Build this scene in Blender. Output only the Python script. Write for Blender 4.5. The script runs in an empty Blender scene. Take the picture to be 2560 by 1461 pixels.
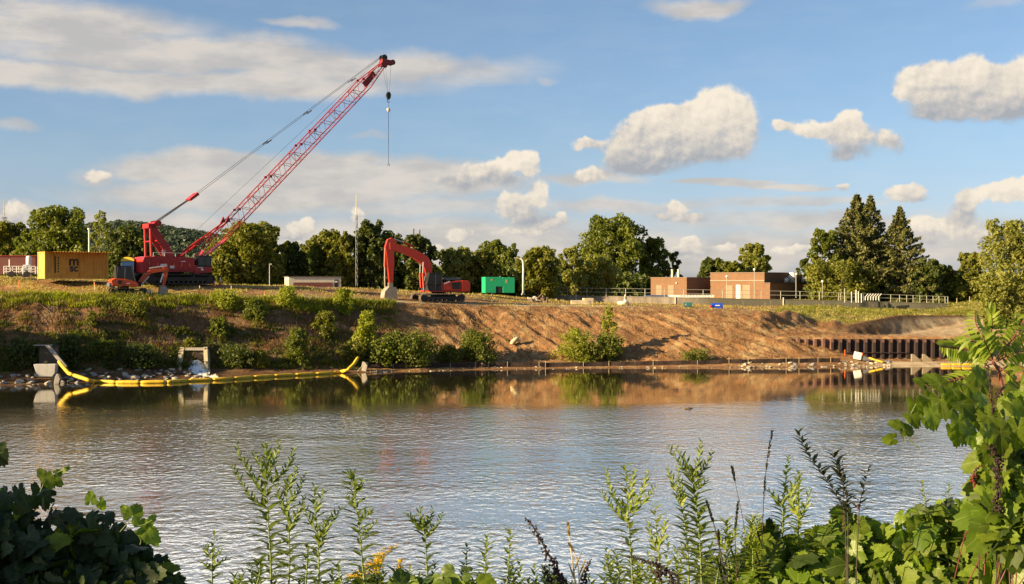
import bpy, math, random
import numpy as np
from mathutils import Vector, Matrix
R = math.radians
S = bpy.context.scene
COL = S.collection
F, Y0, H = 3200.0, 705.0, 8.5          # focal length in photo pixels, horizon row, eye height above the river

# ---------------------------------------------------------------- camera
cam = bpy.data.objects.new('camera', bpy.data.cameras.new('camera'))
COL.objects.link(cam); S.camera = cam
cam.location = (0, 0, H); cam.rotation_euler = (R(90), 0, 0)
cam.data.sensor_width = 36; cam.data.lens = 45.0
cam.data.shift_y = -(730.5 - Y0) / 2560.0
cam.data.clip_start = 0.1; cam.data.clip_end = 20000

# ---------------------------------------------------------------- light
SUN_A, SUN_E = R(26), R(18)            # from the left, a little behind the viewer, low evening sun
TO_SUN = Vector((-math.cos(SUN_A) * math.cos(SUN_E), -math.sin(SUN_A) * math.cos(SUN_E), math.sin(SUN_E)))
sun = bpy.data.objects.new('sun', bpy.data.lights.new('sun', 'SUN'))
COL.objects.link(sun)
sun.data.energy = 5.0; sun.data.angle = R(0.5); sun.data.color = (1.0, 0.76, 0.44)
sun.rotation_euler = TO_SUN.to_track_quat('Z', 'Y').to_euler()
sun.location = (-60, -60, 60)
S.view_settings.view_transform = 'Standard'; S.view_settings.look = 'None'
S.view_settings.gamma = 1; S.view_settings.exposure = 1.37
S.cycles.use_denoising = True
S.cycles.max_bounces = 8; S.cycles.diffuse_bounces = 3; S.cycles.glossy_bounces = 4
S.cycles.transparent_max_bounces = 8; S.cycles.transmission_bounces = 6
S.cycles.caustics_reflective = False; S.cycles.caustics_refractive = False

# ---------------------------------------------------------------- shader helpers
class G:
    """sockets with arithmetic, so that node trees read like formulas"""
    def __init__(s, nt, sock): s.nt, s.k = nt, sock
    def _m(s, op, *a, clamp=False):
        n = s.nt.nodes.new('ShaderNodeMath'); n.operation = op; n.use_clamp = clamp
        for i, v in enumerate((s,) + a):
            if isinstance(v, G): s.nt.links.new(v.k, n.inputs[i])
            else: n.inputs[i].default_value = v
        return G(s.nt, n.outputs[0])
    def __add__(s, o): return s._m('ADD', o)
    __radd__ = __add__
    def __sub__(s, o): return s._m('SUBTRACT', o)
    def __rsub__(s, o): return (s * -1.0) + o
    def __mul__(s, o): return s._m('MULTIPLY', o)
    __rmul__ = __mul__
    def __truediv__(s, o): return s._m('DIVIDE', o)
    def clamp(s): return s._m('ADD', 0.0, clamp=True)
    def f(s, op, *a): return s._m(op, *a)
    def step(s, a, b, c=0.0, d=1.0, smooth=True):
        n = s.nt.nodes.new('ShaderNodeMapRange'); n.interpolation_type = 'SMOOTHSTEP' if smooth else 'LINEAR'
        s.nt.links.new(s.k, n.inputs[0])
        for i, v in enumerate((a, b, c, d)): n.inputs[i + 1].default_value = v
        return G(s.nt, n.outputs[0])

def node(nt, t, **kw):
    n = nt.nodes.new(t)
    for k, v in kw.items():
        if k.startswith('i_'):
            key = k[2:].replace('_', ' ')
            if isinstance(v, G): nt.links.new(v.k, n.inputs[key])
            else: n.inputs[key].default_value = v
        else: setattr(n, k, v)
    return n
def noise(nt, vec, scale, detail=4, rough=0.55, dist=0.0, out=0):
    n = node(nt, 'ShaderNodeTexNoise', i_Vector=vec, i_Scale=scale, i_Detail=detail, i_Roughness=rough, i_Distortion=dist)
    return G(nt, n.outputs[out])
def mapping(nt, vec, scale=(1, 1, 1), rot=(0, 0, 0), loc=(0, 0, 0)):
    n = node(nt, 'ShaderNodeMapping', i_Vector=vec, i_Scale=scale, i_Rotation=rot, i_Location=loc)
    return G(nt, n.outputs[0])
def combine(nt, x, y, z=0.0):
    n = nt.nodes.new('ShaderNodeCombineXYZ')
    for i, v in enumerate((x, y, z)):
        if isinstance(v, G): nt.links.new(v.k, n.inputs[i])
        else: n.inputs[i].default_value = v
    return G(nt, n.outputs[0])
def mixc(nt, fac, a, b, blend='MIX'):
    n = nt.nodes.new('ShaderNodeMix'); n.data_type = 'RGBA'; n.blend_type = blend
    for i, v in ((0, fac), (6, a), (7, b)):
        if isinstance(v, G): nt.links.new(v.k, n.inputs[i])
        elif i == 0: n.inputs[i].default_value = v
        else: n.inputs[i].default_value = tuple(v)[:3] + (1.0,)
    return G(nt, n.outputs[2])
def ramp(nt, fac, stops):
    n = nt.nodes.new('ShaderNodeValToRGB'); nt.links.new(fac.k, n.inputs[0])
    e = n.color_ramp.elements
    while len(e) < len(stops): e.new(0.5)
    for k, (p, c) in enumerate(stops):
        e[k].position = p; e[k].color = tuple(c)[:3] + (1,)
    return G(nt, n.outputs[0])
def new_mat(name):
    m = bpy.data.materials.new(name); m.use_nodes = True
    nt = m.node_tree; nt.nodes.clear()
    out = nt.nodes.new('ShaderNodeOutputMaterial')
    return m, nt, out
def objco(nt): return G(nt, nt.nodes.new('ShaderNodeTexCoord').outputs['Object'])
def geopos(nt): return G(nt, nt.nodes.new('ShaderNodeNewGeometry').outputs['Position'])
def attr(nt, name, out='Fac'):
    n = nt.nodes.new('ShaderNodeAttribute'); n.attribute_name = name
    return G(nt, n.outputs[out])
def sepxyz(nt, v):
    n = nt.nodes.new('ShaderNodeSeparateXYZ'); nt.links.new(v.k, n.inputs[0])
    return [G(nt, n.outputs[i]) for i in range(3)]
def principled(nt, out, col, rough=0.7, metal=0.0, bump=None, bdist=0.02, bstr=1.0, spec=0.5):
    p = nt.nodes.new('ShaderNodeBsdfPrincipled')
    for key, v in (('Base Color', col), ('Roughness', rough), ('Metallic', metal)):
        if isinstance(v, G): nt.links.new(v.k, p.inputs[key])
        else: p.inputs[key].default_value = (tuple(v)[:3] + (1,)) if key == 'Base Color' else v
    p.inputs['Specular IOR Level'].default_value = spec
    if bump is not None:
        b = node(nt, 'ShaderNodeBump', i_Height=bump, i_Distance=bdist, i_Strength=bstr)
        nt.links.new(b.outputs[0], p.inputs['Normal'])
    nt.links.new(p.outputs[0], out.inputs[0])
    return p
_MC = {}
def paint(name, col, rough=0.5, metal=0.0, wear=0.25, dirt=(0.16, 0.11, 0.07), scale=1.5):
    """painted or bare surface with uneven tone, streaks and dust"""
    if name in _MC: return _MC[name]
    m, nt, out = new_mat(name)
    co = objco(nt)
    n1 = noise(nt, co, scale, 6, 0.65)
    n2 = noise(nt, mapping(nt, co, (5, 5, 0.7)), scale * 1.5, 4, 0.6)
    c = mixc(nt, n1.step(0.35, 0.75) * wear, col, [v * 0.55 for v in col])
    c = mixc(nt, n2.step(0.52, 0.75) * wear * 1.3, c, dirt)
    principled(nt, out, c, (n1 * 0.25 + (rough - 0.1)).clamp(), metal, n1, 0.01, 0.4)
    _MC[name] = m; return m
def leafmat(name, dark, light, trans=0.35, rough=0.5, veins=False, tcol=None):
    if name in _MC: return _MC[name]
    m, nt, out = new_mat(name)
    t = attr(nt, 'tint')
    c = mixc(nt, t, dark, light)
    if veins:
        v = attr(nt, 'leafco', 'Vector'); x, y, z = sepxyz(nt, v)
        ang = x.f('ARCTAN2', y); r = (x * x + y * y).f('SQRT')
        d = (ang * 3.6).f('SINE').f('ABSOLUTE') * r
        side = ((y + x.f('ABSOLUTE') * 0.8) * 30.0).f('SINE').f('ABSOLUTE')
        vein = d.step(0.0, 0.05, 0.5, 0.0)
        n = noise(nt, v, 5.0, 4, 0.6)
        c = mixc(nt, vein, c, [q * 1.5 + 0.03 for q in light])
        c = mixc(nt, n.step(0.4, 0.75) * 0.45, c, [q * 0.6 for q in dark])
    b = nt.nodes.new('ShaderNodeBsdfPrincipled'); nt.links.new(c.k, b.inputs['Base Color'])
    b.inputs['Roughness'].default_value = rough; b.inputs['Specular IOR Level'].default_value = 0.35
    tr = nt.nodes.new('ShaderNodeBsdfTranslucent')
    tc = mixc(nt, 1.0, c, tcol or (1.5, 1.7, 0.5), 'MULTIPLY'); nt.links.new(tc.k, tr.inputs[0])
    mx = nt.nodes.new('ShaderNodeMixShader'); mx.inputs[0].default_value = trans
    nt.links.new(b.outputs[0], mx.inputs[1]); nt.links.new(tr.outputs[0], mx.inputs[2])
    nt.links.new(mx.outputs[0], out.inputs[0])
    _MC[name] = m; return m

# ---------------------------------------------------------------- sky with clouds
def build_world():
    w = bpy.data.worlds.new('World'); S.world = w; w.use_nodes = True
    nt = w.node_tree; nt.nodes.clear()
    out = nt.nodes.new('ShaderNodeOutputWorld'); bg = nt.nodes.new('ShaderNodeBackground')
    nt.links.new(bg.outputs[0], out.inputs[0]); bg.inputs[1].default_value = 0.05
    sky = nt.nodes.new('ShaderNodeTexSky'); sky.sky_type = 'NISHITA'; sky.sun_disc = False
    sky.sun_elevation = SUN_E; sky.sun_rotation = math.atan2(TO_SUN.x, TO_SUN.y)
    sky.air_density = 1.0; sky.dust_density = 0.6; sky.ozone_density = 2.5
    d = G(nt, nt.nodes.new('ShaderNodeTexCoord').outputs['Generated'])
    x, y, z = sepxyz(nt, d)
    az = x.f('ARCTAN2', y); hor = (x * x + y * y).f('SQRT').f('MAXIMUM', 0.02)
    K = 32.0                                     # one unit = 100 photo pixels of angle
    U = az * K; V = (z / hor) * K
    skyc = G(nt, sky.outputs[0])
    # keep the sky blue down low (the photograph's evening blue)
    tint = ramp(nt, V.step(0.0, 9.0, 0, 1, False), [(0.0, (.86, 0.92, 1.35)), (0.14, (.90, 0.94, 1.30)), (0.35, (0.86, 0.95, 1.16)), (1.0, (0.82, 0.96, 1.04))])
    skyc = mixc(nt, 1.0, skyc, tint, 'MULTIPLY')
    p = combine(nt, U, V)
    def cp(px, py):
        a = math.atan((px - 1280) / F); return a * K, (Y0 - py) / F * math.cos(a) * K
    def warp(vec, sc, amp, det=5):
        n = node(nt, 'ShaderNodeTexNoise', i_Vector=vec, i_Scale=sc, i_Detail=det, i_Roughness=0.55)
        v = nt.nodes.new('ShaderNodeVectorMath'); v.operation = 'MULTIPLY_ADD'
        nt.links.new(n.outputs[1], v.inputs[0]); v.inputs[1].default_value = (amp, amp, 0)
        nt.links.new(vec.k, v.inputs[2])
        s = nt.nodes.new('ShaderNodeVectorMath'); s.operation = 'SUBTRACT'
        nt.links.new(v.outputs[0], s.inputs[0]); s.inputs[1].default_value = (amp / 2, amp / 2, 0)
        return G(nt, s.outputs[0])
    def vm(op, a, b=None, c=None):
        n = nt.nodes.new('ShaderNodeVectorMath'); n.operation = op
        for i, v in enumerate((a, b, c)):
            if v is None: continue
            if isinstance(v, G): nt.links.new(v.k, n.inputs[i])
            else: n.inputs[i].default_value = v
        return n
    # --- soft sheets of cloud (px, py, rx, ry, strength)
    soft = [(130, 60, 420, 75, .85), (420, 130, 520, 62, .9), (850, 165, 480, 55, .85), (150, 190, 560, 40, .85), (620, 205, 520, 38, .8),
            (1080, 165, 330, 45, .55), (745, 58, 105, 16, .6), (440, 420, 200, 48, 1.2), (780, 440, 440, 62, 1.15), (1020, 450, 330, 60, 1.1), (640, 490, 480, 45, 1.1), (560, 400, 200, 30, .9),
            (1000, 520, 420, 30, .6), (230, 440, 60, 30, .5), (40, 322, 70, 20, .5), (1750, 12, 140, 30, .75), (1560, 520, 330, 20, .6),
            (1870, 550, 300, 24, .5), (2420, 600, 420, 70, .75), (900, 590, 900, 50, .8), (300, 570, 600, 55, .8), (1700, 630, 900, 60, .85), (700, 650, 1200, 45, .9), (2100, 560, 300, 26, .7), (1980, 510, 260, 16, .6),
            (1480, 445, 170, 20, .7), (1560, 520, 260, 22, .6), (930, 335, 60, 12, .35), (1370, 196, 28, 16, .4), (2480, 10, 80, 18, .3), (1180, 190, 220, 30, .4),
            (1770, 452, 110, 8, 1.2), (1860, 459, 100, 8, 1.2), (1950, 467, 100, 7, 1.2), (2020, 474, 70, 6, 1.0)]
    ps = warp(p, 0.55, 0.9, 6)
    acc = None
    for (cx, cy, rx, ry, a) in soft:
        u, v = cp(cx, cy)
        q = vm('MULTIPLY_ADD', ps if ry > 10 else p, (100 / rx, 100 / ry, 0), (-u * 100 / rx, -v * 100 / ry, 0))
        l = G(nt, vm('LENGTH', G(nt, q.outputs[0])).outputs['Value'])
        t = l.step(0.3, 1.3, min(1.25, a * 1.3), 0.0)
        acc = t if acc is None else acc.f('SMOOTH_MAX', t, 0.15)
    streak = noise(nt, mapping(nt, p, (0.5, 2.6, 1), (0, 0, 0.06)), 1.1, 7, 0.6)
    sheet = (acc * (streak.step(0.25, 0.6, 0.74, 1.15))).clamp()
    far = noise(nt, mapping(nt, p, (0.35, 1.5, 1)), 0.6, 6, 0.6).step(0.5, 0.75, 0, 0.75)   # clouds over the rest of the sky
    away = az.f('ABSOLUTE').step(0.42, 0.6); high = V.step(7.2, 9.5)
    veil = noise(nt, mapping(nt, p, (0.3, 0.5, 1)), 0.5, 3, 0.5).step(0.3, 0.55, .25, 1.0)  # unseen bright cloud added above the view to brighten the water
    upper = veil * high
    sheet = sheet.f('MAXIMUM', far * away)
    # --- heaped clouds: lumps (px, py, rx, ry)
    heaps = [
      [(1560, 365, 62, 62), (1600, 330, 62, 52), (1650, 310, 62, 50), (1700, 325, 90, 70), (1750, 300, 62, 62), (1812, 285, 78, 72), (1775, 262, 46, 40), (1855, 330, 48, 80), (1660, 385, 150, 44), (1790, 380, 90, 40), (1600, 425, 92, 24), (1540, 400, 40, 34)],
      [(2290, 215, 58, 50), (2350, 205, 66, 50), (2425, 190, 58, 48), (2510, 225, 90, 60), (2590, 200, 80, 72), (2400, 250, 140, 44), (2520, 275, 120, 36), (2340, 285, 74, 26)],
      [(2125, 302, 42, 30), (2090, 338, 44, 34), (2150, 350, 60, 32), (2030, 328, 54, 26), (2228, 352, 34, 28), (2120, 385, 70, 22)],
      [(1470, 360, 38, 20)], [(1480, 438, 50, 20)], [(1955, 322, 30, 16)],
      [(1275, 402, 58, 28), (1215, 425, 62, 30), (1135, 452, 74, 22), (1250, 452, 92, 30), (1325, 412, 26, 34)],
      [(1345, 485, 32, 36), (1285, 515, 56, 36), (1325, 548, 66, 30)], [(1400, 545, 26, 16)], [(1310, 582, 84, 18)],
      [(772, 555, 22, 22), (748, 570, 36, 26), (722, 592, 56, 14)], [(890, 548, 22, 30)], [(1150, 590, 36, 16)],
      [(1695, 520, 30, 20), (1715, 543, 66, 18), (1650, 548, 26, 10)], [(1380, 560, 46, 12)],
      [(1725, 610, 26, 20), (1750, 632, 62, 18), (1690, 640, 46, 16)], [(1820, 622, 30, 12)],
      [(2265, 482, 56, 24), (2280, 502, 50, 14)], [(2420, 500, 34, 34), (2500, 475, 62, 32), (2580, 470, 60, 32), (2410, 540, 40, 28)],
      [(2320, 560, 56, 22), (2390, 568, 62, 28), (2470, 600, 70, 22), (2300, 598, 70, 18)], [(1990, 622, 60, 16)], [(2105, 470, 20, 12)],
      [(40, 525, 28, 22), (25, 548, 42, 16)], [(245, 440, 38, 18)], [(1060, 622, 60, 14)], [(2200, 640, 120, 16)]]
    lumps = []
    for hp in heaps:
        t_ = min(q[1] - q[3] for q in hp); b_ = max(q[1] + q[3] for q in hp); big = min(1.0, (b_ - t_) / 110)
        for q in hp:
            g = (b_ - q[1]) / (b_ - t_); lumps.append(q + (.56 + big * (g - .50) * 1.5,))
    pw = warp(warp(p, 1.0, 0.52, 3), 3.4, 0.26, 6)
    num = None; den = None
    for (cx, cy, rx, ry, br) in lumps:
        u, v = cp(cx, cy)
        q = vm('MULTIPLY_ADD', pw, (88 / rx, 88 / ry, 0), (-u * 88 / rx, -v * 88 / ry, 0))
        qv = G(nt, q.outputs[0])
        l2 = G(nt, vm('DOT_PRODUCT', qv, qv).outputs['Value'])
        ww = (1.0 - l2 * 0.6).f('MAXIMUM', 0.0); ww = ww * ww * ww
        sh = (G(nt, vm('DOT_PRODUCT', qv, (-0.22, 0.34, 0)).outputs['Value']) + br) * ww
        den = ww if den is None else den + ww
        num = sh if num is None else num + sh
    n1 = noise(nt, p, 1.6, 7, 0.6); n3 = noise(nt, mapping(nt, p, loc=(0.09, -0.11, 0)), 1.6, 5, 0.6)
    dens = den + (n1 - 0.5) * 0.62
    lit = (num / den.f('MAXIMUM', 0.05)) + (n1 - n3) * 1.5 + (n1 - 0.5) * 0.35
    cum = ((dens - 0.10) / lit.step(0.15, 0.8, 0.95, 0.36)).clamp()
    cum = cum.step(0.0, 1.0)
    cumc = ramp(nt, lit.clamp(), [(0.0, (3.2, 3.35, 3.6)), (0.33, (4.5, 4.3, 4.1)), (0.62, (6.1, 5.5, 4.7)), (1.0, (7.4, 6.6, 5.4))])
    shn = noise(nt, mapping(nt, p, (0.6, 1.6, 1)), 0.9, 5, 0.55)
    shc = mixc(nt, shn.step(0.35, 0.65), (4.3, 4.1, 3.9), (5.8, 5.25, 4.65))
    c = mixc(nt, sheet * 0.9, skyc, shc)
    c = mixc(nt, upper * V.step(10.0, 15.5, .97, .0) * az.f('ABSOLUTE').step(.5, .9, 1.0, .0), c, (14.5, 14.0, 13.2))
    c = mixc(nt, cum * 0.98, c, cumc)
    nt.links.new(c.k, bg.inputs[0])
    w.cycles.sampling_method = 'NONE'
    return w
build_world()

# ---------------------------------------------------------------- object helpers
def tag(o, label=None, cat=None, group=None, kind=None):
    if label: o['label'] = label
    if cat: o['category'] = cat
    if group: o['group'] = group
    if kind: o['kind'] = kind
    return o
def thing(name, label, cat, loc=(0, 0, 0), rz=0.0, group=None, sc=1.0):
    o = bpy.data.objects.new(name, None); COL.objects.link(o)
    o.location = loc; o.rotation_euler = (0, 0, rz); o.scale = (sc, sc, sc); o.empty_display_size = 0.3
    return tag(o, label, cat, group)
def P(px, py, D):
    return Vector(((px - 1280) / F * D, D, H - (py - Y0) / F * D))
def mesh_np(name, v, f, mat, parent=None, smooth=False, tint=None, leafco=None, cols=None):
    """v (n,3), f (m,k) arrays"""
    me = bpy.data.meshes.new(name)
    v = np.asarray(v, np.float32); f = np.asarray(f, np.int32)
    me.vertices.add(len(v)); me.vertices.foreach_set('co', v.ravel())
    k = f.shape[1]
    me.loops.add(f.size); me.loops.foreach_set('vertex_index', f.ravel())
    me.polygons.add(len(f)); me.polygons.foreach_set('loop_start', np.arange(0, f.size, k, dtype=np.int32))
    me.polygons.foreach_set('use_smooth', np.full(len(f), bool(smooth)))
    if tint is not None:
        a = me.attributes.new('tint', 'FLOAT', 'POINT'); a.data.foreach_set('value', np.asarray(tint, np.float32))
    if leafco is not None:
        a = me.attributes.new('leafco', 'FLOAT_VECTOR', 'POINT'); a.data.foreach_set('vector', np.asarray(leafco, np.float32).ravel())
    for nm, arr in (cols or {}).items():
        a = me.attributes.new(nm, 'FLOAT', 'POINT'); a.data.foreach_set('value', np.asarray(arr, np.float32))
    me.update(calc_edges=True)
    me.materials.append(mat)
    o = bpy.data.objects.new(name, me); COL.objects.link(o)
    if parent is not None: o.parent = parent
    return o
class MB:
    """collects shapes into one mesh"""
    def __init__(s, T=None): s.v, s.f, s.T = [], [], T or Matrix()
    def add(s, vs, fs, M=None):
        b = len(s.v); M = s.T @ M if M is not None else s.T
        s.v += [M @ Vector(p) for p in vs]; s.f += [tuple(i + b for i in q) for q in fs]; return s
    def box(s, x0, x1, y0, y1, z0, z1, M=None):
        vs = [(x, y, z) for z in (z0, z1) for (x, y) in ((x0, y0), (x1, y0), (x1, y1), (x0, y1))]
        return s.add(vs, [(3, 2, 1, 0), (4, 5, 6, 7), (0, 1, 5, 4), (1, 2, 6, 5), (2, 3, 7, 6), (3, 0, 4, 7)], M)
    def prism(s, prof, y0, y1, M=None):
        """profile in x,z pushed along y"""
        n = len(prof)
        vs = [(x, y0, z) for x, z in prof] + [(x, y1, z) for x, z in prof]
        fs = [tuple(range(n)), tuple(range(2 * n - 1, n - 1, -1))] + [(i, i + n, (i + 1) % n + n, (i + 1) % n) for i in range(n)]
        return s.add(vs, fs, M)
    def tube(s, pts, rad, n=6, cap=True, M=None):
        pts = [Vector(p) for p in pts]
        if not isinstance(rad, (list, tuple)): rad = [rad] * len(pts)
        vs, fs = [], []
        up = None
        for i, p in enumerate(pts):
            t = (pts[min(i + 1, len(pts) - 1)] - pts[max(i - 1, 0)]).normalized()
            if up is None: up = Vector((0, 0, 1)) if abs(t.z) < 0.9 else Vector((1, 0, 0))
            a = t.cross(up).normalized(); b = t.cross(a).normalized(); up = -b if (-b).dot(up) > 0 else b
            for k in range(n):
                w = 2 * math.pi * k / n
                vs.append(p + (a * math.cos(w) + b * math.sin(w)) * rad[i])
        for i in range(len(pts) - 1):
            for k in range(n):
                k2 = (k + 1) % n; fs.append((i * n + k, i * n + k2, i * n + n + k2, i * n + n + k))
        if cap: fs += [tuple(range(n - 1, -1, -1)), tuple(range((len(pts) - 1) * n, len(pts) * n))]
        return s.add(vs, fs, M)
    def disc(s, c, axis, r, th, n=16, M=None):
        c = Vector(c); a = Vector(axis).normalized() * th / 2
        return s.tube([c - a, c + a], r, n, True, M)
    def lathe(s, prof, n=16, M=None):
        vs, fs = [], []
        for r, z in prof:
            for k in range(n): vs.append((r * math.cos(2 * math.pi * k / n), r * math.sin(2 * math.pi * k / n), z))
        for i in range(len(prof) - 1):
            for k in range(n):
                k2 = (k + 1) % n; fs.append((i * n + k, i * n + k2, i * n + n + k2, i * n + n + k))
        fs += [tuple(range(n - 1, -1, -1)), tuple(range((len(prof) - 1) * n, len(prof) * n))]
        return s.add(vs, fs, M)
    def build(s, name, mat, parent=None, smooth=False, bevel=0.0):
        me = bpy.data.meshes.new(name); me.from_pydata([tuple(p) for p in s.v], [], s.f); me.update()
        me.materials.append(mat)
        if smooth: me.polygons.foreach_set('use_smooth', [True] * len(me.polygons))
        o = bpy.data.objects.new(name, me); COL.objects.link(o)
        if parent is not None: o.parent = parent
        if bevel:
            b = o.modifiers.new('bevel', 'BEVEL'); b.width = bevel; b.segments = 2; b.limit_method = 'ANGLE'
        return o
def copy_tree(o, parent=None):
    c = o.copy(); COL.objects.link(c)
    if parent is not None: c.parent = parent
    for ch in [q for q in bpy.data.objects if q.parent == o]: copy_tree(ch, c)
    return c
# value noise on arrays, for shaping the ground
def _h(i, j, s):
    n = np.sin(i * 127.1 + j * 311.7 + s * 74.7) * 43758.5453
    return n - np.floor(n)
def vnoise(x, y, s=0):
    xi, yi = np.floor(x), np.floor(y); fx, fy = x - xi, y - yi
    fx = fx * fx * (3 - 2 * fx); fy = fy * fy * (3 - 2 * fy)
    a = _h(xi, yi, s) * (1 - fx) + _h(xi + 1, yi, s) * fx; b = _h(xi, yi + 1, s) * (1 - fx) + _h(xi + 1, yi + 1, s) * fx
    return (a * (1 - fy) + b * fy) * 2 - 1
def fbm(x, y, s=0, o=4):
    t = 0; a = 1; k = 1; n = 0
    for i in range(o):
        t = t + a * vnoise(x * k, y * k, s + i * 7); n += a; a *= 0.5; k *= 2.03
    return t / n
# ---------------------------------------------------------------- the far bank and the land behind it
# per image column: (distance, height) rows: bed, shore, beach, lower, mid, upper, pit, edge, plateau, wall foot, tree line
def YZ(y, D): return (D, H - (y - Y0) * D / F)
ROWS = {
 -1700: [(70, -2.5), (84, 0), (88, .7), (90, 1.6), (92.5, 4.1), (94, 5.7), (95, 6.5), (97, 7.4), (100, 7.9), (104, 8.7), (150, 9.3)],
 -500: [(85, -2.5), (98, 0), (102, .7), (104, 1.6), (106.5, 4.1), (108, 5.7), (109, 6.5), (111, 7.4), (114, 7.9), (118, 8.7), (165, 9.3)],
 0:    [(92, -2.5), (104.6, 0), YZ(938, 108.5), YZ(905, 110), YZ(835, 112), YZ(785, 113.5), YZ(760, 115), YZ(738, 117.5), YZ(724, 121), YZ(699, 124.5), YZ(690, 165)],
 250:  [(97, -2.5), (108.8, 0), YZ(930, 111.5), YZ(905, 112.5), YZ(835, 114.3), YZ(790, 115.5), YZ(763, 116.7), YZ(742, 118.5), YZ(731, 121), YZ(704, 125), YZ(698, 165)],
 500:  [(101, -2.5), (113.3, 0), YZ(925, 115.5), YZ(905, 116.5), YZ(840, 118.5), YZ(800, 119.7), YZ(768, 121), YZ(745, 122.7), YZ(736, 125), YZ(712, 128), YZ(712, 165)],
 750:  [(105, -2.5), (116.7, 0), YZ(928, 118), YZ(905, 119.5), YZ(848, 121.5), YZ(805, 123), YZ(770, 124), YZ(750, 125.7), YZ(740, 128), YZ(717, 135), YZ(717, 165)],
 900:  [(108, -2.5), (119.8, 0), YZ(925, 120.6), YZ(905, 122), YZ(852, 124.5), YZ(810, 126.3), YZ(776, 127.7), YZ(753, 129), YZ(747, 131), YZ(722, 142), YZ(722, 170)],
 1200: [(111, -2.5), (123.6, 0), YZ(918, 125), YZ(898, 127), YZ(852, 130), YZ(812, 132.5), YZ(785, 134), YZ(763, 136), YZ(758, 139), YZ(738, 150), YZ(736, 178)],
 1380: [(112, -2.5), (124.6, 0), YZ(917, 126.3), YZ(896, 128.5), YZ(851, 131.3), YZ(808, 134), YZ(785, 135.5), YZ(766, 137.5), YZ(762, 143), YZ(752, 168), YZ(742, 190)],
 1500: [(112, -2.5), (125.3, 0), YZ(916, 127), YZ(895, 129.5), YZ(850, 132), YZ(807, 135), YZ(786, 136.5), YZ(767, 138.5), YZ(763, 150), YZ(759, 171), (195, 5.9)],
 1900: [(113, -2.5), (126.5, 0), YZ(914, 128), YZ(895, 130), YZ(860, 133), YZ(820, 137), YZ(797, 139), YZ(779, 141.5), YZ(773, 150), YZ(769, 167), (195, 5.9)],
 1975: [(113, -2.5), (127, 0), YZ(912, 128.5), YZ(890, 131), YZ(848, 134), YZ(825, 139), YZ(815, 142), YZ(785, 145), YZ(775, 152), YZ(769.5, 165), (190, 5.9)],
 2050: [(114, -2.5), (127.8, 0), YZ(906, 130), YZ(885, 132.5), YZ(868, 133.9), YZ(842, 136.5), YZ(828, 142.5), YZ(802, 146), YZ(776, 154), YZ(770.5, 163), (188, 5.9)],
 2120: [(114, -2.5), (128.2, 0), YZ(905, 130.5), YZ(892, 132.8), YZ(888, 134.0), YZ(841, 137), YZ(834, 142), YZ(813, 144.5), YZ(778, 158), YZ(771.5, 169), (190, 5.9)],
 2180: [(114, -2.5), (128.3, 0), YZ(907, 131), YZ(900, 133), YZ(898, 134.1), YZ(840, 137.5), YZ(838, 145), YZ(801, 148), YZ(778, 160), YZ(772.5, 169), (190, 5.8)],
 2250: [(114, -2.5), (128.3, 0), YZ(907, 131), YZ(900, 133), YZ(899, 134.1), YZ(840, 137.5), YZ(837, 149), YZ(788, 152.5), YZ(779, 161), YZ(774.5, 168.5), (190, 5.6)],
 2330: [(114, -2.5), (128.1, 0), YZ(907, 131), YZ(900, 133), YZ(899, 134.1), YZ(840, 137.5), YZ(822, 153.5), YZ(789, 156.5), YZ(780, 163), YZ(775.5, 168.5), (190, 5.5)],
 2420: [(114, -2.5), (128, 0), YZ(907, 131), YZ(900, 133), YZ(899, 134.1), YZ(840, 137.5), YZ(803, 158.5), YZ(790, 160.5), YZ(777, 165), YZ(757, 176), (190, 5.6)],
 2700: [(112, -2.5), (127, 0), YZ(905, 131), YZ(880, 133), YZ(860, 134.8), YZ(835, 138), YZ(800, 147.5), YZ(785, 151), YZ(770, 158), YZ(757, 172), (186, 5.6)],
 4500: [(112, -2.5), (127, 0), (131, .5), (133, 1.2), (135, 2.4), (138, 3.4), (147, 4.2), (151, 4.7), (158, 5.2), (172, 5.6), (186, 5.7)],
}
TAIL = [(270, 6.0), (900, 6.0), (6000, 6.0)]
SUBS = [3, 6, 7, 16, 16, 12, 12, 14, 14, 16, 8, 3, 3]
KX = np.array(sorted(ROWS), float)
KD = np.array([[q[0] for q in ROWS[int(k)]] + [t[0] for t in TAIL] for k in KX])
KZ = np.array([[q[1] for q in ROWS[int(k)]] + [t[1] for t in TAIL] for k in KX])
def rows_at(px):
    px = np.atleast_1d(px).astype(float)
    D = np.stack([np.interp(px, KX, KD[:, j]) for j in range(KD.shape[1])], 1)
    Z = np.stack([np.interp(px, KX, KZ[:, j]) for j in range(KZ.shape[1])], 1)
    return D, Z
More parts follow.
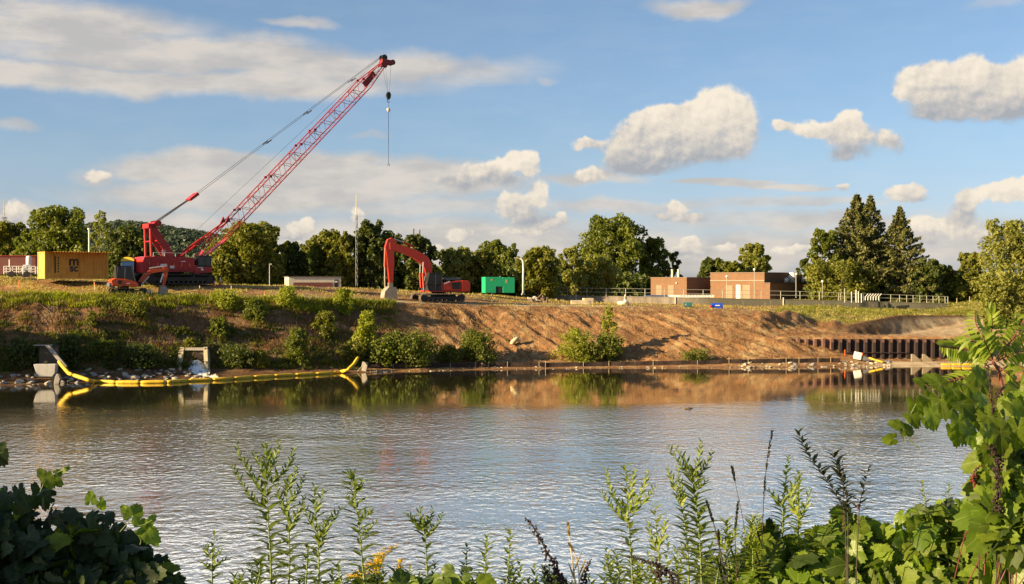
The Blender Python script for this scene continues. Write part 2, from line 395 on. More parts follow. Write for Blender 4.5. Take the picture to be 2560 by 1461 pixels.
def relief(px, t, X, Y):
    """uneven ground; t = row position"""
    bank = np.clip(t - 2.2, 0, 1) * np.clip(7.1 - t, 0, 1)
    left = np.clip((1050 - px) / 250, 0, 1)
    z = bank * (left * 0.42 * fbm(X / 2.2, Y / 1.6, 3) + 0.16 * fbm(X / .7, Y / .6, 9))
    s = X * 0.9 + Y * 1.15                                     # blade marks dragged slantwise down the bare slope
    right = np.clip((px - 1000) / 150, 0, 1) * np.clip((2150 - px) / 120, 0, 1)
    z += bank * right * (0.30 * np.abs(vnoise(s / .9, Y / 6 - X / 9, 4)) + 0.10 * vnoise(s / .35, Y / 4, 6) + 0.22 * fbm(X / 3, Y / 2, 8) - .12)
    plat = np.clip(t - 7, 0, 1)
    z += plat * (0.10 * fbm(X / 4, Y / 4, 11) + 0.04 * fbm(X / .8, Y / .8, 13)) * np.clip((10.6 - t), 0, 1)
    z += np.clip(1 - np.abs(t - 1.9) / .9, 0, 1) * 0.10 * fbm(X / 1.2, Y / 1.2, 15)
    gouge = np.clip((px - 1860) / 60, 0, 1) * np.clip((2120 - px) / 60, 0, 1) * np.clip(1 - np.abs(t - 6.8) / 1.1, 0, 1)
    z += gouge * 0.5 * vnoise(X / 1.1 - Y / 3, Y / 5, 21)
    return z
def ground_z(X, Y):
    X = np.atleast_1d(np.asarray(X, float)); Y = np.atleast_1d(np.asarray(Y, float))
    px = 1280 + F * X / Y
    D, Z = rows_at(px)
    out = np.zeros(len(X)); tt = np.zeros(len(X))
    for j in range(D.shape[1] - 1):
        m = (Y >= D[:, j]) & (Y < D[:, j + 1])
        w = (Y[m] - D[m, j]) / (D[m, j + 1] - D[m, j])
        out[m] = Z[m, j] * (1 - w) + Z[m, j + 1] * w; tt[m] = j + w
    return out + relief(px, tt, X, Y)
def gz(X, Y): return float(ground_z(X, Y)[0])
def on(px, D, dz=0.0):
    X = (px - 1280) / F * D
    return Vector((X, D, gz(X, D) + dz))
def bank_point(px, t):
    D, Z = rows_at(px); j = np.floor(t).astype(int); w = t - j; k = np.arange(len(D))
    d = D[k, j] * (1 - w) + D[k, j + 1] * w
    X = (np.asarray(px) - 1280) / F * d
    return X, d, ground_z(X, d)

def make_far_bank():
    pxs = np.concatenate([np.arange(-1700, -100, 40), np.arange(-100, 2660, 5), np.arange(2660, 4501, 40)]).astype(float)
    ts = np.concatenate([np.arange(n) / n + j for j, n in enumerate(SUBS)] + [[len(SUBS)]])
    D, Z = rows_at(pxs)
    j = np.minimum(np.floor(ts).astype(int), D.shape[1] - 2); w = ts - j
    DD = D[:, j] * (1 - w) + D[:, j + 1] * w; ZZ = Z[:, j] * (1 - w) + Z[:, j + 1] * w
    PX = np.repeat(pxs[:, None], len(ts), 1); TT = np.repeat(ts[None], len(pxs), 0)
    XX = (PX - 1280) / F * DD
    ZZ = ZZ + relief(PX, TT, XX, DD)
    nx, nt_ = XX.shape
    v = np.stack([XX, DD, ZZ], 2).reshape(-1, 3)
    i = np.arange(nx * nt_).reshape(nx, nt_)
    f = np.stack([i[:-1, :-1], i[1:, :-1], i[1:, 1:], i[:-1, 1:]], 2).reshape(-1, 4)
    # what grows where: grass 0..1, straw 0..1
    px, t, X, Y = PX.ravel(), TT.ravel(), XX.ravel(), DD.ravel()
    n = fbm(X / 2.5, Y / 2.5, 31); n2 = fbm(X / 7, Y / 7, 33)
    left = np.clip((960 - px) / 100, 0, 1)
    g = np.zeros(len(px))
    bank = (t > 2) & (t < 7)
    g = np.where(bank, left * np.clip(.16 + .9 * n + np.clip((t - 5.6) / 1.4, 0, 1) * .6 + np.clip((3.4 - t), 0, 1) * .3, 0, 1) + (1 - left) * np.clip(-.25 + n * .8 + np.clip((3.4 - t) / 1.4, 0, 1) * .45, 0, .6), g)
    plat = t >= 7
    gp = np.clip(.48 + .5 * n2 + .4 * n, 0, 1) * np.where(px < 1150, .9, .7)
    g = np.where(plat, gp, g)
    g = np.where(plat & (t < 8.3) & (px > 560) & (px < 1500), g * .45, g)
    mound = (t > 8.2) & (t < 9.6) & (px > 380) & (px < 1000); g = np.where(mound, g * .45, g)
    g = np.where((px > 1960) & (px < 2460) & (t > 4) & (t < 6.95), 0.02, g)
    g = np.where((px > 1960) & (t >= 7.1), np.clip(.75 + .4 * n, 0, 1), g)
    g = np.where(t < 2, .05, g)
    g = np.where(t > 10.2, .9, g)
    straw = np.clip(.45 + .8 * fbm(X / 1.3, Y / 1.3, 37), 0, 1)
    pale = np.clip((t - 6.95) / .15, 0, 1) * np.clip((8.0 + .4 * n - t) / .5, 0, 1) * np.clip((px - 380) / 300, 0, 1) * np.clip((1640 - px) / 150, 0, 1)
    pale += np.clip((px - 2110 - 60 * n) / 120, 0, 1) * np.clip((2.5 - t) / .4, 0, 1) * np.clip((t - .5) / .3, 0, 1)
    pale += np.clip((px - 2180) / 120, 0, 1) * np.clip((t - 4.9) / .3, 0, 1) * np.clip((6.95 - t) / .3, 0, 1) * (.75 + .5 * n)  # tan ledge of the hollow, its sunlit look put into the paleness
    damp_shade = np.clip(1.6 - t, 0, 1) + np.clip((px - 2040) / 60, 0, 1) * np.clip((2480 - px) / 60, 0, 1) * np.clip((t - 6.0) / .15, 0, 1) * np.clip((7.05 - t) / .1, 0, 1) * .8 + np.clip(2.6 - t, 0, 1) * left + (.62 + .35 * n) * left * bank * np.clip((6.9 - t) / .8, 0, 1)  # wet shore, darker left-bank soil, and the pit's shade put into colour
    return mesh_np('far_bank', v, f, MAT_BANK, None, True, cols={'grass': g, 'straw': straw, 'pale': np.clip(pale, 0, 1), 'damp_shade': np.clip(damp_shade, 0, 1)})
def mat_bank():
    m, nt, out = new_mat('bank_soil')
    co = geopos(nt)
    g, s, pl, dp = attr(nt, 'grass'), attr(nt, 'straw'), attr(nt, 'pale'), attr(nt, 'damp_shade')
    n1 = noise(nt, co, 1.3, 8, 0.7); n2 = noise(nt, mapping(nt, co, (1, 1, .5)), 5.0, 6, 0.7); n3 = noise(nt, co, .35, 4, .6)
    soil = ramp(nt, (n2 * .6 + n1 * .4), [(0.3, (.12, .058, .025)), (0.5, (.32, .165, .070)), (0.68, (.52, .33, .15))])
    soil = mixc(nt, (n1 + s * .35).step(.62, .85) * .7, soil, (.46, .33, .16))
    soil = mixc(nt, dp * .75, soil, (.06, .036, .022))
    soil = mixc(nt, pl * n1.step(.25, .5), soil, (.60, .48, .30))
    soil = mixc(nt, n3.step(.38, .56, .35, 0.0), soil, (.13, .06, .028))
    clod = noise(nt, co, 2.6, 3, .5).step(.60, .72) * .4
    soil = mixc(nt, clod, soil, (.07, .032, .016))
    gr = ramp(nt, n2 * .55 + n3 * .45, [(0.32, (.10, .105, .018)), (0.5, (.27, .24, .045)), (0.68, (.48, .38, .12))])
    c = mixc(nt, (g * 1.3 + n2 * .9 - .85).step(.1, .6), soil, gr)
    b = n2 * .6 + n1 * .8
    principled(nt, out, c, .95, 0, b, .26, 1.0, .15)
    return m
MAT_BANK = mat_bank()
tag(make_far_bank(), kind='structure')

# ---------------------------------------------------------------- near bank (where the photographer stands)
def near_z(X, Y):
    X = np.asarray(X, float); Y = np.asarray(Y, float)
    z = np.interp(Y, [-60, -6, 0, 2, 4.5, 7, 12, 17, 22], [7.6, 6.9, 6.85, 6.6, 5.6, 4.2, 2.0, 0.2, -2.5])
    return z + .10 * fbm(X / 1.2, Y / 1.2, 41) + .04 * fbm(X / .3, Y / .3, 43)
def make_near_bank():
    xs = np.concatenate([[-3000, -1200, -400, -150, -60, -30], np.arange(-20, 20.1, .25), [30, 60, 150, 400, 1200, 3000]])
    ys = np.concatenate([[-3000, -900, -200, -60, -30, -15], np.arange(-8, 22.1, .25)])
    XX, YY = np.meshgrid(xs, ys, indexing='ij')
    ZZ = near_z(XX, YY)
    v = np.stack([XX, YY, ZZ], 2).reshape(-1, 3); i = np.arange(XX.size).reshape(XX.shape)
    f = np.stack([i[:-1, :-1], i[1:, :-1], i[1:, 1:], i[:-1, 1:]], 2).reshape(-1, 4)
    n = len(v); x = XX.ravel(); y = YY.ravel()
    g = np.clip(.5 + .8 * fbm(x / 1.5, y / 1.5, 45), 0, 1)
    return mesh_np('near_bank', v, f, MAT_BANK, None, True, cols={'grass': g, 'straw': np.full(n, .5), 'pale': np.zeros(n), 'damp_shade': np.full(n, .1)})
tag(make_near_bank(), kind='structure')

# ---------------------------------------------------------------- river
def mat_water():
    m, nt, out = new_mat('river_water')
    co = geopos(nt); x, y, z = sepxyz(nt, co)
    # sheltered, glassy water under the far bank; breeze ripples in mid-stream
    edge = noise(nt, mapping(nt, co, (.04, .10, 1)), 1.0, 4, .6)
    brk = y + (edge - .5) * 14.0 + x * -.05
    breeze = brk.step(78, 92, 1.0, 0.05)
    fine = noise(nt, mapping(nt, co, (1.9, 1.5, 1)), 1.15, 2.5, .55); patch = noise(nt, mapping(nt, co, (.05, .09, 1)), 1.0, 3, .6).step(.3, .65, .45, 1.25)
    mid = noise(nt, mapping(nt, co, (.8, 1.3, 1)), .55, 3, .5)
    slow = noise(nt, mapping(nt, co, (.25, 1.0, 1)), .5, 2, .5)
    hgt = (fine * .056 + mid * .018) * breeze * patch + slow * .0045
    b = node(nt, 'ShaderNodeBump', i_Height=hgt, i_Distance=1.0, i_Strength=1.0)
    p = nt.nodes.new('ShaderNodeBsdfPrincipled')
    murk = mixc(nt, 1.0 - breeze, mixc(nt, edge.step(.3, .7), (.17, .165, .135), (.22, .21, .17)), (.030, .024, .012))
    nt.links.new(murk.k, p.inputs['Base Color'])
    p.inputs['IOR'].default_value = 1.33
    r = breeze * .035 + .045
    nt.links.new(r.k, p.inputs['Roughness']); nt.links.new(b.outputs[0], p.inputs['Normal'])
    gl = nt.nodes.new('ShaderNodeBsdfGlossy'); nt.links.new(r.k, gl.inputs['Roughness']); nt.links.new(b.outputs[0], gl.inputs['Normal'])
    gl.inputs['Color'].default_value = (.98, .96, .90, 1)
    mx = nt.nodes.new('ShaderNodeMixShader'); mx.inputs[0].default_value = .56
    nt.links.new(p.outputs[0], mx.inputs[1]); nt.links.new(gl.outputs[0], mx.inputs[2]); nt.links.new(mx.outputs[0], out.inputs[0])
    return m
wm = mat_water()
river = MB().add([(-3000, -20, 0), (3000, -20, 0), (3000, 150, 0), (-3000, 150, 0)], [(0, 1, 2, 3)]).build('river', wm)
tag(river, kind='structure')
# ================================================================ materials of built things
RED = paint('crane_red', (.40, .010, .006), .42, wear=.35)
DKRED = paint('dark_red', (.22, .012, .016), .5)
ORANGE = paint('excavator_orange', (.55, .035, .008), .4, wear=.3)
ORANGE2 = paint('digger_orange', (.60, .075, .010), .4, wear=.3)
BLACK = paint('black_rubber', (.018, .017, .016), .7, wear=.4, dirt=(.10, .075, .05))
GREYM = paint('grey_machine', (.13, .13, .13), .5, wear=.4)
STEEL = paint('bright_steel', (.62, .60, .56), .3, .6, wear=.2)
MUDSTEEL = paint('muddy_steel', (.34, .29, .23), .8, wear=.7, dirt=(.30, .20, .11))
CABLE = paint('steel_cable', (.06, .06, .065), .5, .3, wear=0)
WHITE = paint('white_paint', (.80, .79, .74), .5, wear=.2)
CREAM = paint('cream_paint', (.72, .66, .50), .6, wear=.3)
GALV = paint('galvanised', (.34, .34, .28), .5, .3, wear=.3)
CONC = paint('pale_concrete', (.42, .38, .31), .9, wear=.6, dirt=(.15, .11, .07))
RUST = paint('rusty_steel', (.030, .017, .014), .85, wear=.7, dirt=(.07, .030, .018))
RUSTSUN = paint('rust_sunlit', (.16, .08, .055), .8, wear=.6, dirt=(.22, .10, .05))
GREEN = paint('tank_green', (.012, .42, .17), .4, wear=.2)
BLUE = paint('drum_blue', (.012, .07, .52), .35, wear=.15)
TEAL = paint('teal_plastic', (.02, .13, .13), .4)
WOODP = paint('pale_wood', (.62, .50, .28), .8, wear=.4)
DARKW = paint('weathered_wood', (.16, .115, .08), .9, wear=.6)
ORTAPE = paint('orange_tape', (.85, .16, .03), .5, wear=0)
PIPEGREY = paint('pale_pipe', (.62, .60, .52), .5)
BRICKRED = paint('dark_red_cladding', (.14, .045, .035), .8)
def glassmat():
    m, nt, out = new_mat('cab_glass'); principled(nt, out, (.02, .028, .026), .06, 0); return m
GLASS = glassmat()
def mat_container():
    m, nt, out = new_mat('container_yellow'); co = objco(nt)
    n = noise(nt, co, .9, 7, .7); n2 = noise(nt, mapping(nt, co, (4, 4, .5)), 1.4, 5, .65)
    c = mixc(nt, n.step(.3, .7), (.66, .37, .050), (.54, .27, .035))
    c = mixc(nt, n2.step(.50, .74) * .75, c, (.22, .105, .03))
    principled(nt, out, c, .55, 0, n, .01, .5); return m
YELLOWC = mat_container()
def mat_brick(name, base):
    m, nt, out = new_mat(name); co = objco(nt); x, y, z = sepxyz(nt, co)
    v = combine(nt, x + y, z, 0.0)
    b = nt.nodes.new('ShaderNodeTexBrick'); nt.links.new(v.k, b.inputs['Vector'])
    b.inputs['Scale'].default_value = 1.0; b.inputs['Brick Width'].default_value = .22; b.inputs['Row Height'].default_value = .075
    b.inputs['Mortar Size'].default_value = .008
    b.inputs['Color1'].default_value = (*base, 1); b.inputs['Color2'].default_value = (*[q * .72 for q in base], 1); b.inputs['Mortar'].default_value = (.20, .13, .08, 1)
    n = noise(nt, co, .8, 5, .6)
    c = mixc(nt, n.step(.4, .75) * .35, G(nt, b.outputs[0]), [q * .6 for q in base])
    principled(nt, out, c, .9, 0, n, .01, .4); return m
BRICK = mat_brick('brown_brick', (.24, .122, .058))
def mat_wall():
    m, nt, out = new_mat('stained_concrete'); co = geopos(nt)
    x, y, z = sepxyz(nt, co)
    n = noise(nt, mapping(nt, co, (1, 1, .6)), .55, 7, .7); n2 = noise(nt, mapping(nt, co, (1, 1, .25)), 2.2, 6, .7)
    c = ramp(nt, n * .5 + n2 * .5, [(.3, (.12, .10, .07)), (.48, (.25, .21, .155)), (.68, (.42, .36, .27))])
    moss = x.step(22, 28) * (n2 * .6 + n * .5).step(.40, .52)
    c = mixc(nt, moss * .85, c, (.055, .058, .038))
    principled(nt, out, c, .95, 0, n2, .02, .6); return m
WALLM = mat_wall()
BOOMY = paint('boom_yellow', (.84, .52, .025), .6, wear=.75, dirt=(.46, .25, .05), scale=2.2)
TARP = paint('silt_fabric', (.035, .020, .015), .9, wear=.3)

def at_row(px, py, d0=None, d1=200.0, dz=0.0):
    """ground point seen at an image row, searched from the bank edge backwards"""
    D, Z = rows_at(px); a = D[0, 7] + .15 if d0 is None else d0
    d = np.linspace(a, d1, 400); z = ground_z((px - 1280) / F * d, d); r = Y0 + (H - z) / d * F
    k = int(np.argmax(r <= py)) if (r <= py).any() else int(np.argmin(np.abs(r - py)))
    return Vector(((px - 1280) / F * d[k], d[k], z[k] + dz))
def cyl(mb, a, b, r, n=8): return mb.tube([a, b], r, n)
def track(parent, x0, x1, y0, y1, z0, z1, mat=BLACK, shoe=None, n=14):
    """crawler belt with rounded ends; returns nothing"""
    r = (z1 - z0) / 2; prof = []
    for i in range(n + 1):
        w = -math.pi / 2 + math.pi * i / n; prof.append((x1 - r + r * math.cos(w), z0 + r + r * math.sin(w)))
    for i in range(n + 1):
        w = math.pi / 2 + math.pi * i / n; prof.append((x0 + r + r * math.cos(w), z0 + r + r * math.sin(w)))
    inner = [(x0 + r + (px - x0 - r) * .86 if px < (x0 + x1) / 2 else x1 - r + (px - x1 + r) * .86, z0 + r + (pz - z0 - r) * .80) for px, pz in prof]
    m = MB(); k = len(prof)
    vs = [(x, y, z) for y in (y0, y1) for x, z in prof] + [(x, y, z) for y in (y0, y1) for x, z in inner]
    fs = []
    for i in range(k):
        j = (i + 1) % k
        fs += [(i, j, j + k, i + k), (2 * k + i, 3 * k + i, 3 * k + j, 2 * k + j), (i, 2 * k + i, 2 * k + j, j), (k + i, k + j, 3 * k + j, 3 * k + i)]
    m.add(vs, fs)
    # grouser bars around the belt
    per = []
    for i in range(k): per.append((Vector((prof[i][0], 0, prof[i][1])), Vector((prof[(i + 1) % k][0], 0, prof[(i + 1) % k][1]))))
    for a, b in per:
        L = (b - a).length; nn = max(1, int(L / .2)); d = (b - a).normalized() if L > 1e-6 else Vector((1, 0, 0)); nrm = Vector((d.z, 0, -d.x))
        for q in range(nn):
            c = a + (b - a) * ((q + .5) / nn)
            p = [c - d * .02, c + d * .02, c + d * .02 + nrm * .035, c - d * .02 + nrm * .035]
            m.add([(v.x, y, v.z) for y in (y0, y1) for v in p], [(0, 1, 2, 3), (7, 6, 5, 4), (3, 2, 6, 7), (0, 3, 7, 4), (1, 5, 6, 2)])
    t = m.build('track', shoe or mat, parent)
    w = MB(); ym0, ym1 = y0 + .05, y1 - .05
    w.disc(((x0 + r), (ym0 + ym1) / 2, z0 + r), (0, 1, 0), r * .74, ym1 - ym0, 16); w.disc(((x1 - r), (ym0 + ym1) / 2, z0 + r), (0, 1, 0), r * .74, ym1 - ym0, 16)
    nr = max(4, int((x1 - x0) / .55))
    for i in range(nr): w.disc((x0 + r * 1.6 + (x1 - x0 - r * 3.2) * i / (nr - 1), (ym0 + ym1) / 2, z0 + r * .38), (0, 1, 0), r * .26, ym1 - ym0, 10)
    w.box(x0 + r, x1 - r, y0 + .1, y1 - .1, z0 + r * .6, z0 + r * 1.35)
    w.build('track_frame', mat, t)
    return t

# ================================================================ crawler crane
def make_crane():
    D0, PXC = 128.0, 432
    base = on(PXC, D0); rz = R(33)
    t = thing('crawler_crane', 'tall red lattice boom crawler crane standing on the mound beside the yellow container', 'crane', base, rz)
    M = Matrix.Translation(base) @ Matrix.Rotation(rz, 4, 'Z'); Mi = M.inverted()
    for s in (-1, 1): track(t, -3.3, 3.6, s * 1.75 - .42, s * 1.75 + .42, 0, .98, BLACK)
    MB().box(-1.6, 1.6, -1.4, 1.4, .35, .9).disc((0, 0, 1.02), (0, 0, 1), 1.05, .3, 24).build('undercarriage', BLACK, t)
    b = MB()
    b.box(-2.9, 3.0, -1.5, 1.5, 1.18, 1.42)
    b.prism([(-2.7, 1.42), (1.7, 1.42), (1.7, 2.58), (1.0, 2.66), (-2.2, 2.78), (-2.7, 2.62)], -1.55, -.62)
    b.prism([(-2.7, 1.42), (1.9, 1.42), (1.9, 2.58), (-2.7, 2.70)], .62, 1.55)
    b.box(-2.4, 1.4, -.60, .60, 1.42, 2.1)
    b.prism([(1.71, 1.0), (3.45, 1.18), (3.5, 1.72), (1.71, 1.9)], -1.56, -.60)
    b.box(1.72, 2.9, .62, 1.4, 1.42, 2.1)
    b.build('house', RED, t)
    d = MB()
    for x in (-2.2, -1.1, 0, .9): MB().box(x - .5, x + .48, -1.585, -1.551, 1.5, 2.5).build('side_door', RED, t)
    g = MB()
    for q in ((-1.75, -1.1, -1.61, -1.588, 1.62, 1.98), (-.8, -.35, -1.61, -1.588, 1.55, 1.8), (.3, .75, -1.61, -1.588, 2.2, 2.27), (2.0, 2.55, -1.60, -1.562, 1.62, 1.68), (2.35, 2.6, -1.60, -1.562, 1.35, 1.55)): MB().box(*q).build('marking', WHITE, t)
    cw = MB().prism([(-3.45, 1.1), (-2.72, 1.1), (-2.72, 2.75), (-3.35, 2.65), (-3.5, 2.3)], -1.6, 1.6)
    cw.build('counterweight', RED, t, bevel=.05)
    st = MB().box(-3.0, 1.2, -1.95, -1.6, 1.18, 1.23)
    for i in range(6): cyl(st, (-2.9 + i * .8, -1.93, 1.2), (-2.9 + i * .8, -1.93, 2.1), .02, 5)
    cyl(st, (-2.9, -1.93, 2.1), (1.1, -1.93, 2.1), .02, 5); st.build('catwalk', DKRED, t)
    rl = MB()
    for x in (-2.4, -1.3, -.2, .9):
        cyl(rl, (x, -1.4, 2.62), (x, -1.4, 3.1), .02, 5)
    cyl(rl, (-2.4, -1.4, 3.1), (.9, -1.4, 3.05), .02, 5); rl.build('handrail', WHITE, t)
    MB().disc((-.6, 0, 2.35), (0, 1, 0), .42, 1.1, 16).build('winch_drum', GREYM, t); MB().disc((.6, 0, 2.25), (0, 1, 0), .38, 1.1, 16).build('winch_drum', GREYM, t)
    MB().lathe([(.18, 0), (.18, .55), (.22, .6), (.1, .75)], 10, Matrix.Translation((-1.2, -.9, 2.66))).build('exhaust', paint('pink_grey', (.6, .35, .35)), t)
    # cab
    c = MB()
    c.box(2.0, 3.45, -1.62, -.65, 2.72, 2.82); c.box(2.0, 2.1, -1.62, -.65, 1.75, 2.72)
    for (x, y) in ((2.05, -1.58), (2.75, -1.58), (3.38, -1.58), (3.38, -.7)): c.tube([(x, y, 1.75), (x, y, 2.75)], .045, 6)
    c.box(2.0, 3.5, -1.62, -.65, 1.72, 1.86)
    cab = c.build('cab', BLACK, t)
    [MB().box(*q).build('window', GLASS, cab) for q in ((2.12, 2.72, -1.585, -1.575, 1.86, 2.7), (2.79, 3.36, -1.585, -1.575, 1.86, 2.7), (3.40, 3.42, -1.5, -.75, 1.9, 2.7))]
    # gantry
    ga = MB()
    for y in (-.9, .9):
        cyl(ga, (-2.45, y, 2.5), (-2.55, y, 5.75), .12, 8)
        ga.prism([(-2.35, 5.9), (-2.05, 5.8), (-.05, 2.6), (-.75, 2.6), (-2.6, 5.4)], y - .10, y + .10)
        cyl(ga, (-1.9, y, 5.3), (-.6, y, 3.5), .10, 6)
    for x, z in ((-2.55, 4.2), (-1.55, 4.3), (-.75, 3.2)): cyl(ga, (x, -.9, z), (x, .9, z), .07, 6)
    cyl(ga, (-1.0, -.9, 3.7), (-.35, -.9, 3.95), .07, 6)
    ga.build('gantry', RED, t)
    hd = MB().box(-2.75, -2.05, -1.0, 1.0, 5.5, 5.95)
    for y in (-.9, -.3, .3, .9): hd.disc((-1.75, y, 6.0), (0, 1, 0), .30, .14, 16)
    hd.prism([(-2.3, 5.8), (-1.5, 5.85), (-1.45, 6.15), (-2.1, 6.1)], -1.0, 1.0); hd.build('gantry_head', RED, t)
    # boom: foot pivot, tip found so that it ends where the boom ends
    piv = Vector((2.35, 0, 2.25))
    best = None
    for k in range(1200, 2600):
        x = k / 100; w = M @ Vector((x, 0, 0)); px = 1280 + F * w.x / w.y
        if best is None or abs(px - 960) < best[0]: best = (abs(px - 960), x, w.y)
    xt = best[1]; zt = (H - (158 - Y0) * best[2] / F) - base.z
    tip = Vector((xt, 0, zt)); ax = (tip - piv).normalized(); L = (tip - piv).length
    nrm = Vector((-ax.z, 0, ax.x))             # up side of the boom
    def bp(s, y, n): return piv + ax * s + Vector((0, y, 0)) + nrm * n
    hw, hd2 = .70, .60
    L1, L2 = 4.3, L - 3.4                      # butt ends / tip begins
    def half(s):
        if s < L1: return .55 + (hw - .55) * s / L1, .10 + (hd2 - .10) * min(1, s / (L1 * .8))
        if s > L2: q = (s - L2) / (L - L2); return hw + (.36 - hw) * q, hd2 + (.20 - hd2) * q
        return hw, hd2
    ch = MB()
    for sy in (-1, 1):
        for sn in (-1, 1):
            pts = [bp(s, sy * half(s)[0], sn * half(s)[1]) for s in (0, L1 * .8, L1, L2, L)]
            ch.tube(pts, .055, 6)
    n = 34; lac = MB()
    for i in range(n):
        s0, s1 = L1 * .55 + (L - L1 * .55 - .3) * i / n, L1 * .55 + (L - L1 * .55 - .3) * (i + 1) / n
        a, b_ = half(s0), half(s1); sg = 1 if i % 2 else -1
        for sy in (-1, 1): lac.tube([bp(s0, sy * a[0], -sg * a[1]), bp(s1, sy * b_[0], sg * b_[1])], .024, 4)
        for sn in (-1, 1): lac.tube([bp(s0, -sg * a[0], sn * a[1]), bp(s1, sg * b_[0], sn * b_[1])], .024, 4)
        if i % 4 == 0:
            for sn in (-1, 1): lac.tube([bp(s0, -a[0], sn * a[1]), bp(s0, a[0], sn * a[1])], .03, 4)
            for sy in (-1, 1): lac.tube([bp(s0, sy * a[0], -a[1]), bp(s0, sy * a[0], a[1])], .03, 4)
    boom = ch.build('boom', RED, t); lac.build('lacing', paint('boom_lacing', (.30, .035, .03), .5), boom)
    pl = MB()
    for s0, s1 in ((.1, 1.3), (1.5, 3.9)):
        for sn in (-1, 1):
            a, b_ = half(s0), half(s1)
            pl.add([bp(s0, -a[0] * .95, sn * a[1]), bp(s0, a[0] * .95, sn * a[1]), bp(s1, b_[0] * .95, sn * b_[1]), bp(s1, -b_[0] * .95, sn * b_[1])] + [bp(s0, -a[0] * .95, sn * a[1] - .03), bp(s0, a[0] * .95, sn * a[1] - .03), bp(s1, b_[0] * .95, sn * b_[1] - .03), bp(s1, -b_[0] * .95, sn * b_[1] - .03)],
                   [(0, 1, 2, 3), (7, 6, 5, 4), (0, 4, 5, 1), (1, 5, 6, 2), (2, 6, 7, 3), (3, 7, 4, 0)])
            if s0 > 1: break
    pl.build('boom_foot_plate', RED, boom)
    jn = MB()
    for s in (6.9, 11.8, 16.7, 19.0, L2 - .1):
        for sy in (-1, 1):
            jn = MB(); c0 = bp(s, sy * hw, hd2); jn.add([c0 + Vector(o) for o in ((-.14, -.07, -.10), (.14, -.07, -.10), (.14, .07, -.10), (-.14, .07, -.10), (-.14, -.07, .12), (.14, -.07, .12), (.14, .07, .12), (-.14, .07, .12))],
                   [(3, 2, 1, 0), (4, 5, 6, 7), (0, 1, 5, 4), (1, 2, 6, 5), (2, 3, 7, 6), (3, 0, 4, 7)]).build('boom_joint', DKRED, boom)
    # small platform plate near the head
    s0, s1 = L2 - .4, L2 + 1.5
    pf = MB().add([bp(s0, -.55, -.25), bp(s0, -.55, .35), bp(s1, -.45, .38), bp(s1, -.45, -.15), bp(s0, -.35, -.25), bp(s0, -.35, .35), bp(s1, -.25, .38), bp(s1, -.25, -.15)],
                  [(0, 1, 2, 3), (7, 6, 5, 4), (0, 4, 5, 1), (1, 5, 6, 2), (2, 6, 7, 3), (3, 7, 4, 0)])
    pf.build('head_platform', DKRED, boom)
    hh = MB()
    e = bp(L, 0, 0)
    hh.prism([(e.x - .55, e.z - .45), (e.x + .15, e.z - .35), (e.x + .95, e.z - .05), (e.x + 1.0, e.z + .3), (e.x + .2, e.z + .35), (e.x - .3, e.z + .45)], -.42, .42)
    hh.build('boom_head', DKRED, boom)
    sh = MB()
    for (dx, dz_, r_, y) in [(-.1, .55, .34, -.3), (-.1, .55, .34, .3), (.92, .12, .30, -.3), (.92, .12, .30, .3), (.1, -.25, .28, 0)]: MB().disc((e.x + dx, y, e.z + dz_), (0, 1, 0), r_, .12, 18).build('sheave', BLACK, boom)
    bs = MB()                                  # boom stops
    q = bp(5.0, 0, hd2)
    for y in (-.62, .62):
        bs = MB(); cyl(bs, (.55, y, 2.7), (q.x, y, q.z), .075, 8); cyl(bs, (.55, y, 2.7), ((q.x + .55) / 2, y, (q.z + 2.7) / 2), .11, 8); bs.build('boom_stop', RED, t)
    br = MB()
    for y in (-.7, .7):
        br = MB(); br.add([(q.x - .25, y - .12, q.z - .1), (q.x + .35, y - .12, q.z + .1), (q.x + .1, y - .12, q.z + .65), (q.x - .25, y + .12, q.z - .1), (q.x + .35, y + .12, q.z + .1), (q.x + .1, y + .12, q.z + .65)], [(0, 1, 2), (5, 4, 3), (0, 3, 4, 1), (1, 4, 5, 2), (2, 5, 3, 0)]); br.build('boom_bracket', DKRED, boom)
    # bridle and pendants
    k = (Vector((e.x - .1, 0, e.z + .6)) - Vector((-1.75, 0, 6.1)))
    brd = Vector((-1.75, 0, 6.1)) + k * .148 + Vector((0, 0, -.12)); kd = k.normalized()
    MB().add([brd + kd * a + Vector((0, y, 0)) + Vector((-kd.z, 0, kd.x)) * c_ for y in (-.7, .7) for a, c_ in ((-.55, -.14), (.55, -.14), (.55, .16), (-.55, .10))],
             [(0, 1, 2, 3), (7, 6, 5, 4), (0, 4, 5, 1), (1, 5, 6, 2), (2, 6, 7, 3), (3, 7, 4, 0)]).build('bridle', RED, t)
    pn = MB()
    for y in (-.85, -.5, -.15, .15, .5, .85): cyl(pn, (-1.7, y, 6.15), brd - kd * .5 + Vector((0, y * .6, 0)), .018, 4)
    for y in (-.6, .6): cyl(pn, brd + kd * .5 + Vector((0, y, 0)), (e.x - .15, y * .6, e.z + .8), .020, 4)
    for f_ in (.37, .58, .82):
        for y in (-.6, .6):
            c0 = brd + (Vector((e.x, 0, e.z + .7)) - brd) * f_ + Vector((0, y * (1 - .4 * f_), 0)); cyl(pn, c0 - kd * .35, c0 + kd * .35, .05, 5)
    pn.build('pendant_line', CABLE, t)
    ho = MB(); cyl(ho, (-.4, .1, 2.75), bp(L, 0, hd2 + .1), .014, 4); ho.build('hoist_rope', CABLE, t)
    # hook block and falls
    def atpx(px, py):                          # a point in the boom's plane
        best = min((abs(1280 + F * (M @ Vector((k / 50, 0, 0))).x / (M @ Vector((k / 50, 0, 0))).y - px), k / 50) for k in range(700, 1400))
        w = M @ Vector((best[1], 0, 0)); return Vector((best[1], 0, H - (py - Y0) * w.y / F - base.z))
